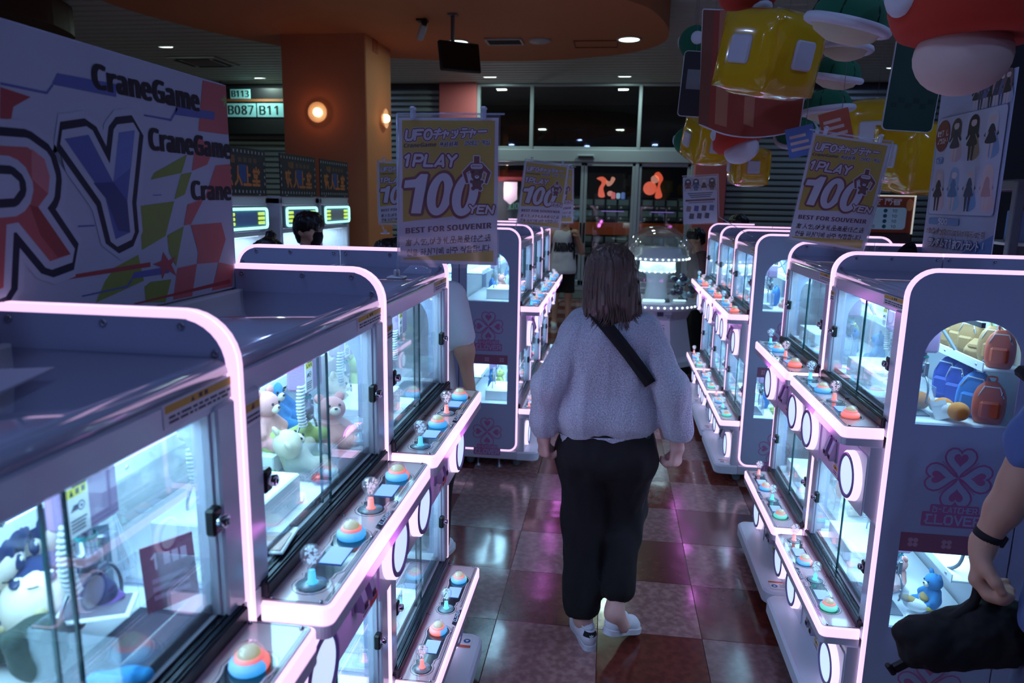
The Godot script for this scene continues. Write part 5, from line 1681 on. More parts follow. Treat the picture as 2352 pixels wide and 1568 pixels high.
	obj("dial", G.new(true).lathe([Vector2(0.03, 0), Vector2(0.03, 0.015), Vector2(0, 0.018)], 14, T(-0.05, 0.05, 0.15, 0, 90)).mesh(), mat("white_plastic", Color.WHITE), unit)
	var first := true
	for row in [0.585, 0.835, 1.42, 1.66]:
		for k in 13:
			var xf := T(-1.62 + 0.265 * k, row, -16.75)
			if first:
				unit.transform = xf
				first = false
			else:
				copy_of(unit, "capsule_machine", xf, "small capsule machine in the rack beyond the glass doors", "capsule machine", "capsule machines beyond the glass")
	var rk := thing("capsule_rack", "dark rack with an orange band holding capsule machines beyond the glass", "rack", T(0, 0, -16.8))
	obj("frame", G.new().box(V(0, 0.29, 0), V(3.6, 0.58, 0.4), 0.01).box(V(0, 1.25, -0.02), V(3.6, 0.33, 0.34), 0.01).box(V(0, 1.0, -0.21), V(3.6, 1.9, 0.02)).mesh(), mat("rack_dark", rgb(46, 46, 52), 0.6), rk)
	obj("orange_band", G.new().box(V(0, 1.24, 0.165), V(3.6, 0.28, 0.02), 0.004).mesh(), mat("orange_band", rgb(210, 90, 40), 0.6), rk)
	for k in 3:
		obj("led_bar", G.new().box(V(-1.1 + 1.1 * k, 1.63, 0.20), V(0.5, 0.012, 0.012)).mesh(), glow("violet_bar", Color(0.6, 0.42, 0.95), 0.8), rk)
	var tw := AreaLight3D.new()
	tw.name = "rack_light"
	tw.area_size = Vector2(3.2, 0.1)
	tw.light_color = Color(0.85, 0.95, 1.0)
	tw.light_energy = 0.06
	tw.shadow_enabled = true
	tw.transform = T(0, 2.0, 0.8, 0, -60)
	rk.add_child(tw)
	# glowing orange pictures above the rack
	for c in [[-0.17, 2.19, 0.86, 0.56, 0], [0.93, 2.25, 0.66, 0.62, 1]]:
		var g := G.new()
		g.col = lin(30, 20, 18)
		g.box(V(0, 0, 0), V(c[2], c[3], 0.02))
		var t := thing("backlit_picture", ["glowing orange backlit picture beyond the left sliding door", "glowing orange backlit picture with a round shape, beyond the right pane"][c[4]], "picture", T(c[0], c[1], -16.9))
		obj("board", g.mesh(), vpaint("dark_picture"), t)
		var o := G.new()
		var p := G.new()
		if c[4] == 0:
			o.prism(smooth2(path2("-0.16 -0.24 -0.02 -0.24 -0.06 -0.05 0.02 0.10 -0.08 0.20 -0.22 0.16 -0.10 0.08 -0.16 -0.06")), 0.0, 0.02)
			p.prism(smooth2(path2("0.02 0.0 0.12 0.02 0.20 0.16 0.12 0.20 0.08 0.10 0.0 0.12")), 0.0, 0.02)
			p.prism(disc(0.10, -0.17, 0.07, 0.06), 0.0, 0.02)
		else:
			o.prism(disc(-0.12, -0.10, 0.15), 0.0, 0.02)
			o.prism(smooth2(path2("0.0 -0.30 0.16 -0.28 0.10 -0.05 0.16 0.12 0.06 0.26 -0.04 0.20 0.06 0.06")), 0.0, 0.02)
			p.prism(disc(-0.02, 0.10, 0.09), 0.0, 0.02)
		obj("glow_shape", o.mesh(), glow("glow_orange", Color(0.95, 0.30, 0.08), 0.75), t, T(0, 0, 0.012))
		obj("glow_shape", p.mesh(), glow("glow_peach", Color(0.9, 0.55, 0.45), 0.6), t, T(0, 0, 0.012))
	var lit := thing("lit_stand", "small pink and blue lit stand beyond the sliding doors", "display", T(0.1, 1.89, -16.7))
	for k in 3:
		obj("light_block", G.new().box(V(-0.10 + 0.11 * k, 0.08, 0), V(0.09, 0.16 - 0.03 * (k % 2), 0.06), 0.02).mesh(), glow("block_%d" % k, [Color(0.9, 0.25, 0.35), Color(0.6, 0.75, 0.9), Color(0.1, 0.3, 0.7)][k], 0.6), lit)
	obj("base", G.new().box(V(0, -0.006, 0), V(0.4, 0.014, 0.1)).mesh(), mat("rack_dark", Color.WHITE), lit)
	var stall := thing("prize_stall", "lit stall with a red awning and pale pennant beyond the left pane", "stall", T(-2.55, 0, -17.6))
	obj("counter", G.new().box(V(0, 0.5, 0), V(1.0, 1.0, 0.5), 0.02).box(V(0, 1.6, -0.24), V(1.0, 1.4, 0.02)).mesh(), mat("stall_grey", rgb(150, 150, 160), 0.6), stall)
	obj("awning", G.new().prism(path2("0 0 0.55 -0.18 0.55 -0.28 0 -0.12"), -0.5, 0.5, side_xf(0)).mesh(), mat("awning_red", rgb(150, 50, 50), 0.7), stall, T(0, 2.55, -0.24))
	obj("pennant", G.new().prism(path2("-0.16 0.5 0.16 0.5 0.16 0.1 0.0 -0.02 -0.16 0.1"), -0.004, 0.004).mesh(), mat("pennant_pink", rgb(236, 200, 206), 0.7), stall, T(0.15, 1.75, 0.4))
	obj("lamp_bulb", G.new(true).ball(V(0, 0, 0), V(0.06, 0.09, 0.06), 12, 8).mesh(), glow("warm_bulb", Color.WHITE), stall, T(0.05, 2.72, 0.3))
	var sl := OmniLight3D.new()
	sl.name = "stall_light"
	sl.light_color = Color(0.9, 0.9, 1.0)
	sl.light_energy = 0.4
	sl.light_size = 0.1
	sl.omni_attenuation = 2.0
	sl.omni_range = 8.0
	sl.shadow_enabled = true
	sl.position = V(0, 2.1, 0.7)
	stall.add_child(sl)
	# ---- dark walls and a display case on the right
	var dc := thing("display_case", "grey glazed display case behind the tall pale blue poster", "display case", T(2.55, 0, -4.7))
	var cg := G.new()
	for sx in [-1.0, 1.0]:
		for sz in [-1.0, 1.0]:
			cg.box(V(sx * 0.33, 1.0, sz * 0.28), V(0.05, 2.0, 0.05), 0.005)
	cg.box(V(0, 1.98, 0), V(0.7, 0.06, 0.6), 0.008).box(V(0, 0.3, 0), V(0.7, 0.6, 0.6), 0.01)
	obj("frame", cg.mesh(), mat("case_grey", rgb(110, 116, 130), 0.4, 0.3), dc)
	for y in [0.95, 1.3, 1.65]:
		obj("shelf", G.new().box(V(0, y, 0), V(0.64, 0.015, 0.54)).mesh(), mat("white_shelf", rgb(222, 228, 234), 0.4), dc)
	obj("glass_front", G.new().box(V(0, 1.28, 0.29), V(0.62, 1.34, 0.006)).mesh(), mat("cabinet_glass", Color.WHITE), dc)
	for k in 9:
		tag(obj("figure_box", G.new().box(V(0, 0.09, 0), V(0.13, 0.18, 0.10), 0.006).box(V(0, 0.09, 0.052), V(0.09, 0.12, 0.004)).mesh(), mat("carton_%d" % (k % 5), rgb(200, 190, 200)), self, T(2.36 + 0.19 * (k % 3), [0.96, 1.31, 1.66][k / 3], -4.62)), "small window box on a shelf of the grey display case", "box", "boxes in the display case")
	setting("wall_partition", G.new().box(V(4.2, 2.08, -6.6), V(2.6, 4.1, 0.12), 0.01).mesh(), mat("black_wall", rgb(28, 28, 34), 0.6))


# ------------------------------------------------------------------ inflatables and cushions that hang from the ceiling
func string_to(t: Node3D, p: Vector3) -> void:
	var up := t.transform.affine_inverse() * V(t.position.x + p.x, 4.13, t.position.z + p.z)
	obj("string", G.new(true).tube([t.transform.basis.inverse() * p, up], 0.0012, 5).mesh(), mat("string_clear", rgb(120, 124, 134), 0.5), t)


func puffy_cube(s: float) -> ArrayMesh:
	# an inflated cube: faces bulge, the edges are pinched seams
	var g := G.new(true)
	var n := 14
	for ax in 3:
		for sg in [-1.0, 1.0]:
			var grid := []
			for i in n + 1:
				var row := []
				for j in n + 1:
					var u := -1.0 + 2.0 * i / n
					var v := -1.0 + 2.0 * j / n
					var p := Vector3()
					var e := (1.0 - pow(absf(u), 5.0)) * (1.0 - pow(absf(v), 5.0))
					p[ax] = sg * (0.84 + 0.22 * e)
					p[(ax + 1) % 3] = u * (0.92 + 0.08 * (1.0 - v * v)) * 0.95
					p[(ax + 2) % 3] = v * (0.92 + 0.08 * (1.0 - u * u)) * 0.95
					var m := maxf(absf(u), absf(v))
					if m > 0.999:
						p[ax] = sg * 0.90
						p[(ax + 1) % 3] *= 0.96
						p[(ax + 2) % 3] *= 0.96
						if absf(u) > 0.999:
							p[(ax + 1) % 3] = signf(u) * 0.90
						if absf(v) > 0.999:
							p[(ax + 2) % 3] = signf(v) * 0.90
					var crease := 0.012 * sin(9.0 * atan2(v, u)) * smoothstep(0.6, 1.0, m)
					p[ax] += sg * crease * (1.0 if m < 0.999 else 0.0)
					row.append(p * s / 2.0)
				grid.append(row)
			for i in n:
				for j in n:
					var a: Vector3 = grid[i][j]
					g.quad(a, grid[i + 1][j], grid[i + 1][j + 1], grid[i][j + 1], a)
	return g.mesh()


func green_cushion() -> Node3D:
	var t := thing("green_cushion", "x", "cushion", T(0, 0, 0))
	obj("green_dome", G.new(true).lathe([Vector2(0.145, 0.0), Vector2(0.14, 0.04), Vector2(0.115, 0.085), Vector2(0.07, 0.115), Vector2(0, 0.125)], 24).mesh(), mat("green_plush", rgb(30, 104, 72), 0.95, 0.0, {"rim_enabled": true, "rim": 0.4}), t)
	for k in 3:
		var pts := []
		for j in 9:
			var a := PI * j / 8
			var b := PI * k / 3.0
			pts.append(V(cos(a) * 0.146 * cos(b), 0.002 + 0.128 * sin(a), cos(a) * 0.146 * sin(b)))
		obj("seam", G.new(true).tube(pts, 0.0035, 5).mesh(), mat("green_seam", rgb(14, 60, 40), 0.9), t)
	var r := []
	for k in 25:
		var a := TAU * k / 24
		r.append(V(0.148 * cos(a), -0.006, 0.148 * sin(a)))
	obj("white_piping", G.new(true).tube(r, 0.02, 8, false).mesh(), mat("white_plush", rgb(216, 218, 226), 0.95), t)
	obj("cream_base", G.new(true).lathe([Vector2(0, -0.075), Vector2(0.06, -0.07), Vector2(0.115, -0.045), Vector2(0.135, -0.01)], 24).mesh(), mat("cream_plush", rgb(214, 208, 176), 0.95), t)
	return t


func build_hanging() -> void:
	var film := mat("yellow_film", rgb(214, 170, 24), 0.16, 0.0, {"clearcoat_enabled": true, "clearcoat": 1.0, "clearcoat_roughness": 0.05})
	var cube := puffy_cube(1.0)
	var plate := G.new().prism(rect(-0.17, -0.17, 0.17, 0.17, 0.05), 0.0, 0.05, Transform3D(), 0.02).mesh()
	var n := 0
	for c in [[0.60, 2.44, -3.2, 0.315, 38, 12, "big glossy yellow inflatable cube with grey squares, hanging foremost on the right"], [0.556, 2.224, -4.7, 0.256, 20, 20, "yellow inflatable cube hanging at the left of the cluster, below the dark board"], [0.77, 2.06, -4.45, 0.21, 4, 6, "small yellow inflatable cube hanging lowest, above the right price sign"], [1.71, 2.34, -5.3, 0.396, -24, 8, "yellow inflatable cube hanging left behind the tilted price sign"], [1.70, 2.12, -4.5, 0.38, 22, 6, "large yellow inflatable cube hanging behind the tilted price sign, beside the tall poster"], [2.40, 2.28, -4.1, 0.36, 10, 4, "yellow inflatable cube hanging right of the tall poster"]]:
		var t := thing("inflatable_cube", c[6], "inflatable", T(c[0], c[1], c[2], c[4], c[5]), "hanging yellow inflatable cubes")
		obj("body", cube, film, t, T(0, 0, 0, 0, 0, 0, c[3]))
		for k in 4:
			obj("grey_square", plate, mat("grey_print", rgb(196, 196, 206), 0.3), t, T(0, 0, 0, 90 * k, 0, 0, c[3]) * T(0, 0.02, 0.515))
		obj("valve", G.new(true).lathe([Vector2(0.012, 0), Vector2(0.012, 0.02), Vector2(0, 0.02)], 10, T(0, c[3] * 0.5, 0)).mesh(), mat("clear_clip", Color(0.9, 0.94, 1.0, 0.4), 0.08), t)
		string_to(t, V(0, c[3] * 0.5, 0))
		n += 1
	# the big red and white plush ball with a cream underside
	var red := mat("red_plush", rgb(196, 58, 40), 0.95, 0.0, {"rim_enabled": true, "rim": 0.4})
	var b := thing("plush_ball", "huge red plush cushion with white panels and cream base, hanging at the top right", "cushion", T(0.985, 2.43, -2.3))
	var cap := []
	for k in 13:
		var a := deg_to_rad(-32.0 + 122.0 * k / 12)
		cap.append(Vector2(0.235 * cos(a) if k < 12 else 0.0, 0.20 * sin(a)))
	cap = [Vector2(0.08, -0.115), Vector2(0.15, -0.125)] + cap
	obj("red_top", G.new(true).lathe(cap, 32).mesh(), red, b)
	for k in 4:
		var a := deg_to_rad(80.0 + 90.0 * k)
		var e := V(cos(a), 0, sin(a))
		obj("white_panel", G.new(true).ball(V(0, 0, 0), V(0.085, 0.105, 0.05), 16, 10).mesh(), mat("white_plush", rgb(216, 218, 226), 0.95), b, Transform3D(Basis(e.cross(Vector3.UP), Vector3.UP, e) * Basis(Vector3.RIGHT, -0.25), e * 0.205 + V(0, 0.035, 0)))
	obj("cream_base", G.new(true).ball(V(-0.03, -0.165, 0), V(0.125, 0.105, 0.125), 22, 14).mesh(), mat("peach_plush", rgb(222, 196, 186), 0.95), b)
	string_to(b, V(0, 0.2, 0))
	# smaller red and white cushion, and the green ones
	var s := thing("plush_ball", "small red plush cushion with a white underside, hanging below the striped board", "cushion", T(0.66, 2.19, -4.2, -20, 0, 22))
	obj("red_top", G.new(true).lathe([Vector2(0.04, -0.03), Vector2(0.12, -0.035), Vector2(0.14, 0.0), Vector2(0.12, 0.07), Vector2(0.07, 0.115), Vector2(0, 0.13)], 24).mesh(), red, s)
	obj("white_base", G.new(true).ball(V(0, -0.06, 0), V(0.095, 0.07, 0.095), 18, 10).mesh(), mat("white_plush", Color.WHITE), s)
	for k in 3:
		var a := TAU * k / 3 + 0.5
		obj("white_panel", G.new(true).ball(V(0.105 * cos(a), 0.06, 0.105 * sin(a)), V(0.035, 0.035, 0.035), 10, 7).mesh(), mat("white_plush", Color.WHITE), s)
	string_to(s, V(0, 0.12, 0))
	var g: Node3D = green_cushion()
	var spots := [[0.75, 2.445, -2.7, 0.86, 10, -14, "green dome cushion with white piping beside the huge red cushion"], [0.94, 2.50, -3.38, 0.68, 0, -6, "green dome cushion hanging topmost of the stack behind the yellow cube"], [0.995, 2.43, -3.68, 0.735, 10, -8, "green dome cushion in the middle of the hanging stack"], [1.055, 2.325, -4.0, 0.81, 0, 6, "green dome cushion hanging lowest of the stack"], [0.99, 2.235, -4.34, 0.72, 40, 18, "green dome cushion tucked at the right edge of the striped board"]]
	for k in spots.size():
		var p: Array = spots[k]
		var xf := T(p[0], p[1], p[2], 0, p[4], p[5], p[3])
		if k == 0:
			g.transform = xf
			tag(g, p[6], "cushion", "hanging green cushions")
		else:
			g = copy_of(g, "green_cushion", xf, p[6], "cushion", "hanging green cushions")
			for ch in g.get_children():
				if str(ch.name).begins_with("string"):
					g.remove_child(ch)
					ch.free()
		string_to(g, V(0, 0.1, 0))
	for c in [[0.41, 2.71, -4.3, 0.09, "green plush ball hanging above the dark board"], [0.473, 2.246, -5.05, 0.094, "green and white plush ball behind the left yellow cube"]]:
		var t := thing("green_ball", c[4], "cushion", T(c[0], c[1], c[2]))
		obj("ball", G.new(true).ball(V(0, 0, 0), V(c[3], c[3], c[3]), 18, 12).mesh(), mat("green_plush", Color.WHITE), t)
		for k in 3:
			obj("white_patch", G.new(true).ball(V(0, 0, 0), V(0.035, 0.035, 0.012), 12, 7).mesh(), mat("white_plush", Color.WHITE), t, Transform3D(Basis(Vector3.UP, 2.1 * k), V(sin(2.1 * k), 0.1, cos(2.1 * k)) * c[3] * 0.96))
		string_to(t, V(0, c[3], 0))
	# hanging printed boards
	var sb := thing("striped_board", "large brown striped board with white edge, hanging behind the yellow cube", "board", T(0.66, 2.18, -3.9))
	var ol := PackedVector2Array([Vector2(-0.24, 0.06), Vector2(0.0, 0.0), Vector2(0.24, 0.035), Vector2(0.27, 0.57), Vector2(0.0, 0.60), Vector2(-0.26, 0.60)])
	var so := PackedVector2Array()
	for q in smooth2(PackedVector2Array([Vector2(-0.24, 0.06), Vector2(-0.12, 0.015), Vector2(0.0, 0.0), Vector2(0.12, 0.008), Vector2(0.24, 0.035)]), false, 3):
		so.append(q)
	so.append(Vector2(0.27, 0.57))
	so.append(Vector2(-0.26, 0.60))
	var bg := G.new()
	bg.col = lin(206, 206, 214)
	bg.prism(grown(so, 0.006), 0.0, 0.012)
	fill(bg, so, 0.0125, lin(150, 62, 46))
	for st in [[-0.25, -0.20, lin(120, 70, 52)], [-0.17, -0.11, lin(176, 112, 84)], [-0.03, 0.02, lin(176, 112, 84)]]:
		fill(bg, PackedVector2Array([Vector2(st[0], 0.062), Vector2(st[1], 0.045), Vector2(st[1] - 0.01, 0.595), Vector2(st[0] - 0.012, 0.598)]), 0.0128, st[2])
	obj("panel", bg.mesh(), vpaint("board_print"), sb)
	string_to(sb, V(-0.15, 0.58, 0.006))
	string_to(sb, V(0.15, 0.58, 0.006))
	for c in [[0.41, 2.31, -4.22, 0.16, 0.34, -7, lin(44, 44, 48), lin(120, 124, 124), "dark grey board with a pale patch hanging at the cluster's left"], [1.17, 2.15, -3.25, 0.19, 0.36, -7, lin(24, 62, 50), lin(20, 48, 42), "dark green board with a white edge hanging left of the tall poster"]]:
		var t := thing("hanging_board", c[8], "board", T(c[0], c[1], c[2], 0, 0, c[5] * 0.5))
		var q := G.new()
		q.col = lin(200, 206, 206)
		q.prism(rect(-c[3] / 2 - 0.003, 0, c[3] / 2 + 0.003, c[4], 0.02), 0.0, 0.01)
		fill(q, rect(-c[3] / 2, 0.003, c[3] / 2, c[4] - 0.003, 0.018), 0.0104, c[6])
		if c[5] < 0 and c[0] < 1.0:
			fill(q, rect(-0.055, c[4] * 0.42, 0.05, c[4] * 0.72), 0.0108, c[7])
		else:
			for k in 6:
				fill(q, rect(-0.08 + 0.028 * k, 0.09 + 0.02 * (k % 2), -0.055 + 0.028 * k, 0.11 + 0.02 * (k % 2)), 0.0108, c[7])
		obj("panel", q.mesh(), vpaint("board_print"), t)
		string_to(t, V(0, c[4], 0.005))
	# little price cards and the translucent green inflatable
	for c in [[1.00, 2.13, -3.55, 16, lin(176, 88, 60), "orange tilted card hanging between the green cushions and yellow cube"], [0.90, 2.08, -3.75, 14, lin(90, 120, 180), "blue card hanging left of the orange one"]]:
		var t := thing("hanging_card", c[5], "card", T(c[0], c[1], c[2], 0, 0, c[3]))
		var q := G.new()
		q.col = c[4]
		q.box(V(0, 0.07, 0), V(0.13, 0.14, 0.003))
		for k in 3:
			fill(q, rect(-0.05, 0.03 + 0.03 * k, 0.045 - 0.01 * k, 0.044 + 0.03 * k), 0.0018, lin(206, 180, 170))
		obj("sheet", q.mesh(), vpaint("board_print"), t)
		string_to(t, V(0, 0.14, 0))
	var gi := thing("green_inflatable", "translucent green inflatable with teal lights at the picture's right edge", "inflatable", T(1.60, 2.36, -2.9))
	obj("tube", G.new(true).lathe([Vector2(0, -0.28), Vector2(0.08, -0.26), Vector2(0.12, -0.18), Vector2(0.12, 0.16), Vector2(0.08, 0.26), Vector2(0, 0.28)], 20).mesh(), mat("green_film", rgb(60, 150, 70), 0.18), gi)
	for k in 7:
		obj("led_dot", G.new(true).ball(V(-0.085, -0.17 + 0.055 * k, 0.088), V(0.005, 0.007, 0.005), 8, 5).mesh(), glow("teal_dot", Color(0.1, 0.8, 0.7), 1.0), gi)
	string_to(gi, V(0, 0.28, 0))
	var bf := thing("blue_ball", "blue plush ball hanging at the top edge, above the yellow cube", "cushion", T(0.70, 2.72, -3.1))
	obj("ball", G.new(true).ball(V(0, 0, 0), V(0.11, 0.09, 0.11), 20, 12).mesh(), mat("blue_plush", rgb(70, 104, 150), 0.95), bf)
	obj("dark_patch", G.new(true).ball(V(0.03, -0.05, 0.085), V(0.03, 0.025, 0.012), 10, 7).mesh(), mat("black_fabric", Color.BLACK), bf)
	string_to(bf, V(0, 0.09, 0))
	var rf := thing("red_balloon", "orange-red plush cushion at the top edge, left of the blue ball", "cushion", T(0.52, 2.70, -3.35))
	obj("ball", G.new(true).ball(V(0, 0, 0), V(0.12, 0.07, 0.11), 20, 12).mesh(), red, rf)
	obj("white_band", G.new(true).ball(V(0.05, -0.05, 0.03), V(0.05, 0.03, 0.06), 14, 8).mesh(), mat("white_plush", Color.WHITE), rf)
	string_to(rf, V(0, 0.07, 0))
	var wp := thing("white_cushion", "white plush cushion peeping over the banner board's top edge", "cushion", T(-2.35, 2.55, -2.45))
	obj("ball", G.new(true).ball(V(0, 0, 0), V(0.14, 0.09, 0.12), 18, 10).mesh(), mat("white_plush", Color.WHITE), wp)
	obj("seam", G.new(true).tube([V(-0.14, 0, 0), V(-0.1, 0.066, 0), V(0, 0.092, 0), V(0.1, 0.066, 0), V(0.14, 0, 0)], 0.004, 6).mesh(), mat("white_shelf", Color.WHITE), wp)
	string_to(wp, V(0, 0.09, 0))


# ------------------------------------------------------------------ prizes inside the machines
func fur(n: String, c: Color) -> StandardMaterial3D:
	return mat("fur_" + n, c, 0.95, 0.0, {"rim_enabled": true, "rim": 0.4})


func bear(c: Color, n: String) -> Node3D:
	# a small sitting plush bear facing +z, 0.15 m tall
	var t := thing("plush_bear", "x", "plush", T(0, 0, 0))
	var m := fur(n, c)
	if not cache.has("bear"):
		var b := [[V(0, 0.035, 0), V(0, 0.065, -0.003), 0.036, 0.028]]
		for s in [-1.0, 1.0]:
			b += [[V(s * 0.026, 0.07, 0.006), V(s * 0.048, 0.045, 0.022), 0.013, 0.013], [V(s * 0.024, 0.016, 0.015), V(s * 0.036, 0.016, 0.052), 0.017, 0.016]]
		cache.bear = [skin_mesh([skin(b, 0.005, 140.0)]), G.new(true).ball(V(0, 0.112, 0.004), V(0.038, 0.034, 0.034), 16, 11).mesh(), G.new(true).ball(V(0, 0.103, 0.034), V(0.016, 0.012, 0.011), 10, 7).mesh(), G.new(true).ball(V(0, 0, 0), V(0.014, 0.014, 0.007), 10, 7).mesh(), G.new(true).ball(V(-0.014, 0.118, 0.036), V(0.004, 0.004, 0.003), 8, 5).ball(V(0.014, 0.118, 0.036), V(0.004, 0.004, 0.003), 8, 5).ball(V(0, 0.108, 0.045), V(0.005, 0.0035, 0.003), 8, 5).mesh()]
	obj("body", cache.bear[0], m, t)
	obj("head", cache.bear[1], m, t)
	obj("snout", cache.bear[2], fur("cream", rgb(224, 214, 196)), t)
	for s in [-1.0, 1.0]:
		obj("ear", cache.bear[3], m, t, T(s * 0.028, 0.143, 0.0))
	obj("eyes", cache.bear[4], mat("eye_dark", rgb(24, 20, 20), 0.2), t)
	return t


func doll(hair: Color, n: String, outfit: Color) -> Node3D:
	# a plain rag doll with a big round head, facing +z, 0.19 m tall
	var t := thing("plush_doll", "x", "plush", T(0, 0, 0))
	if not cache.has("doll"):
		var b := [[V(0, 0.02, 0), V(0, 0.075, 0), 0.030, 0.024]]
		for s in [-1.0, 1.0]:
			b += [[V(s * 0.02, 0.075, 0.003), V(s * 0.048, 0.05, 0.018), 0.012, 0.012], [V(s * 0.018, 0.012, 0.012), V(s * 0.024, 0.012, 0.05), 0.015, 0.014]]
		var hb := [[V(0, 0.150, -0.008), V(0, 0.150, -0.002), 0.057, 0.056], [V(-0.035, 0.165, 0.03), V(0.03, 0.172, 0.036), 0.022, 0.020]]
		for s in [-1.0, 1.0]:
			hb.append([V(s * 0.046, 0.15, 0.01), V(s * 0.050, 0.12, 0.008), 0.016, 0.010])
		cache.doll = [skin_mesh([skin(b, 0.005, 140.0)]), G.new(true).ball(V(0, 0.135, 0.006), V(0.056, 0.050, 0.050), 20, 14).mesh(), skin_mesh([skin(hb, 0.006, 120.0, [0.006, V(60, 25, 60)])]), G.new(true).ball(V(-0.022, 0.128, 0.0515), V(0.008, 0.012, 0.004), 10, 7).ball(V(0.022, 0.128, 0.0515), V(0.008, 0.012, 0.004), 10, 7).mesh(), G.new(true).ball(V(-0.020, 0.133, 0.0552), V(0.003, 0.004, 0.0015), 8, 5).ball(V(0.024, 0.133, 0.0552), V(0.003, 0.004, 0.0015), 8, 5).mesh(), G.new(true).tube([V(-0.03, 0.146, 0.050), V(-0.016, 0.149, 0.054)], 0.0018, 5).tube([V(0.016, 0.149, 0.054), V(0.03, 0.146, 0.050)], 0.0018, 5).tube([V(-0.007, 0.109, 0.052), V(0, 0.107, 0.053), V(0.007, 0.109, 0.052)], 0.0012, 5).mesh()]
	obj("outfit", cache.doll[0], fur("outfit_" + n, outfit), t)
	obj("head", cache.doll[1], fur("doll_skin", rgb(236, 222, 206)), t)
	obj("hair", cache.doll[2], fur("hair_" + n, hair), t)
	obj("eyes", cache.doll[3], mat("eye_navy", rgb(26, 40, 84), 0.4), t)
	obj("eye_shine", cache.doll[4], mat("eye_white", rgb(216, 214, 212), 0.3), t)
	obj("brows", cache.doll[5], mat("eye_dark", Color.BLACK), t)
	return t


func pouch(c: Color, n: String) -> Node3D:
	# a small padded pouch like a backpack, facing +z
	var t := thing("pouch", "x", "pouch", T(0, 0, 0))
	var m := mat("pouch_" + n, c, 0.65)
	if not cache.has("pouch"):
		var g := G.new(true)
		var rings := []
		for k in 7:
			var y := 0.13 * k / 6.0
			var w: float = [0.036, 0.044, 0.046, 0.046, 0.044, 0.036, 0.018][k]
			var ring := []
			for j in 20:
				var a := TAU * j / 20
				ring.append(V(w * signf(cos(a)) * pow(absf(cos(a)), 0.6), y, 0.62 * w * signf(sin(a)) * pow(absf(sin(a)), 0.6) * (1.0 + 0.10 * cos(a * 6.0))))
			rings.append(ring)
		g.loft(rings)
		cache.pouch = [g.mesh(), G.new().box(V(0, 0.045, 0.030), V(0.056, 0.055, 0.018), 0.007).mesh(), G.new(true).tube([V(-0.034, 0.085, 0.026), V(-0.02, 0.118, 0.024), V(0.02, 0.118, 0.024), V(0.034, 0.085, 0.026)], 0.002, 5).mesh(), G.new(true).tube(smooth3([V(-0.01, 0.128, 0), V(-0.012, 0.145, 0), V(0.012, 0.145, 0), V(0.01, 0.128, 0)], 3), 0.003, 6).mesh(), G.new().box(V(0.028, 0.10, 0.030), V(0.004, 0.012, 0.003), 0.001).mesh()]
	obj("body", cache.pouch[0], m, t)
	obj("pocket", cache.pouch[1], m, t)
	obj("zip", cache.pouch[2], mat("zip_pale", rgb(190, 196, 206), 0.4), t)
	obj("loop", cache.pouch[3], m, t)
	obj("zip_tag", cache.pouch[4], mat("chrome", Color.WHITE), t)
	return t


func put(src: Node3D, first: Array, called: String, cat: String, label: String, xf: Transform3D, group := "") -> void:
	# the first use takes the source itself, later ones a copy
	if first[0]:
		first[0] = false
		src.transform = xf
		tag(src, label, cat, group)
	else:
		copy_of(src, called, xf, label, cat, group)


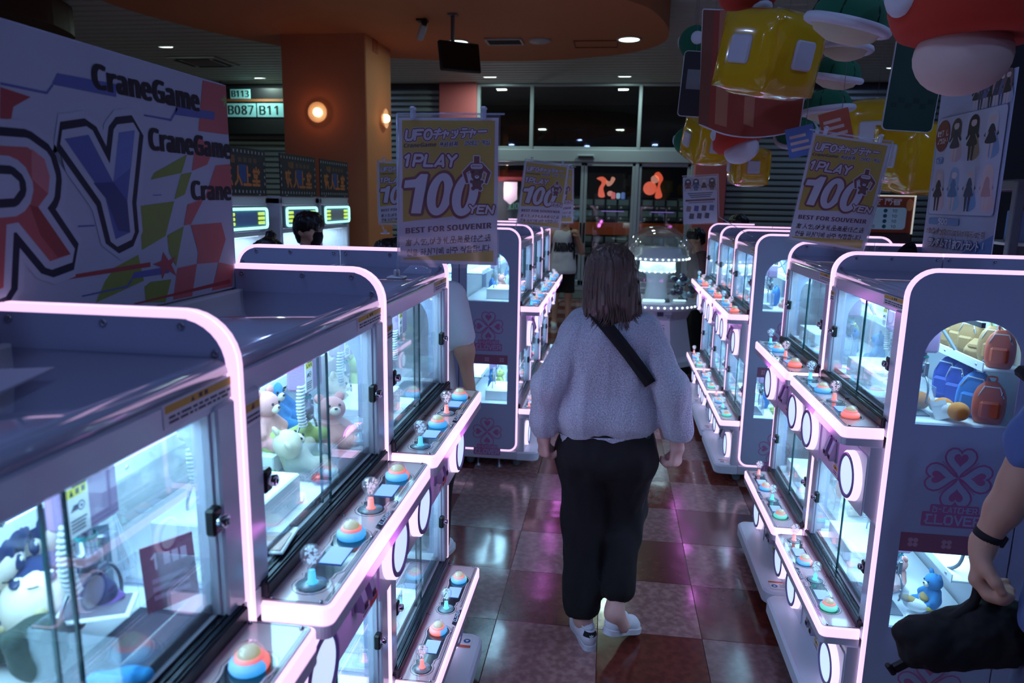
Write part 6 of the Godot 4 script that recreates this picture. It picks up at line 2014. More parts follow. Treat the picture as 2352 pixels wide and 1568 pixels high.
func build_prizes() -> void:
	var d1 := doll(rgb(34, 48, 96), "navy", rgb(44, 60, 52))
	var d2 := doll(rgb(214, 172, 70), "blond", rgb(210, 196, 150))
	var f1 := [true]
	var f2 := [true]
	put(d1, f1, "plush_doll", "plush", "navy-haired plush doll sitting upright in the nearest left machine", T(-0.872, 1.182, -0.945, 78, -8, 4, 1.05), "plush dolls in the nearest left machine")
	put(d1, f1, "plush_doll", "plush", "navy-haired plush doll at the picture's left edge, nearest left machine", T(-0.872, 1.182, -0.845, 80, -10, -4, 1.0), "plush dolls in the nearest left machine")
	put(d1, f1, "plush_doll", "plush", "navy-haired plush doll lying on its back near the glass, nearest left machine", T(-0.74, 1.215, -0.78, 30, -78, 10, 1.0), "plush dolls in the nearest left machine")
	put(d2, f2, "plush_doll", "plush", "blond plush doll lying tipped back behind the purple shoe, nearest left machine", T(-0.80, 1.205, -0.885, 60, -66, 24, 1.0), "plush dolls in the nearest left machine")
	put(d2, f2, "plush_doll", "plush", "blond plush doll lying at the lower left corner, nearest left machine", T(-0.85, 1.205, -0.765, 120, -72, 0, 1.0), "plush dolls in the nearest left machine")
	var sh := thing("plush_shoe", "navy and purple plush shoe on the white ledge of the nearest left machine", "plush", T(-0.745, 1.252, -0.905, 62, 0, 16))
	obj("body", skin_mesh([skin([[V(0, 0.022, -0.03), V(0, 0.018, 0.03), 0.022, 0.020], [V(0, 0.045, -0.035), V(0, 0.05, -0.03), 0.018, 0.018]], 0.005, 120.0)]), fur("navy_shoe", rgb(40, 44, 92)), sh)
	obj("sole", G.new().box(V(0, 0.004, 0), V(0.042, 0.010, 0.10), 0.004).mesh(), fur("purple_sole", rgb(120, 84, 160)), sh)
	obj("opening", G.new(true).ball(V(0, 0.062, -0.03), V(0.014, 0.006, 0.016), 10, 6).mesh(), fur("teal", rgb(40, 110, 130)), sh)
	for k in 4:
		var fr := thing("photo_card", ["clear card frame at the front of the leaning row, nearest left machine", "second clear card frame of the leaning row, nearest left machine", "third clear card frame of the leaning row, nearest left machine", "rearmost clear card frame of the leaning row, nearest left machine"][3 - k], "card", T(-0.84 + 0.004 * k, 1.184, -1.03 + 0.022 * k - 0.03, 60, -18, 8 - 5 * k), "clear card frames")
		obj("frame", G.new().box(V(0, 0.065, 0), V(0.085, 0.13, 0.008), 0.002).mesh(), mat("clear_clip", Color.WHITE), fr)
		var pic := G.new()
		pic.col = [lin(150, 90, 80), lin(60, 70, 120), lin(170, 110, 70), lin(70, 90, 110)][k]
		pic.box(V(0, 0.065, 0.0), V(0.065, 0.105, 0.003))
		fill(pic, disc(0.0, 0.08, 0.02), 0.0022, lin(190, 160, 150))
		fill(pic, path2("-0.025 0.02 0.025 0.02 0.018 0.06 -0.018 0.06"), 0.0022, lin(50, 40, 60))
		obj("picture", pic.mesh(), ink(), fr, T(0, 0, 0.0045))
	var rc := thing("notice_card", "dull red notice card standing behind the right pane of the nearest left machine", "card", T(-0.69, 1.183, -1.005, 58, -6))
	var rp := G.new()
	rp.col = lin(128, 52, 84)
	rp.box(V(0, 0.055, 0), V(0.085, 0.11, 0.003))
	strokes(rp, "1", -0.03, 0.07, 0.024, 0.016, 0.004, 0.0018, lin(210, 170, 190))
	for k in 3:
		fill(rp, rect(-0.008 + 0.014 * k, 0.072, 0.002 + 0.014 * k, 0.092), 0.0018, lin(200, 160, 184))
		fill(rp, rect(-0.03, 0.018 + 0.014 * k, 0.03, 0.026 + 0.014 * k), 0.0018, lin(176, 120, 150))
	obj("sheet", rp.mesh(), ink(), rc)
	obj("easel", G.new().box(V(0, 0.02, -0.012), V(0.04, 0.04, 0.002)).mesh(), mat("clear_clip", Color.WHITE), rc)
	tag(obj("flat_card", join([[G.new().box(V(0, 0, 0), V(0.10, 0.004, 0.07), 0.001), mat("white_card", rgb(232, 236, 240), 0.5)], [G.new().box(V(0, 0.003, 0), V(0.085, 0.002, 0.055)), mat("print_slate", rgb(110, 104, 120), 0.5)]]), null, self, T(-0.72, 1.253, -1.0 + 0.13, 24)), "printed flat card lying on the white ledge under the claw, nearest left machine", "card")
	tag(obj("cyan_toy", skin_mesh([skin([[V(0, 0.015, 0), V(0.06, 0.02, 0.01), 0.016, 0.018], [V(0.05, 0.02, 0), V(0.09, 0.035, 0.02), 0.016, 0.012], [V(0, 0.015, 0), V(-0.02, 0.02, 0.03), 0.014, 0.009]], 0.005, 120.0)]), fur("cyan", rgb(50, 140, 200)), self, T(-0.665, 1.184, -0.79, 20, 0, 0, 0.75)), "cyan plush toy lying by the glass at the bottom of the nearest left machine", "plush")
	for k in 3:
		var hd := thing("black_figure", "black toy lying on the back shelf of the nearest left machine", "toy", T(-0.90, 1.367, -0.62 - 0.09 * k, 40 * k), "black toys on the back shelf")
		obj("body", G.new(true).ball(V(0, 0.026, 0), V(0.034, 0.026, 0.03), 14, 9).ball(V(0.03, 0.03, 0.02), V(0.02, 0.018, 0.02), 10, 7).mesh(), mat("black_plastic", Color.BLACK), hd)
		obj("visor", G.new(true).ball(V(0.0, 0.034, 0.022), V(0.020, 0.011, 0.010), 10, 7).mesh(), mat("toy_teal", rgb(60, 140, 170), 0.2), hd)
	# ---- second left machine
	var st := obj("white_step", G.new().box(V(0, 0.025, 0), V(0.17, 0.05, 0.26), 0.003).mesh(), mat("white_card", Color.WHITE), self, T(-0.868, 1.182, -1.69))
	tag(st, "low white step under the plush bears in the second left machine", "step")
	var bp := bear(rgb(214, 150, 146), "pink")
	var bb := bear(rgb(50, 128, 190), "blue")
	var bg := bear(rgb(176, 190, 110), "lime")
	var bw := bear(rgb(206, 194, 170), "beige")
	var gr := "plush bears in the crane games"
	put(bp, [true], "plush_bear", "plush", "pink plush bear sitting left of the blue ones in the second left machine", T(-0.835, 1.234, -1.63, 82, 0, 0, 0.95), gr)
	put(bb, [true], "plush_bear", "plush", "blue plush bear sitting beside the pink one in the second left machine", T(-0.865, 1.234, -1.715, 84, 0, 0, 1.0), gr)
	copy_of(bb, "plush_bear", T(-0.895, 1.234, -1.80, 70), "blue plush bear in the back right corner of the second left machine", "plush", gr)
	put(bg, [true], "plush_bear", "plush", "lime plush bear lying on its side right of the blue bears, second left machine", T(-0.75, 1.215, -1.72, 60, 0, 78, 1.05), gr)
	put(bw, [true], "plush_bear", "plush", "beige plush bear slumped on the white felt, second left machine", T(-0.74, 1.184, -1.62, 130, -30, 30, 1.0), gr)
	copy_of(bp, "plush_bear", T(-0.70, 1.184, -1.755, 40, -20), "pink plush bear by the far pane of the second left machine", "plush", gr)
	var cs := thing("glitter_case", "green glitter case with a tag lying on the felt of the second left machine", "case", T(-0.775, 1.193, -1.50, 18))
	obj("case", G.new().box(V(0, 0, 0), V(0.05, 0.022, 0.115), 0.010).mesh(), mat("green_glitter", Color.WHITE, 0.2, 0.2, {"albedo_texture": noise_tex(0.25, rgb(30, 110, 70), rgb(170, 200, 150), false, 21, 256), "uv1_triplanar": true, "uv1_scale": V(9, 9, 9)}), cs)
	obj("flap", G.new().box(V(0.03, -0.003, 0.04), V(0.03, 0.016, 0.05), 0.007).mesh(), mat("green_glitter", Color.WHITE), cs)
	obj("ring", G.new(true).tube([V(0.03, 0, 0.07), V(0.04, 0.004, 0.08), V(0.05, 0, 0.075), V(0.04, -0.004, 0.068), V(0.03, 0, 0.07)], 0.0015, 5).mesh(), mat("chrome", Color.WHITE), cs)
	obj("tag", G.new().box(V(0.07, -0.008, 0.09), V(0.05, 0.001, 0.035)).mesh(), mat("white_card", Color.WHITE), cs)
	var rt := thing("glitter_charm", "red and gold glitter charm lying near the pane divider, second left machine", "charm", T(-0.655, 1.195, -1.545, 40))
	obj("red_half", G.new(true).ball(V(0, 0, 0), V(0.026, 0.012, 0.02), 12, 8).mesh(), mat("red_glitter", rgb(190, 60, 56), 0.2, 0.3), rt)
	obj("gold_half", G.new(true).ball(V(0.025, 0.004, -0.012), V(0.022, 0.010, 0.012), 12, 8).mesh(), mat("gold_glitter", rgb(170, 150, 90), 0.25, 0.5), rt)
	tag(obj("flat_card", join([[G.new().box(V(0, 0, 0), V(0.075, 0.006, 0.11), 0.002), mat("white_card", Color.WHITE)], [G.new().box(V(0, 0.004, 0.012), V(0.062, 0.002, 0.075)), mat("print_peach", rgb(190, 160, 150), 0.5)]]), null, self, T(-0.632, 1.186, -1.24, 8)), "pale printed pack lying flat in front, second left machine", "card")
	tag(obj("dark_bowl", G.new(true).lathe([Vector2(0.02, 0), Vector2(0.045, 0.02), Vector2(0.05, 0.045), Vector2(0.045, 0.045), Vector2(0.03, 0.02), Vector2(0, 0.012)], 20).mesh(), mat("bowl_dark", rgb(40, 40, 52), 0.3), self, T(-0.91, 1.357, -1.42)), "dark round bowl on the back shelf of the second left machine", "bowl")
	tag(obj("pink_case", G.new().box(V(0, 0.045, 0), V(0.03, 0.09, 0.05), 0.010).ball(V(0, 0.095, 0), V(0.008, 0.008, 0.008), 8, 6).mesh(), mat("pouch_pink", rgb(206, 140, 140), 0.5), self, T(-0.89, 1.357, -1.60, 10)), "pink upright case on the back shelf of the second left machine", "case")
	# ---- third left machine
	copy_of(bw, "plush_bear", T(-0.80, 1.184, -2.02, 90), "beige plush bear in the third left machine", "plush", gr)
	copy_of(bg, "plush_bear", T(-0.84, 1.184, -2.30, 80), "lime plush bear in the third left machine", "plush", gr)
	tag(obj("red_pod", G.new(true).ball(V(0, 0.03, 0), V(0.04, 0.03, 0.034), 14, 9).ball(V(0.0, 0.03, 0.055), V(0.028, 0.024, 0.022), 12, 8).mesh(), mat("red_glitter", Color.WHITE), self, T(-0.70, 1.184, -2.10, 20)), "coral red round toy near the glass of the third left machine", "toy")
	# ---- nearest right machine: pouches, balls
	var p1 := pouch(rgb(36, 62, 150), "navy")
	var p2 := pouch(rgb(46, 120, 200), "sky")
	var p3 := pouch(rgb(150, 112, 66), "brown")
	var p4 := pouch(rgb(186, 74, 38), "rust")
	var gp := "pouches in the nearest right machine"
	put(p1, [true], "pouch", "pouch", "navy padded pouch standing furthest left under the shelf, nearest right machine", T(1.20, 1.184, -2.66, -60, 0, 0, 1.15), gp)
	copy_of(p1, "pouch", T(1.20, 1.184, -2.555, -70, 0, 4, 1.15), "second navy padded pouch under the shelf, nearest right machine", "pouch", gp)
	put(p2, [true], "pouch", "pouch", "sky blue padded pouch under the shelf, nearest right machine", T(1.19, 1.184, -2.465, -40, 0, -4, 1.1), gp)
	put(p4, [true], "pouch", "pouch", "rust orange pouch standing at the right under the shelf, nearest right machine", T(1.205, 1.184, -2.39, -20, 0, 0, 1.0), gp)
	copy_of(p4, "pouch", T(1.215, 1.362, -2.39, -30, 0, 0, 0.9), "rust orange pouch on the shelf's near end, nearest right machine", "pouch", gp)
	put(p3, [true], "pouch", "pouch", "brown pouch lying in front on the shelf, nearest right machine", T(1.19, 1.372, -2.50, -50, -62, 0, 0.85), gp)
	for c in [[1.23, 1.362, -2.47, -30, 0, "brown pouch standing behind the lying one on the shelf, nearest right machine"], [1.215, 1.362, -2.58, -60, 0, "brown pouch standing in the middle of the shelf, nearest right machine"], [1.225, 1.362, -2.67, -70, 0, "brown pouch standing further along the shelf, nearest right machine"], [1.225, 1.362, -2.76, -60, 0, "brown pouch standing next to the red-haired doll on the shelf, nearest right machine"]]:
		copy_of(p3, "pouch", T(c[0], c[1], c[2], c[3], c[4], 0, 0.9), c[5], "pouch", gp)
	put(doll(rgb(196, 58, 66), "red", rgb(60, 40, 50)), [true], "plush_doll", "plush", "red-haired plush doll on the shelf of the nearest right machine", T(1.215, 1.362, -2.86, -60, 0, 0, 0.75))
	var k2 := 0
	for c in [[1.045, -2.50, "orange ball with a white cap at the left of the arched side window"], [1.09, -2.43, "orange ball behind the tilted white tag in the arched side window"], [1.115, -2.38, "foremost orange ball in the arched side window of the nearest right machine"]]:
		var bl := thing("orange_ball", c[2], "ball", T(c[0], 1.184, c[1], 70 + 30 * k2), "orange balls in the nearest right machine")
		obj("ball", G.new(true).ball(V(0, 0.031, 0), V(0.032, 0.030, 0.032), 18, 12).mesh(), fur("orange", rgb(222, 136, 56)), bl)
		obj("white_end", G.new(true).ball(V(0.035, 0.027, 0.0), V(0.022, 0.024, 0.024), 14, 9).mesh(), fur("white", rgb(226, 228, 232)), bl)
		k2 += 1
	tag(obj("paper_tag", G.new().box(V(0, 0.03, 0), V(0.045, 0.06, 0.001)).box(V(0, 0.052, 0.0012), V(0.045, 0.014, 0.0008)).mesh(), mat("white_card", Color.WHITE), self, T(1.075, 1.186, -2.385, -30, -20, 24)), "white paper tag leaning between the orange balls", "tag")
	var bd := G.new()
	bd.col = lin(232, 230, 220)
	bd.box(V(0, 0.07, 0), V(0.70, 0.15, 0.003))
	for k in 11:
		fill(bd, disc(-0.31 + 0.062 * k, 0.07 + 0.03 * sin(k * 2.1), 0.020, 0.026, 12), 0.0018, [lin(150, 200, 226), lin(240, 190, 190), lin(230, 226, 160), lin(170, 214, 180)][k % 4])
		fill(bd, disc(-0.31 + 0.062 * k, 0.07 + 0.03 * sin(k * 2.1), 0.009, 0.012, 10), 0.0022, lin(232, 230, 220))
	tag(obj("pastel_backdrop", bd.mesh(), ink(), self, T(1.288, 1.358, -2.73, -90)), "pastel printed strip along the back wall above the shelf, nearest right machine", "backdrop")
	var bi := thing("bird_toy", "small brown and white bird toy lying in the lower side window at the right", "toy", T(1.10, 0.472, -2.46, -40))
	obj("body", G.new(true).ball(V(0, 0.022, 0), V(0.04, 0.022, 0.024), 14, 9).mesh(), fur("white", Color.WHITE), bi)
	obj("wing", G.new(true).ball(V(-0.02, 0.034, 0.0), V(0.036, 0.012, 0.02), 12, 7).mesh(), fur("tan", rgb(160, 130, 80)), bi)
	obj("beak", G.new(true).lathe([Vector2(0.008, 0), Vector2(0, 0.022)], 10, T(0.04, 0.024, 0, 0, 0, -90)).mesh(), mat("beak_yellow", rgb(210, 190, 60), 0.5), bi)
	copy_of(bi, "bird_toy", T(1.16, 0.472, -2.52, 60), "second small bird toy further back in the lower side window at the right", "toy")
	# ---- everything smaller: a few prizes in each other window in view
	var small := [[bw, "plush_bear"], [bp, "plush_bear"], [bg, "plush_bear"], [bb, "plush_bear"], [p2, "pouch"], [p4, "pouch"]]
	var places := [["third left", -0.587, -2.221, 1, 1], ["second left", -0.587, -1.451, 1, 1], ["nearest right", 0.902, -2.73, -1, 1], ["second right", 0.902, -3.50, -1, 0], ["second right", 0.902, -3.50, -1, 1], ["near far-left-block", -0.587, -5.13, 1, 0], ["near far-left-block", -0.587, -5.13, 1, 1], ["middle far-left-block", -0.587, -5.90, 1, 0], ["middle far-left-block", -0.587, -5.90, 1, 1], ["last far-left-block", -0.587, -6.67, 1, 0], ["near far-right-block", 0.902, -5.13, -1, 0], ["near far-right-block", 0.902, -5.13, -1, 1], ["middle far-right-block", 0.902, -5.90, -1, 0], ["middle far-right-block", 0.902, -5.90, -1, 1], ["last far-right-block", 0.902, -6.67, -1, 0], ["last far-right-block", 0.902, -6.67, -1, 1]]
	for p in places:
		var y: float = 1.184 if p[4] == 0 else 0.470
		var where := "%s %s window" % [p[0], "upper" if p[4] == 0 else "lower"]
		for k in 3:
			var src: Array = small[rng.randi() % small.size()]
			var lx := -0.02 + 0.125 * k
			var lz: float = [-0.24, -0.20, -0.27][k]
			var xf := T(p[1] + p[3] * lz, y, p[2] - p[3] * lx, 90.0 * p[3] + rng.randf_range(-30, 30), 0, 0, 0.85)
			copy_of(src[0], src[1], xf, "small soft prize on the white floor of the %s" % where, src[0].get_meta("category"), "small prizes, %s" % where)


# ------------------------------------------------------------------ people: smooth skins over joints (surface nets)
# a bone is [from, to, radius from, radius to, flat]: flat < 1 squeezes it along z
func bone_d(p: Vector3, b: Array) -> float:
	var a: Vector3 = b[0]
	var f: float = b[4] if b.size() > 4 else 1.0
	var ab: Vector3 = b[1] - a
	var ap := p - a
	ab.z /= f
	ap.z /= f
	var t := clampf(ap.dot(ab) / maxf(ab.length_squared(), 1e-9), 0.0, 1.0)
	return ((ap - ab * t).length() - lerpf(b[2], b[3], t)) * minf(f, 1.0)


func field(p: Vector3, bones: Array, k: float) -> float:
	var s := 0.0
	for b in bones:
		s += exp(-k * bone_d(p, b))
	return -log(maxf(s, 1e-30)) / k


# returns [vertices, normals, indices]; noise is [amplitude, scale] or empty
func skin(bones: Array, cell: float, k := 60.0, noise := [], cut := []) -> Array:
	var lo := Vector3(1e9, 1e9, 1e9)
	var hi := -lo
	for b in bones:
		var r := maxf(b[2], b[3]) + cell * 2.0 + 0.012
		lo = lo.min(b[0] - Vector3.ONE * r).min(b[1] - Vector3.ONE * r)
		hi = hi.max(b[0] + Vector3.ONE * r).max(b[1] + Vector3.ONE * r)
	var nx := int((hi.x - lo.x) / cell) + 2
	var ny := int((hi.y - lo.y) / cell) + 2
	var nz := int((hi.z - lo.z) / cell) + 2
	var sum := PackedFloat32Array()
	sum.resize(nx * ny * nz)
	for b in bones:
		var r := maxf(b[2], b[3]) + cell * 2.5 + 0.02
		var l: Vector3 = (b[0].min(b[1]) - Vector3.ONE * r - lo) / cell
		var h: Vector3 = (b[0].max(b[1]) + Vector3.ONE * r - lo) / cell
		var a: Vector3 = b[0]
		var f: float = b[4] if b.size() > 4 else 1.0
		var ab: Vector3 = b[1] - a
		ab.z /= f
		var il := 1.0 / maxf(ab.length_squared(), 1e-9)
		var fm := -k * minf(f, 1.0)
		var r0: float = b[2]
		var dr: float = b[3] - b[2]
		for x in range(maxi(0, int(l.x)), mini(nx, int(h.x) + 2)):
			for y in range(maxi(0, int(l.y)), mini(ny, int(h.y) + 2)):
				var row := (x * ny + y) * nz
				for z in range(maxi(0, int(l.z)), mini(nz, int(h.z) + 2)):
					var ap := lo + Vector3(x, y, z) * cell - a
					ap.z /= f
					var t := clampf(ap.dot(ab) * il, 0.0, 1.0)
					sum[row + z] += exp(fm * ((ap - ab * t).length() - r0 - dr * t))
	var noi: FastNoiseLite
	if noise:
		noi = FastNoiseLite.new()
		noi.frequency = 1.0
		noi.fractal_octaves = 2
		for x in nx:
			for y in ny:
				var row := (x * ny + y) * nz
				for z in nz:
					var s := sum[row + z]
					if s > 0.05 and s < 20.0:
						var p: Vector3 = (lo + Vector3(x, y, z) * cell) * noise[1]
						sum[row + z] = s * exp(k * noise[0] * noi.get_noise_3dv(p))
	for c in cut:
		# a plane [point, outward normal]: what lies outside is cut away
		for x in nx:
			for y in ny:
				var row := (x * ny + y) * nz
				for z in nz:
					if sum[row + z] > 0.02:
						var d: float = (lo + Vector3(x, y, z) * cell - c[0]).dot(c[1])
						if d > -0.03:
							sum[row + z] = minf(sum[row + z], exp(-k * d))
	var vs := PackedVector3Array()
	var ns := PackedVector3Array()
	var ix := PackedInt32Array()
	var id := PackedInt32Array()
	id.resize(nx * ny * nz)
	id.fill(-1)
	var st := ny * nz
	for x in nx - 1:
		for y in ny - 1:
			var row := (x * ny + y) * nz
			for z in nz - 1:
				var i := row + z
				var c0 := sum[i] > 1.0
				if sum[i + 1] > 1.0 == c0 and sum[i + nz] > 1.0 == c0 and sum[i + st] > 1.0 == c0 and sum[i + nz + 1] > 1.0 == c0 and sum[i + st + 1] > 1.0 == c0 and sum[i + st + nz] > 1.0 == c0 and sum[i + st + nz + 1] > 1.0 == c0:
					continue
				var v := PackedFloat32Array()
				for q in 8:
					v.append(-log(maxf(sum[i + (st if q & 1 else 0) + (nz if q & 2 else 0) + (1 if q & 4 else 0)], 1e-20)) / k)
				var acc := Vector3()
				var m := 0
				for q in 8:
					for ax in [1, 2, 4]:
						if q & ax:
							continue
						var w: int = q | ax
						if (v[q] > 0.0) == (v[w] > 0.0):
							continue
						var t := v[q] / (v[q] - v[w])
						var p := Vector3(1.0 if q & 1 else 0.0, 1.0 if q & 2 else 0.0, 1.0 if q & 4 else 0.0)
						p[0 if ax == 1 else (1 if ax == 2 else 2)] = t
						acc += p
						m += 1
				id[i] = vs.size()
				vs.append(lo + (Vector3(x, y, z) + acc / m) * cell)
				ns.append(Vector3(v[1] + v[3] + v[5] + v[7] - v[0] - v[2] - v[4] - v[6], v[2] + v[3] + v[6] + v[7] - v[0] - v[1] - v[4] - v[5], v[4] + v[5] + v[6] + v[7] - v[0] - v[1] - v[2] - v[3]).normalized())
	for x in range(1, nx - 1):
		for y in range(1, ny - 1):
			var row := (x * ny + y) * nz
			for z in range(1, nz - 1):
				var i := row + z
				if id[i] < 0:
					continue
				var c0 := sum[i] > 1.0
				for ax in 3:
					var d: int = [st, nz, 1][ax]
					if (sum[i + d] > 1.0) == c0:
						continue
					var e: int = [nz, 1, st][ax]
					var g: int = [1, st, nz][ax]
					var a := id[i]
					var b := id[i - e]
					var cc := id[i - e - g]
					var dd := id[i - g]
					if a < 0 or b < 0 or cc < 0 or dd < 0:
						continue
					if c0:
						ix.append_array([a, cc, b, a, dd, cc])
					else:
						ix.append_array([a, b, cc, a, cc, dd])
	return [vs, ns, ix]


func skin_mesh(parts: Array) -> ArrayMesh:
	var vs := PackedVector3Array()
	var ns := PackedVector3Array()
	var ix := PackedInt32Array()
	for p in parts:
		var o := vs.size()
		vs.append_array(p[0])
		ns.append_array(p[1])
		for i in p[2]:
			ix.append(i + o)
	var a := []
	a.resize(Mesh.ARRAY_MAX)
	a[Mesh.ARRAY_VERTEX] = vs
	a[Mesh.ARRAY_NORMAL] = ns
	a[Mesh.ARRAY_INDEX] = ix
	var m := ArrayMesh.new()
	m.add_surface_from_arrays(Mesh.PRIMITIVE_TRIANGLES, a)
	return m


# bones of a hand: from the wrist along dir, palm facing pn, thumb on the side th; curl 0 open .. 1 fist
func hand_bones(w: Vector3, dir: Vector3, pn: Vector3, th: Vector3, curl: float, s := 1.0) -> Array:
	var r := []
	dir = dir.normalized()
	pn = (pn - dir * pn.dot(dir)).normalized()
	th = (th - dir * th.dot(dir) - pn * th.dot(pn)).normalized()
	var lens := [[0.040, 0.024, 0.019], [0.044, 0.027, 0.020], [0.041, 0.025, 0.019], [0.032, 0.019, 0.017]]
	for f in 4:
		var off := (1.5 - f) * 0.0195 * s
		var k := w + dir * (0.086 - absf(f - 1.0) * 0.006) * s + th * off
		r.append([w + dir * 0.012 * s + th * off * 0.7, k, 0.0135 * s, 0.0105 * s])
		var p := k
		var a := 0.25 + curl * (0.9 + 0.06 * f)
		for j in 3:
			var d := dir * cos(a) + pn * sin(a)
			var q: Vector3 = p + d * lens[f][j] * s
			r.append([p, q, (0.0092 - 0.0011 * j) * s, (0.0085 - 0.0012 * j) * s])
			p = q
			a += 0.20 + curl * 0.85
	var t0 := w + dir * 0.022 * s + th * 0.022 * s
	var t1 := t0 + (dir * 0.55 + th * 0.6 + pn * (0.35 + 0.4 * curl)).normalized() * 0.040 * s
	var t2 := t1 + (dir * 0.75 + th * 0.15 + pn * (0.4 + 0.5 * curl)).normalized() * 0.030 * s
	var t3 := t2 + (dir * 0.8 - th * 0.25 * curl + pn * (0.3 + 0.5 * curl)).normalized() * 0.024 * s
	r.append([w + dir * 0.006 * s, t0, 0.013 * s, 0.0135 * s])
	r.append([t0, t1, 0.0135 * s, 0.0108 * s])
	r.append([t1, t2, 0.0105 * s, 0.0095 * s])
	r.append([t2, t3, 0.0092 * s, 0.0075 * s])
	return r


# bones of a head centred at c, facing f, up u (about 0.23 m from chin to crown)
func head_bones(c: Vector3, f: Vector3, u: Vector3, s := 1.0) -> Array:
	var x := u.cross(f).normalized()
	var at := func(a: float, b: float, d: float) -> Vector3: return c + (x * a + u * b + f * d) * s
	var r := [
		[at.call(0, 0.035, -0.02), at.call(0, 0.030, 0.015), 0.080 * s, 0.074 * s],
		[at.call(0, -0.02, 0.015), at.call(0, -0.065, 0.038), 0.064 * s, 0.040 * s],
		[at.call(0, -0.07, 0.045), at.call(0, -0.088, 0.062), 0.030 * s, 0.020 * s],
		[at.call(0, 0.012, 0.086), at.call(0, -0.026, 0.104), 0.008 * s, 0.013 * s],
		[at.call(-0.02, -0.060, 0.080), at.call(0.02, -0.060, 0.080), 0.009 * s, 0.009 * s],
		[at.call(-0.035, 0.028, 0.072), at.call(0.035, 0.028, 0.072), 0.014 * s, 0.014 * s],
		[at.call(-0.018, -0.03, 0.093), at.call(0.018, -0.03, 0.093), 0.008 * s, 0.008 * s],
	]
	for e in [-1.0, 1.0]:
		r.append([at.call(e * 0.045, -0.02, 0.055), at.call(e * 0.04, -0.035, 0.06), 0.024 * s, 0.02 * s])
		r.append([at.call(e * 0.076, 0.02, -0.012), at.call(e * 0.074, -0.024, -0.006), 0.013 * s, 0.009 * s])
		r.append([at.call(e * 0.084, 0.024, -0.018), at.call(e * 0.080, -0.012, -0.014), 0.008 * s, 0.006 * s])
	return r


func eyes(parent: Node3D, c: Vector3, f: Vector3, u: Vector3, s := 1.0) -> void:
	var x := u.cross(f).normalized()
	var b := Basis(x, u, f).orthonormalized()
	var g := G.new(true)
	var p := G.new(true)
	for e in [-1.0, 1.0]:
		g.ball(V(e * 0.032, 0.004, 0.078) * s, V(0.013, 0.009, 0.010) * s, 10, 7)
		p.ball(V(e * 0.032, 0.004, 0.0855) * s, V(0.006, 0.0065, 0.004) * s, 8, 6)
	obj("eyes", g.mesh(), mat("eye_white", rgb(216, 214, 212), 0.3), parent, Transform3D(b, c))
	obj("pupils", p.mesh(), mat("eye_dark", rgb(24, 20, 20), 0.2), parent, Transform3D(b, c))
	var br := G.new(true)
	for e in [-1.0, 1.0]:
		br.tube([V(e * 0.016, 0.024, 0.086) * s, V(e * 0.032, 0.029, 0.084) * s, V(e * 0.048, 0.024, 0.074) * s], [0.002 * s, 0.0032 * s, 0.0018 * s], 6)
		br.tube([V(0.0, -0.0595, 0.0905) * s, V(e * 0.012, -0.060, 0.0885) * s, V(e * 0.022, -0.0595, 0.084) * s], 0.0016 * s, 5)
	obj("brows", br.mesh(), mat("brow_dark", rgb(40, 30, 28), 0.8), parent, Transform3D(b, c))


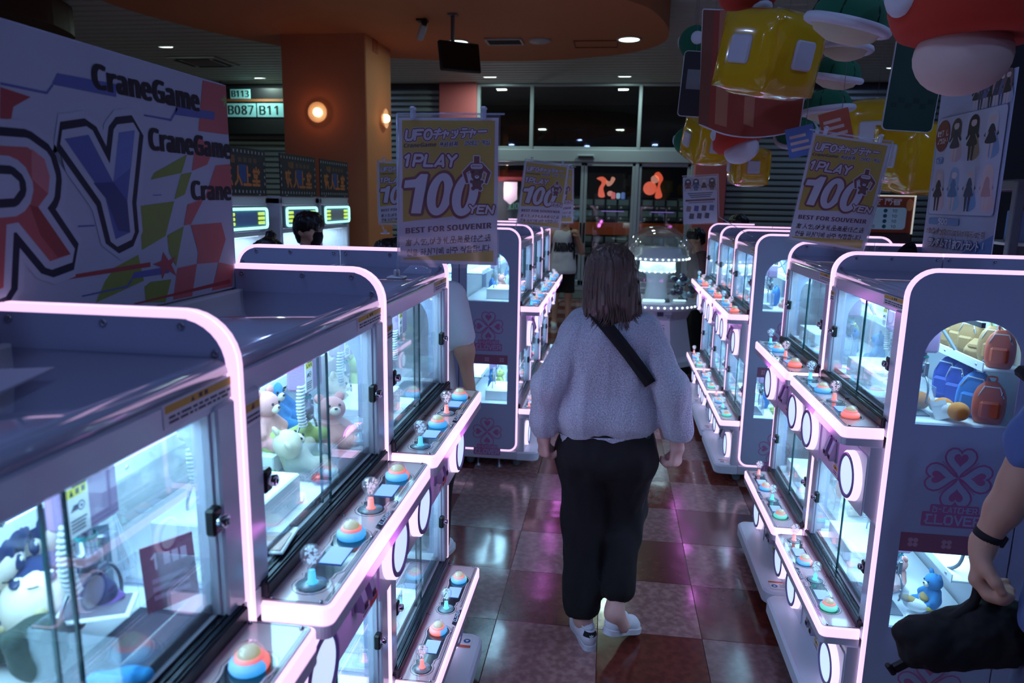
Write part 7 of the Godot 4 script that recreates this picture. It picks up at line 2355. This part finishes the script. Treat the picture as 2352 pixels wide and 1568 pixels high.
func shoe_parts(parent: Node3D, xf: Transform3D) -> void:
	# a white low sneaker, toe along +z, sole at y = 0
	if not cache.has("shoe"):
		var up := [[V(0, 0.045, -0.105), V(0, 0.050, -0.03), 0.034, 0.037], [V(0, 0.05, -0.03), V(0.002, 0.035, 0.07), 0.037, 0.034], [V(0.002, 0.032, 0.07), V(0.002, 0.027, 0.115), 0.036, 0.026], [V(0, 0.062, -0.11), V(0, 0.07, -0.05), 0.027, 0.034]]
		var so := []
		for p in [[-0.115, 0.033], [-0.05, 0.032], [0.0, 0.034], [0.06, 0.041], [0.105, 0.037]]:
			so.append(p)
		var ol := smooth2(path2("-0.030 -0.125 -0.036 -0.06 -0.034 0.0 -0.043 0.07 -0.034 0.125 0.0 0.148 0.034 0.125 0.045 0.07 0.036 0.0 0.036 -0.06 0.030 -0.125 0.0 -0.142"))
		cache.shoe = {"upper": skin_mesh([skin(up, 0.006, 90.0)]), "sole": G.new().prism(ol, 0.0, 0.026, plan_xf(0), 0.003).mesh()}
		var tab := G.new(true)
		var rings := []
		for y in [0.045, 0.06, 0.075, 0.088, 0.094]:
			var ring := []
			var w: float = 0.95 if y < 0.08 else 0.8
			for k in 9:
				var a := deg_to_rad(200.0 + 140.0 * k / 8)
				ring.append(V(0.0375 * cos(a) * w, y, -0.104 + 0.0385 * sin(a)))
			rings.append(ring)
		tab.loft(rings, false, false)
		cache.shoe.tab = tab.mesh()
		var em := G.new()
		for a in [-38.0, 0.0, 38.0]:
			var q := PackedVector2Array()
			for v in disc(0, 0.0085, 0.0032, 0.0075, 10):
				q.append(v.rotated(deg_to_rad(-a)))
			fill(em, q, 0.0, lin(206, 214, 214))
		for k in 2:
			fill(em, rect(-0.010, -0.005 - 0.004 * k, 0.010, -0.003 - 0.004 * k), 0.0, lin(190, 200, 200))
		cache.shoe.emblem = em.mesh()
		var lc := G.new(true)
		for k in 4:
			lc.tube([V(-0.02, 0.070 - 0.006 * k, 0.0 + 0.02 * k), V(0, 0.080 - 0.007 * k, 0.004 + 0.02 * k), V(0.02, 0.070 - 0.006 * k, 0.0 + 0.02 * k)], 0.0028, 6)
		cache.shoe.laces = lc.mesh()
		var cv := G.new(true)
		cv.lathe([Vector2(0.033, 0.0), Vector2(0.037, 0.006), Vector2(0.034, 0.012)], 18, T(0, 0.088, -0.075) * Transform3D(Basis.from_scale(V(0.9, 1, 1.3)), Vector3.ZERO))
		cache.shoe.collar = cv.mesh()
	var wm := mat("shoe_white", rgb(214, 218, 226), 0.5)
	var s := Node3D.new()
	s.name = "sneaker"
	s.transform = xf
	parent.add_child(s, true)
	obj("upper", cache.shoe.upper, wm, s)
	obj("sole", cache.shoe.sole, mat("sole_white", rgb(196, 200, 208), 0.6), s)
	obj("heel_tab", cache.shoe.tab, mat("heel_green", rgb(22, 34, 38), 0.5), s)
	obj("emblem", cache.shoe.emblem, ink(), s, T(0, 0.068, -0.1438, 180))
	obj("laces", cache.shoe.laces, wm, s)
	obj("collar", cache.shoe.collar, wm, s)


func build_woman() -> void:
	var o := V(0.02, 0, -2.84)
	var t := thing("person", "woman seen from behind in a pale fuzzy sweater, black trousers and white sneakers", "person", T(o.x, 0, o.z))
	var q := func(x: float, y: float, z: float) -> Vector3: return V(x, y, z) - o
	var skin_m := mat("skin_pale", rgb(206, 164, 152), 0.55, 0.0, {"subsurf_scatter_enabled": true, "subsurf_scatter_strength": 0.1})
	# the body under the clothes
	var sl: Vector3 = q.call(-0.135, 1.355, -2.83)
	var sr: Vector3 = q.call(0.175, 1.365, -2.83)
	var el: Vector3 = q.call(-0.222, 1.10, -2.77)
	var er: Vector3 = q.call(0.262, 1.105, -2.77)
	var wl: Vector3 = q.call(-0.236, 0.905, -2.80)
	var wr: Vector3 = q.call(0.295, 0.900, -2.80)
	var kl: Vector3 = q.call(-0.070, 0.50, -2.88)
	var kr: Vector3 = q.call(0.110, 0.53, -2.93)
	var al: Vector3 = q.call(-0.050, 0.10, -2.82)
	var ar: Vector3 = q.call(0.080, 0.17, -2.765)
	var hc: Vector3 = q.call(0.004, 1.565, -2.865)
	var fw := V(0, -0.10, -1).normalized()
	var up := V(0, 1, -0.10).normalized()
	var b := [
		[q.call(0.012, 1.33, -2.85), q.call(0.012, 1.12, -2.85), 0.115, 0.105, 0.75], [q.call(0.012, 1.12, -2.85), q.call(0.012, 0.92, -2.86), 0.10, 0.13, 0.8],
		[q.call(0.015, 1.38, -2.85), hc + V(0, -0.06, 0.02), 0.062, 0.052], [sl + V(0.025, -0.03, 0), el, 0.038, 0.036], [el, wl, 0.037, 0.026], [sr + V(-0.025, -0.03, 0), er, 0.038, 0.036], [er, wr, 0.037, 0.026], [sl + V(0.03, -0.03, 0), sr + V(-0.03, -0.03, 0), 0.045, 0.045],
		[q.call(-0.07, 0.90, -2.86), kl, 0.085, 0.055], [kl, al, 0.050, 0.033], [q.call(0.10, 0.90, -2.86), kr, 0.085, 0.055], [kr, ar, 0.050, 0.033], [al, al + V(-0.01, -0.05, -0.06), 0.032, 0.028], [ar, ar + V(0.04, -0.06, -0.01), 0.032, 0.028],
	]
	var parts := [skin(b, 0.012, 60.0), skin(head_bones(hc, fw, up, 0.98) + [[hc + V(0, -0.09, 0.02), hc + V(0, -0.03, 0.01), 0.05, 0.05]], 0.006, 110.0)]
	parts.append(skin([[wl.lerp(el, 0.3), wl, 0.030, 0.026]] + hand_bones(wl, V(0.02, -1, -0.12), V(0.7, 0, -0.5), V(0.3, 0, -1), 0.75, 0.9), 0.0042, 170.0))
	parts.append(skin([[wr.lerp(er, 0.3), wr, 0.030, 0.026]] + hand_bones(wr, V(-0.04, -1, -0.10), V(-0.7, 0, -0.5), V(-0.3, 0, -1), 0.8, 0.9), 0.0042, 170.0))
	var body := obj("body", skin_mesh(parts), skin_m, t)
	eyes(body, hc, fw, up)
	# sweater
	var sw := [
		[q.call(-0.075, 1.345, -2.845), q.call(0.10, 1.35, -2.845), 0.088, 0.088, 0.85], [q.call(-0.03, 1.30, -2.845), q.call(-0.055, 1.02, -2.845), 0.135, 0.125, 0.92], [q.call(0.06, 1.30, -2.845), q.call(0.085, 1.02, -2.845), 0.135, 0.118, 0.92],
		[q.call(-0.075, 1.02, -2.845), q.call(0.10, 1.02, -2.845), 0.118, 0.11, 1.05], [q.call(-0.075, 0.99, -2.845), q.call(-0.072, 0.945, -2.85), 0.112, 0.098, 1.05], [q.call(0.10, 0.99, -2.845), q.call(0.095, 0.955, -2.85), 0.112, 0.096, 1.05],
		[sl + V(0.025, -0.012, 0), el + V(-0.002, 0.03, 0.005), 0.064, 0.060], [el + V(-0.004, 0.03, 0.005), wl + V(0, 0.065, 0), 0.062, 0.056], [wl + V(0, 0.07, 0.0), wl + V(0, 0.018, 0), 0.050, 0.034],
		[sr + V(-0.025, -0.012, 0), er + V(0.002, 0.03, 0.005), 0.064, 0.060], [er + V(0.004, 0.03, 0.005), wr + V(0.0, 0.065, 0), 0.062, 0.056], [wr + V(0, 0.07, 0.0), wr + V(0, 0.018, 0), 0.050, 0.034],
		[q.call(-0.04, 1.40, -2.85), q.call(0.07, 1.405, -2.85), 0.055, 0.055, 0.9],
	]
	var knit := noise_tex(0.09, rgb(148, 152, 166), rgb(196, 200, 212), false, 11)
	var nm := noise_tex(0.12, Color.BLACK, Color.WHITE, true, 12)
	var wool := mat("fuzzy_knit", Color.WHITE, 0.95, 0.0, {"albedo_texture": knit, "normal_enabled": true, "normal_texture": nm, "normal_scale": 0.6, "uv1_triplanar": true, "uv1_scale": V(2.6, 2.6, 2.6), "rim_enabled": true, "rim": 0.5, "rim_tint": 0.6})
	obj("sweater", skin_mesh([skin(sw, 0.009, 85.0, [0.009, V(14, 3.0, 14)], [[q.call(0, 0.918, -2.84), V(0.035, -1, 0)]])]), wool, t)
	# a ribbed hem round the bottom and the cuffs
	var rib := G.new(true)
	var hr := []
	for e in [[0.936, 1.0], [0.905, 0.99]]:
		var ring := []
		for k in 72:
			var a := TAU * k / 72
			var r := 1.0 + 0.008 * (k % 2)
			ring.append(q.call(0.012 + 0.186 * r * signf(cos(a)) * pow(absf(cos(a)), 0.75) * e[1], e[0] + 0.015 * cos(a), -2.846 + 0.106 * r * signf(sin(a)) * pow(absf(sin(a)), 0.8) * e[1]))
		hr.append(ring)
	rib.loft(hr, true, false)
	obj("ribbed_hem", rib.mesh(), wool, t)
	# a strip of dark green shirt under the sweater
	obj("shirt_hem", skin_mesh([skin([[q.call(-0.06, 0.92, -2.85), q.call(0.10, 0.92, -2.85), 0.10, 0.10, 0.95], [q.call(0.10, 0.905, -2.83), q.call(0.14, 0.905, -2.83), 0.06, 0.05]], 0.011, 60.0, [], [[q.call(0, 0.888, -2.84), V(-0.07, -1, 0)]])]), mat("dark_green_cotton", rgb(22, 58, 60), 0.9), t)
	# trousers
	var tr := [
		[q.call(-0.055, 0.90, -2.85), q.call(0.095, 0.895, -2.85), 0.115, 0.115, 0.95], [q.call(-0.075, 0.83, -2.84), q.call(0.115, 0.83, -2.84), 0.108, 0.106, 1.05], [q.call(-0.075, 0.80, -2.85), kl + V(0.004, 0.03, 0), 0.104, 0.087], [kl + V(0.004, 0.03, 0), q.call(-0.058, 0.15, -2.835), 0.087, 0.080],
		[q.call(0.11, 0.80, -2.85), kr + V(0.0, 0.04, 0.0), 0.102, 0.080], [kr + V(0.0, 0.04, 0.0), q.call(0.097, 0.26, -2.805), 0.082, 0.062],
	]
	obj("trousers", skin_mesh([skin(tr, 0.011, 55.0, [0.010, V(10, 5, 10)], [[q.call(-0.06, 0.122, -2.84), V(0.05, -1, 0.05)]])]), mat("black_cloth", rgb(16, 16, 19), 0.92), t)
	# sneakers: the left one planted, the right one just lifted
	shoe_parts(t, Transform3D(Basis(Vector3.UP, deg_to_rad(198)) * Basis.from_scale(V(0.88, 0.95, 0.86)), q.call(-0.048, 0.0, -2.855)))
	shoe_parts(t, Transform3D(Basis(Vector3.UP, deg_to_rad(143)) * Basis(Vector3.RIGHT, deg_to_rad(20)) * Basis.from_scale(V(0.88, 0.95, 0.86)), q.call(0.115, 0.055, -2.815)))
	# long hair
	var hb := [
		[hc + V(0, 0.035, 0.0), hc + V(0, 0.03, 0.02), 0.090, 0.090], [hc + V(-0.005, 0.0, 0.03), hc + V(-0.002, -0.08, 0.05), 0.094, 0.090, 0.78], [hc + V(-0.045, -0.07, 0.05), hc + V(-0.052, -0.145, 0.07), 0.052, 0.032, 0.65], [hc + V(0.045, -0.07, 0.05), hc + V(0.095, -0.150, 0.065), 0.056, 0.026, 0.65],
		[hc + V(0.0, -0.08, 0.065), hc + V(0.018, -0.145, 0.085), 0.066, 0.038, 0.6], [hc + V(0.05, -0.1, 0.07), hc + V(0.062, -0.165, 0.085), 0.035, 0.02, 0.7], [hc + V(-0.02, -0.1, 0.075), hc + V(-0.025, -0.165, 0.09), 0.035, 0.018, 0.7],
	]
	var hm := mat("hair_brown", rgb(92, 76, 68), 0.38)
	obj("hair", skin_mesh([skin(hb, 0.0065, 70.0, [0.010, V(85, 5, 60)])]), hm, t)
	var st := G.new(true)
	for k in 60:
		var a := rng.randf_range(-1.0, 1.0)
		var x0 := a * 0.10
		var out := rng.randf_range(0.0, 0.03)
		st.tube(smooth3([hc + V(x0 * 0.8, 0.05 - 0.05 * a * a, 0.10 - 0.05 * a * a), hc + V(x0 * 1.05, -0.06, 0.115 - 0.06 * a * a + out * 0.3), hc + V(x0 * 1.0 + 0.012, -0.14, 0.12 - 0.05 * a * a + out * 0.4), hc + V(x0 * 1.25 + 0.03 * maxf(a, 0.0) + rng.randf_range(-0.02, 0.03), -0.185 - rng.randf() * 0.04, 0.135 - 0.05 * a * a)], 3), [0.0026, 0.0026, 0.0026, 0.0024, 0.0022, 0.002, 0.0018, 0.0014, 0.001, 0.0006], 4, false)
	obj("hair_strands", st.mesh(), hm, t).set_meta("kind", "stuff")
	# the strap lies on the sweater's back
	var rings := []
	for k in 19:
		var u := k / 18.0
		var c: Vector3 = q.call(lerpf(-0.055, 0.172, u), lerpf(1.435, 1.165, u) + 0.015 * sin(u * PI), -2.5)
		var ring := []
		for s in [-1.0, 1.0]:
			var p: Vector3 = c + V(0.76, 0.65, 0) * 0.024 * s
			var z := p.z
			for j in 120:
				p.z = z - j * 0.004
				if field(p, sw, 85.0) < 0.009:
					break
			ring.append(p + V(0, 0, 0.004))
		ring.append(ring[1] - V(0, 0, 0.006))
		ring.append(ring[0] - V(0, 0, 0.006))
		rings.append(ring)
	obj("bag_strap", G.new(true).loft(rings).mesh(), mat("black_cloth", Color.BLACK), t)
	obj("crossbody_bag", G.new().box(V(0.155, 1.02, -0.09), V(0.10, 0.13, 0.07), 0.02).mesh(), mat("black_cloth", Color.BLACK), t)


# a plain standing figure facing +z at the origin; d holds what differs
func make_person(xf: Transform3D, label: String, d: Dictionary) -> Node3D:
	var t := thing("person", label, "person", xf)
	var sk := mat("skin_tan", rgb(196, 150, 126), 0.6)
	var h: float = d.get("head_tilt", 0.0)
	var hc := V(0, 1.605, 0.02 + h * 0.08)
	var yaw: float = d.get("look", 0.0)
	var f := V(sin(yaw), -h, cos(yaw)).normalized()
	var up := (V(0, 1, 0) + f * h).normalized()
	up = (up - f * up.dot(f)).normalized()
	var arms := []
	for s in [-1.0, 1.0]:
		var key := "arm_l" if s > 0 else "arm_r"
		var e: Array = d.get(key, [V(s * 0.25, 1.13, -0.01), V(s * 0.26, 0.88, 0.05)])
		arms.append([V(s * 0.175, 1.385, 0), e[0], e[1]])
	var b := [[V(0, 1.33, 0), V(0, 1.1, 0), 0.125, 0.11, 0.75], [V(0, 1.1, 0), V(0, 0.92, 0), 0.11, 0.13, 0.8], [V(-0.14, 1.37, 0), V(0.14, 1.37, 0), 0.055, 0.055], [V(0, 1.38, 0), hc + V(0, -0.06, -0.01), 0.062, 0.055]]
	for a in arms:
		b += [[a[0], a[1], 0.052, 0.040], [a[1], a[2], 0.039, 0.028]]
	for s in [-1.0, 1.0]:
		b += [[V(s * 0.09, 0.9, 0), V(s * 0.10, 0.5, 0.01), 0.088, 0.056], [V(s * 0.10, 0.5, 0.01), V(s * 0.10, 0.09, -0.01), 0.052, 0.034], [V(s * 0.10, 0.05, -0.02), V(s * 0.105, 0.035, 0.12), 0.036, 0.03]]
	var parts := [skin(b, 0.018, 50.0), skin(head_bones(hc, f, up) + [[hc + V(0, -0.10, -0.02), hc + V(0, -0.03, -0.01), 0.055, 0.055]], d.get("cell", 0.010), 100.0)]
	for k in 2:
		var a: Array = arms[k]
		var s := -1.0 if k == 0 else 1.0
		parts.append(skin([[a[1].lerp(a[2], 0.7), a[2], 0.031, 0.028]] + hand_bones(a[2], a[2] - a[1], V(-s, 0, 0.3), V(0, 0, 1), 0.5), 0.0065, 150.0))
	var body := obj("body", skin_mesh(parts), sk, t)
	eyes(body, hc, f, up)
	# shirt
	var sh := [[V(-0.08, 1.33, 0), V(0.08, 1.33, 0), 0.098, 0.098, 0.85], [V(0, 1.3, 0), V(0, 1.05, 0), 0.152, 0.146, 0.8], [V(-0.05, 1.05, 0), V(-0.055, 0.86, 0), 0.125, 0.150, 0.95], [V(0.05, 1.05, 0), V(0.055, 0.86, 0), 0.125, 0.150, 0.95]]
	if not d.get("tank", false):
		for a in arms:
			sh.append([a[0], a[0].lerp(a[1], 0.75), 0.072, 0.068])
			if d.get("long", false):
				sh += [[a[0], a[1], 0.066, 0.056], [a[1], a[1].lerp(a[2], 0.9), 0.055, 0.044]]
	var cut := [[V(0, d.get("hem", 0.84), 0), V(0, -1, 0)]]
	if d.get("tank", false):
		for s in [-1.0, 1.0]:
			cut.append([V(s * 0.158, 1.3, 0), V(s, 0.15, 0).normalized()])
	obj("shirt", skin_mesh([skin(sh, 0.016, 50.0, [0.008, V(10, 6, 10)], cut)]), d.shirt, t)
	var tr := [[V(-0.06, 0.92, 0), V(0.06, 0.92, 0), 0.125, 0.125, 0.9]]
	var low: float = d.get("leg_end", 0.08)
	for s in [-1.0, 1.0]:
		tr += [[V(s * 0.085, 0.86, 0), V(s * 0.10, 0.5, 0.01), 0.105, 0.082], [V(s * 0.10, 0.5, 0.01), V(s * 0.10, 0.1, -0.01), 0.080, 0.068]]
	obj("trousers", skin_mesh([skin(tr, 0.018, 50.0, [], [[V(0, low, 0), V(0, -1, 0)]])]), d.get("pants", mat("black_cloth", Color.BLACK)), t)
	var x := up.cross(f).normalized()
	var hb := [[hc + up * 0.045 - f * 0.03, hc + up * 0.05 + f * 0.015, 0.090, 0.086], [hc - f * 0.05, hc - f * 0.055 - up * 0.05, 0.078, 0.06], [hc + up * 0.085 + f * 0.05, hc + up * 0.055 + f * 0.085, 0.045, 0.028]]
	for s in [-1.0, 1.0]:
		hb.append([hc + x * s * 0.062 + up * 0.06 + f * 0.02, hc + x * s * 0.074 + up * 0.01 - f * 0.015, 0.038, 0.02])
	if d.get("tail", false):
		hb += [[hc + up * 0.10 - f * 0.09, hc + up * 0.14 - f * 0.13, 0.025, 0.02], [hc + up * 0.14 - f * 0.13, hc + up * 0.02 - f * 0.18, 0.03, 0.012]]
	obj("hair", skin_mesh([skin(hb, 0.011, 70.0, [0.012, V(40, 16, 40)])]), mat("hair_black", rgb(18, 17, 20), 0.4), t)
	for s in [-1.0, 1.0]:
		shoe_parts(t, T(s * 0.105, 0.0, 0.03))
	if d.has("mask"):
		var mb := [[hc - up * 0.03 + f * 0.062, hc - up * 0.075 + f * 0.060, 0.052, 0.040], [hc - up * 0.028 + f * 0.10, hc - up * 0.05 + f * 0.098, 0.018, 0.02]]
		var m := obj("face_mask", skin_mesh([skin(mb, 0.008, 90.0)]), d.mask, t)
		var lp := G.new(true)
		for s in [-1.0, 1.0]:
			lp.tube([hc + x * s * 0.05 - up * 0.025 + f * 0.075, hc + x * s * 0.078 + up * 0.0 + f * 0.01, hc + x * s * 0.08 + up * 0.01 - f * 0.01], 0.002, 5)
		obj("ear_loops", lp.mesh(), d.mask, m)
	return t


func build_people() -> void:
	build_woman()
	var black := mat("black_cloth", Color.BLACK)
	var dark := mat("dark_cotton", rgb(40, 42, 52), 0.9)
	make_person(T(-2.17, 0.0, -5.0, 62), "dark-haired man in a black face mask behind the left machines", {"shirt": dark, "mask": black, "cell": 0.007, "look": 0.1, "head_tilt": 0.12})
	make_person(T(-0.925, 0, -3.42, 170), "person in a white T-shirt half hidden behind the third left machine", {"shirt": mat("white_cotton", rgb(214, 216, 224), 0.9), "hem": 0.92})
	var m3 := make_person(T(-0.69, -0.0, -10.6, 6), "man in a white lettered tank top and black shorts near the glass doors", {"shirt": mat("white_cotton", Color.WHITE), "tank": true, "leg_end": 0.52, "hem": 0.80, "arm_l": [V(0.27, 1.12, -0.02), V(0.19, 1.34, 0.10)]})
	var sh := G.new()
	sh.bend = 2.2
	words(sh, "ADIDAS", -0.135, 0, 0.13, 0.27, 0, lin(34, 36, 44), 0.0, 0.006)
	obj("shirt_lettering", sh.mesh(), ink(), m3, T(0.0, 1.12, 0.136))
	obj("bag_strap", G.new(true).tube(smooth3([V(0.10, 1.46, 0.02), V(0.125, 1.36, 0.095), V(0.15, 1.2, 0.11), V(0.16, 1.05, 0.09), V(0.15, 0.95, 0.0)], 3), 0.014, 6).mesh(), black, m3)
	make_person(T(1.02, 0, -8.72, -75, 0, 0, 0.9), "dark-haired man with lowered head right of the glass dome", {"shirt": mat("plum_cotton", rgb(84, 56, 66), 0.9), "head_tilt": 0.35})
	make_person(T(1.30, 0.0, -7.9, 150), "person with black hair behind the far right machines, only the crown showing", {"shirt": dark})
	make_person(T(-1.32, 0, -4.2, 120, 0, 0, 0.925), "person behind the third left machine, black crown left of the large price sign", {"shirt": dark})
	make_person(T(-2.02, 0, -4.1, 20, 0, 0, 0.92), "person with tied-up black hair left of the masked man", {"shirt": dark, "tail": true})
	build_right_man()


func build_right_man() -> void:
	# cut off by the right edge: blue shirt, bare forearm with a black watch, hand on a bag's strap
	var t := thing("person", "man in a blue shirt at the right edge, wristwatch on his bare forearm", "person", T(1.36, 0, -1.92))
	var o := V(1.36, 0, -1.92)
	var sk := mat("skin_tan", Color.WHITE)
	var hc := V(0.02, 1.66, 0)
	var fw := V(-0.15, -0.05, -1).normalized()
	var sh := V(-0.20, 1.43, 0.0)
	var el := V(1.075, 1.15, -1.93) - o
	var wr := V(1.022, 0.975, -1.95) - o
	var b := [[V(0, 1.38, 0), V(0, 1.12, 0), 0.14, 0.12, 0.75], [V(0, 1.12, 0), V(0, 0.95, 0), 0.12, 0.14, 0.8], [V(-0.16, 1.41, 0), V(0.16, 1.41, 0), 0.06, 0.06], [V(0, 1.42, 0), hc + V(0, -0.06, 0.01), 0.066, 0.058], [sh, el, 0.056, 0.045], [V(0.20, 1.43, 0), V(0.29, 1.15, 0), 0.056, 0.044], [V(0.29, 1.15, 0), V(0.29, 0.9, -0.05), 0.043, 0.031]]
	for s in [-1.0, 1.0]:
		b += [[V(s * 0.095, 0.92, 0), V(s * 0.11, 0.5, -0.01), 0.092, 0.06], [V(s * 0.11, 0.5, -0.01), V(s * 0.11, 0.09, 0.01), 0.055, 0.036], [V(s * 0.11, 0.05, 0.02), V(s * 0.115, 0.035, -0.12), 0.038, 0.03]]
	var hd := hand_bones(wr + V(0, -0.015, 0), V(-0.05, -1, 0.10), V(0.75, 0, 0.55), V(0.35, 0, 1), 0.62, 1.05)
	var fore := [[el + V(0.01, 0.05, 0), el, 0.049, 0.046], [el, el.lerp(wr, 0.45), 0.046, 0.041], [el.lerp(wr, 0.45), wr, 0.040, 0.028], [wr, wr + V(0, -0.02, 0), 0.028, 0.026]]
	var body := obj("body", skin_mesh([skin(b, 0.014, 50.0), skin(head_bones(hc, fw, V(0, 1, 0)) + [[hc + V(0, -0.10, 0.02), hc + V(0, -0.03, 0.01), 0.058, 0.056]], 0.008, 100.0), skin(fore + hd, 0.0048, 120.0), skin([[V(0.29, 0.97, -0.04), V(0.29, 0.9, -0.05), 0.033, 0.028]] + hand_bones(V(0.29, 0.9, -0.05), V(0, -1, 0), V(-1, 0, 0), V(0, 0, -1), 0.4), 0.0065, 150.0)]), sk, t)
	eyes(body, hc, fw, V(0, 1, 0))
	var blue := mat("blue_cotton", rgb(92, 116, 168), 0.9)
	var shirt := [[V(-0.09, 1.38, 0), V(0.09, 1.38, 0), 0.105, 0.105, 0.85], [V(0, 1.34, 0), V(0, 1.05, 0), 0.168, 0.165, 0.85], [V(-0.02, 1.05, 0), V(-0.02, 0.80, 0), 0.168, 0.180, 0.85], [sh + V(0.02, -0.01, 0), sh.lerp(el, 0.62), 0.085, 0.082], [V(0.20, 1.42, 0), V(0.27, 1.22, 0), 0.082, 0.08], [V(-0.21, 0.98, 0.06), V(-0.20, 0.80, 0.05), 0.055, 0.06]]
	obj("shirt", skin_mesh([skin(shirt, 0.011, 50.0, [0.012, V(12, 7, 12)], [[V(0, 0.76, 0), V(0, -1, 0)], [sh.lerp(el, 0.80), V(-0.2, -1, 0).normalized()] if false else [V(0, 0.76, 0), V(0, -1, 0)]])]), blue, t)
	var tr := [[V(-0.065, 0.94, 0), V(0.065, 0.94, 0), 0.135, 0.135, 0.9]]
	for s in [-1.0, 1.0]:
		tr += [[V(s * 0.10, 0.86, 0), V(s * 0.115, 0.5, -0.01), 0.115, 0.095], [V(s * 0.115, 0.5, -0.01), V(s * 0.115, 0.1, 0.01), 0.094, 0.08]]
	obj("trousers", skin_mesh([skin(tr, 0.016, 50.0, [0.008, V(9, 5, 9)], [[V(0, 0.08, 0), V(0, -1, 0)]])]), mat("blue_grey_cloth", rgb(86, 98, 130), 0.9), t)
	var up := V(0, 1, 0)
	obj("hair", skin_mesh([skin([[hc + up * 0.045 - fw * 0.03, hc + up * 0.05 + fw * 0.015, 0.090, 0.086], [hc - fw * 0.05, hc - fw * 0.055 - up * 0.05, 0.078, 0.06]], 0.011, 70.0, [0.012, V(40, 16, 40)])]), mat("hair_black", Color.BLACK), t)
	for s in [-1.0, 1.0]:
		shoe_parts(t, T(s * 0.115, 0.0, -0.03, 180))
	# watch
	var ax := (wr - el).normalized()
	var wx := Transform3D(Basis(ax.cross(V(0, 0, 1)).normalized(), ax, ax.cross(V(0, 0, 1)).normalized().cross(ax)), wr - ax * 0.022)
	var w := G.new(true).lathe([Vector2(0.031, -0.011), Vector2(0.0345, -0.010), Vector2(0.0345, 0.010), Vector2(0.031, 0.011)], 26, wx)
	obj("watch_strap", w.mesh(), mat("black_fabric", Color.BLACK), t)
	obj("watch_case", G.new().box(V(-0.036, 0, 0.004), V(0.013, 0.034, 0.032), 0.004, wx).mesh(), mat("black_plastic", Color.BLACK), t)
	# dark sling over the shirt's side
	obj("body_bag", G.new().box(V(0, 0, 0), V(0.10, 0.24, 0.10), 0.03).mesh(), mat("black_fabric", Color.BLACK), t, T(1.20 - o.x, 1.06, -1.83 - o.z, 20, 0, -8))
	obj("sling_strap", G.new(true).tube(smooth3([V(1.06, 1.44, -1.98) - o, V(1.10, 1.38, -1.82) - o, V(1.16, 1.26, -1.775) - o, V(1.20, 1.15, -1.775) - o], 4), 0.016, 6).mesh(), mat("black_fabric", Color.BLACK), t)
	# the bag that he carries is a thing of its own
	var bag := thing("black_bag", "soft black carrying bag with looped strap held by the man at the right edge", "bag", T(1.02, 0, -1.95))
	var bb := [[V(-0.115, 0.665, 0), V(0.07, 0.725, 0.0), 0.062, 0.070, 0.8], [V(-0.06, 0.66, 0), V(0.09, 0.68, 0), 0.062, 0.058, 0.8], [V(0.05, 0.74, 0), V(0.12, 0.72, 0), 0.07, 0.06, 0.8], [V(-0.13, 0.655, 0), V(-0.15, 0.69, 0), 0.04, 0.03, 0.8]]
	obj("pouch", skin_mesh([skin(bb, 0.009, 60.0, [0.010, V(14, 14, 14)])]), mat("bag_black", rgb(13, 13, 16), 0.8), bag)
	var hand := V(0.012, 0.862, 0.012)
	obj("strap", G.new(true).tube(smooth3([V(-0.07, 0.735, 0.01), V(-0.01, 0.80, 0.015), hand + V(-0.012, 0.006, 0.0), hand + V(0.016, 0.0, 0.0), V(0.055, 0.81, 0.01), V(0.085, 0.755, 0.0)], 4), 0.013, 8).mesh(), mat("bag_black", Color.BLACK), bag)
	obj("buckle", G.new().box(V(0, 0, 0), V(0.052, 0.030, 0.014), 0.005).box(V(-0.032, 0.004, 0), V(0.016, 0.038, 0.016), 0.004).mesh(), mat("black_plastic", Color.BLACK), bag, T(-0.165, 0.595, 0.01, 0, 0, 38))
	obj("webbing", G.new(true).tube([V(-0.15, 0.668, 0.005), V(-0.165, 0.64, 0.012), V(-0.160, 0.612, 0.012)], 0.008, 6).mesh(), mat("black_fabric", Color.BLACK), bag)
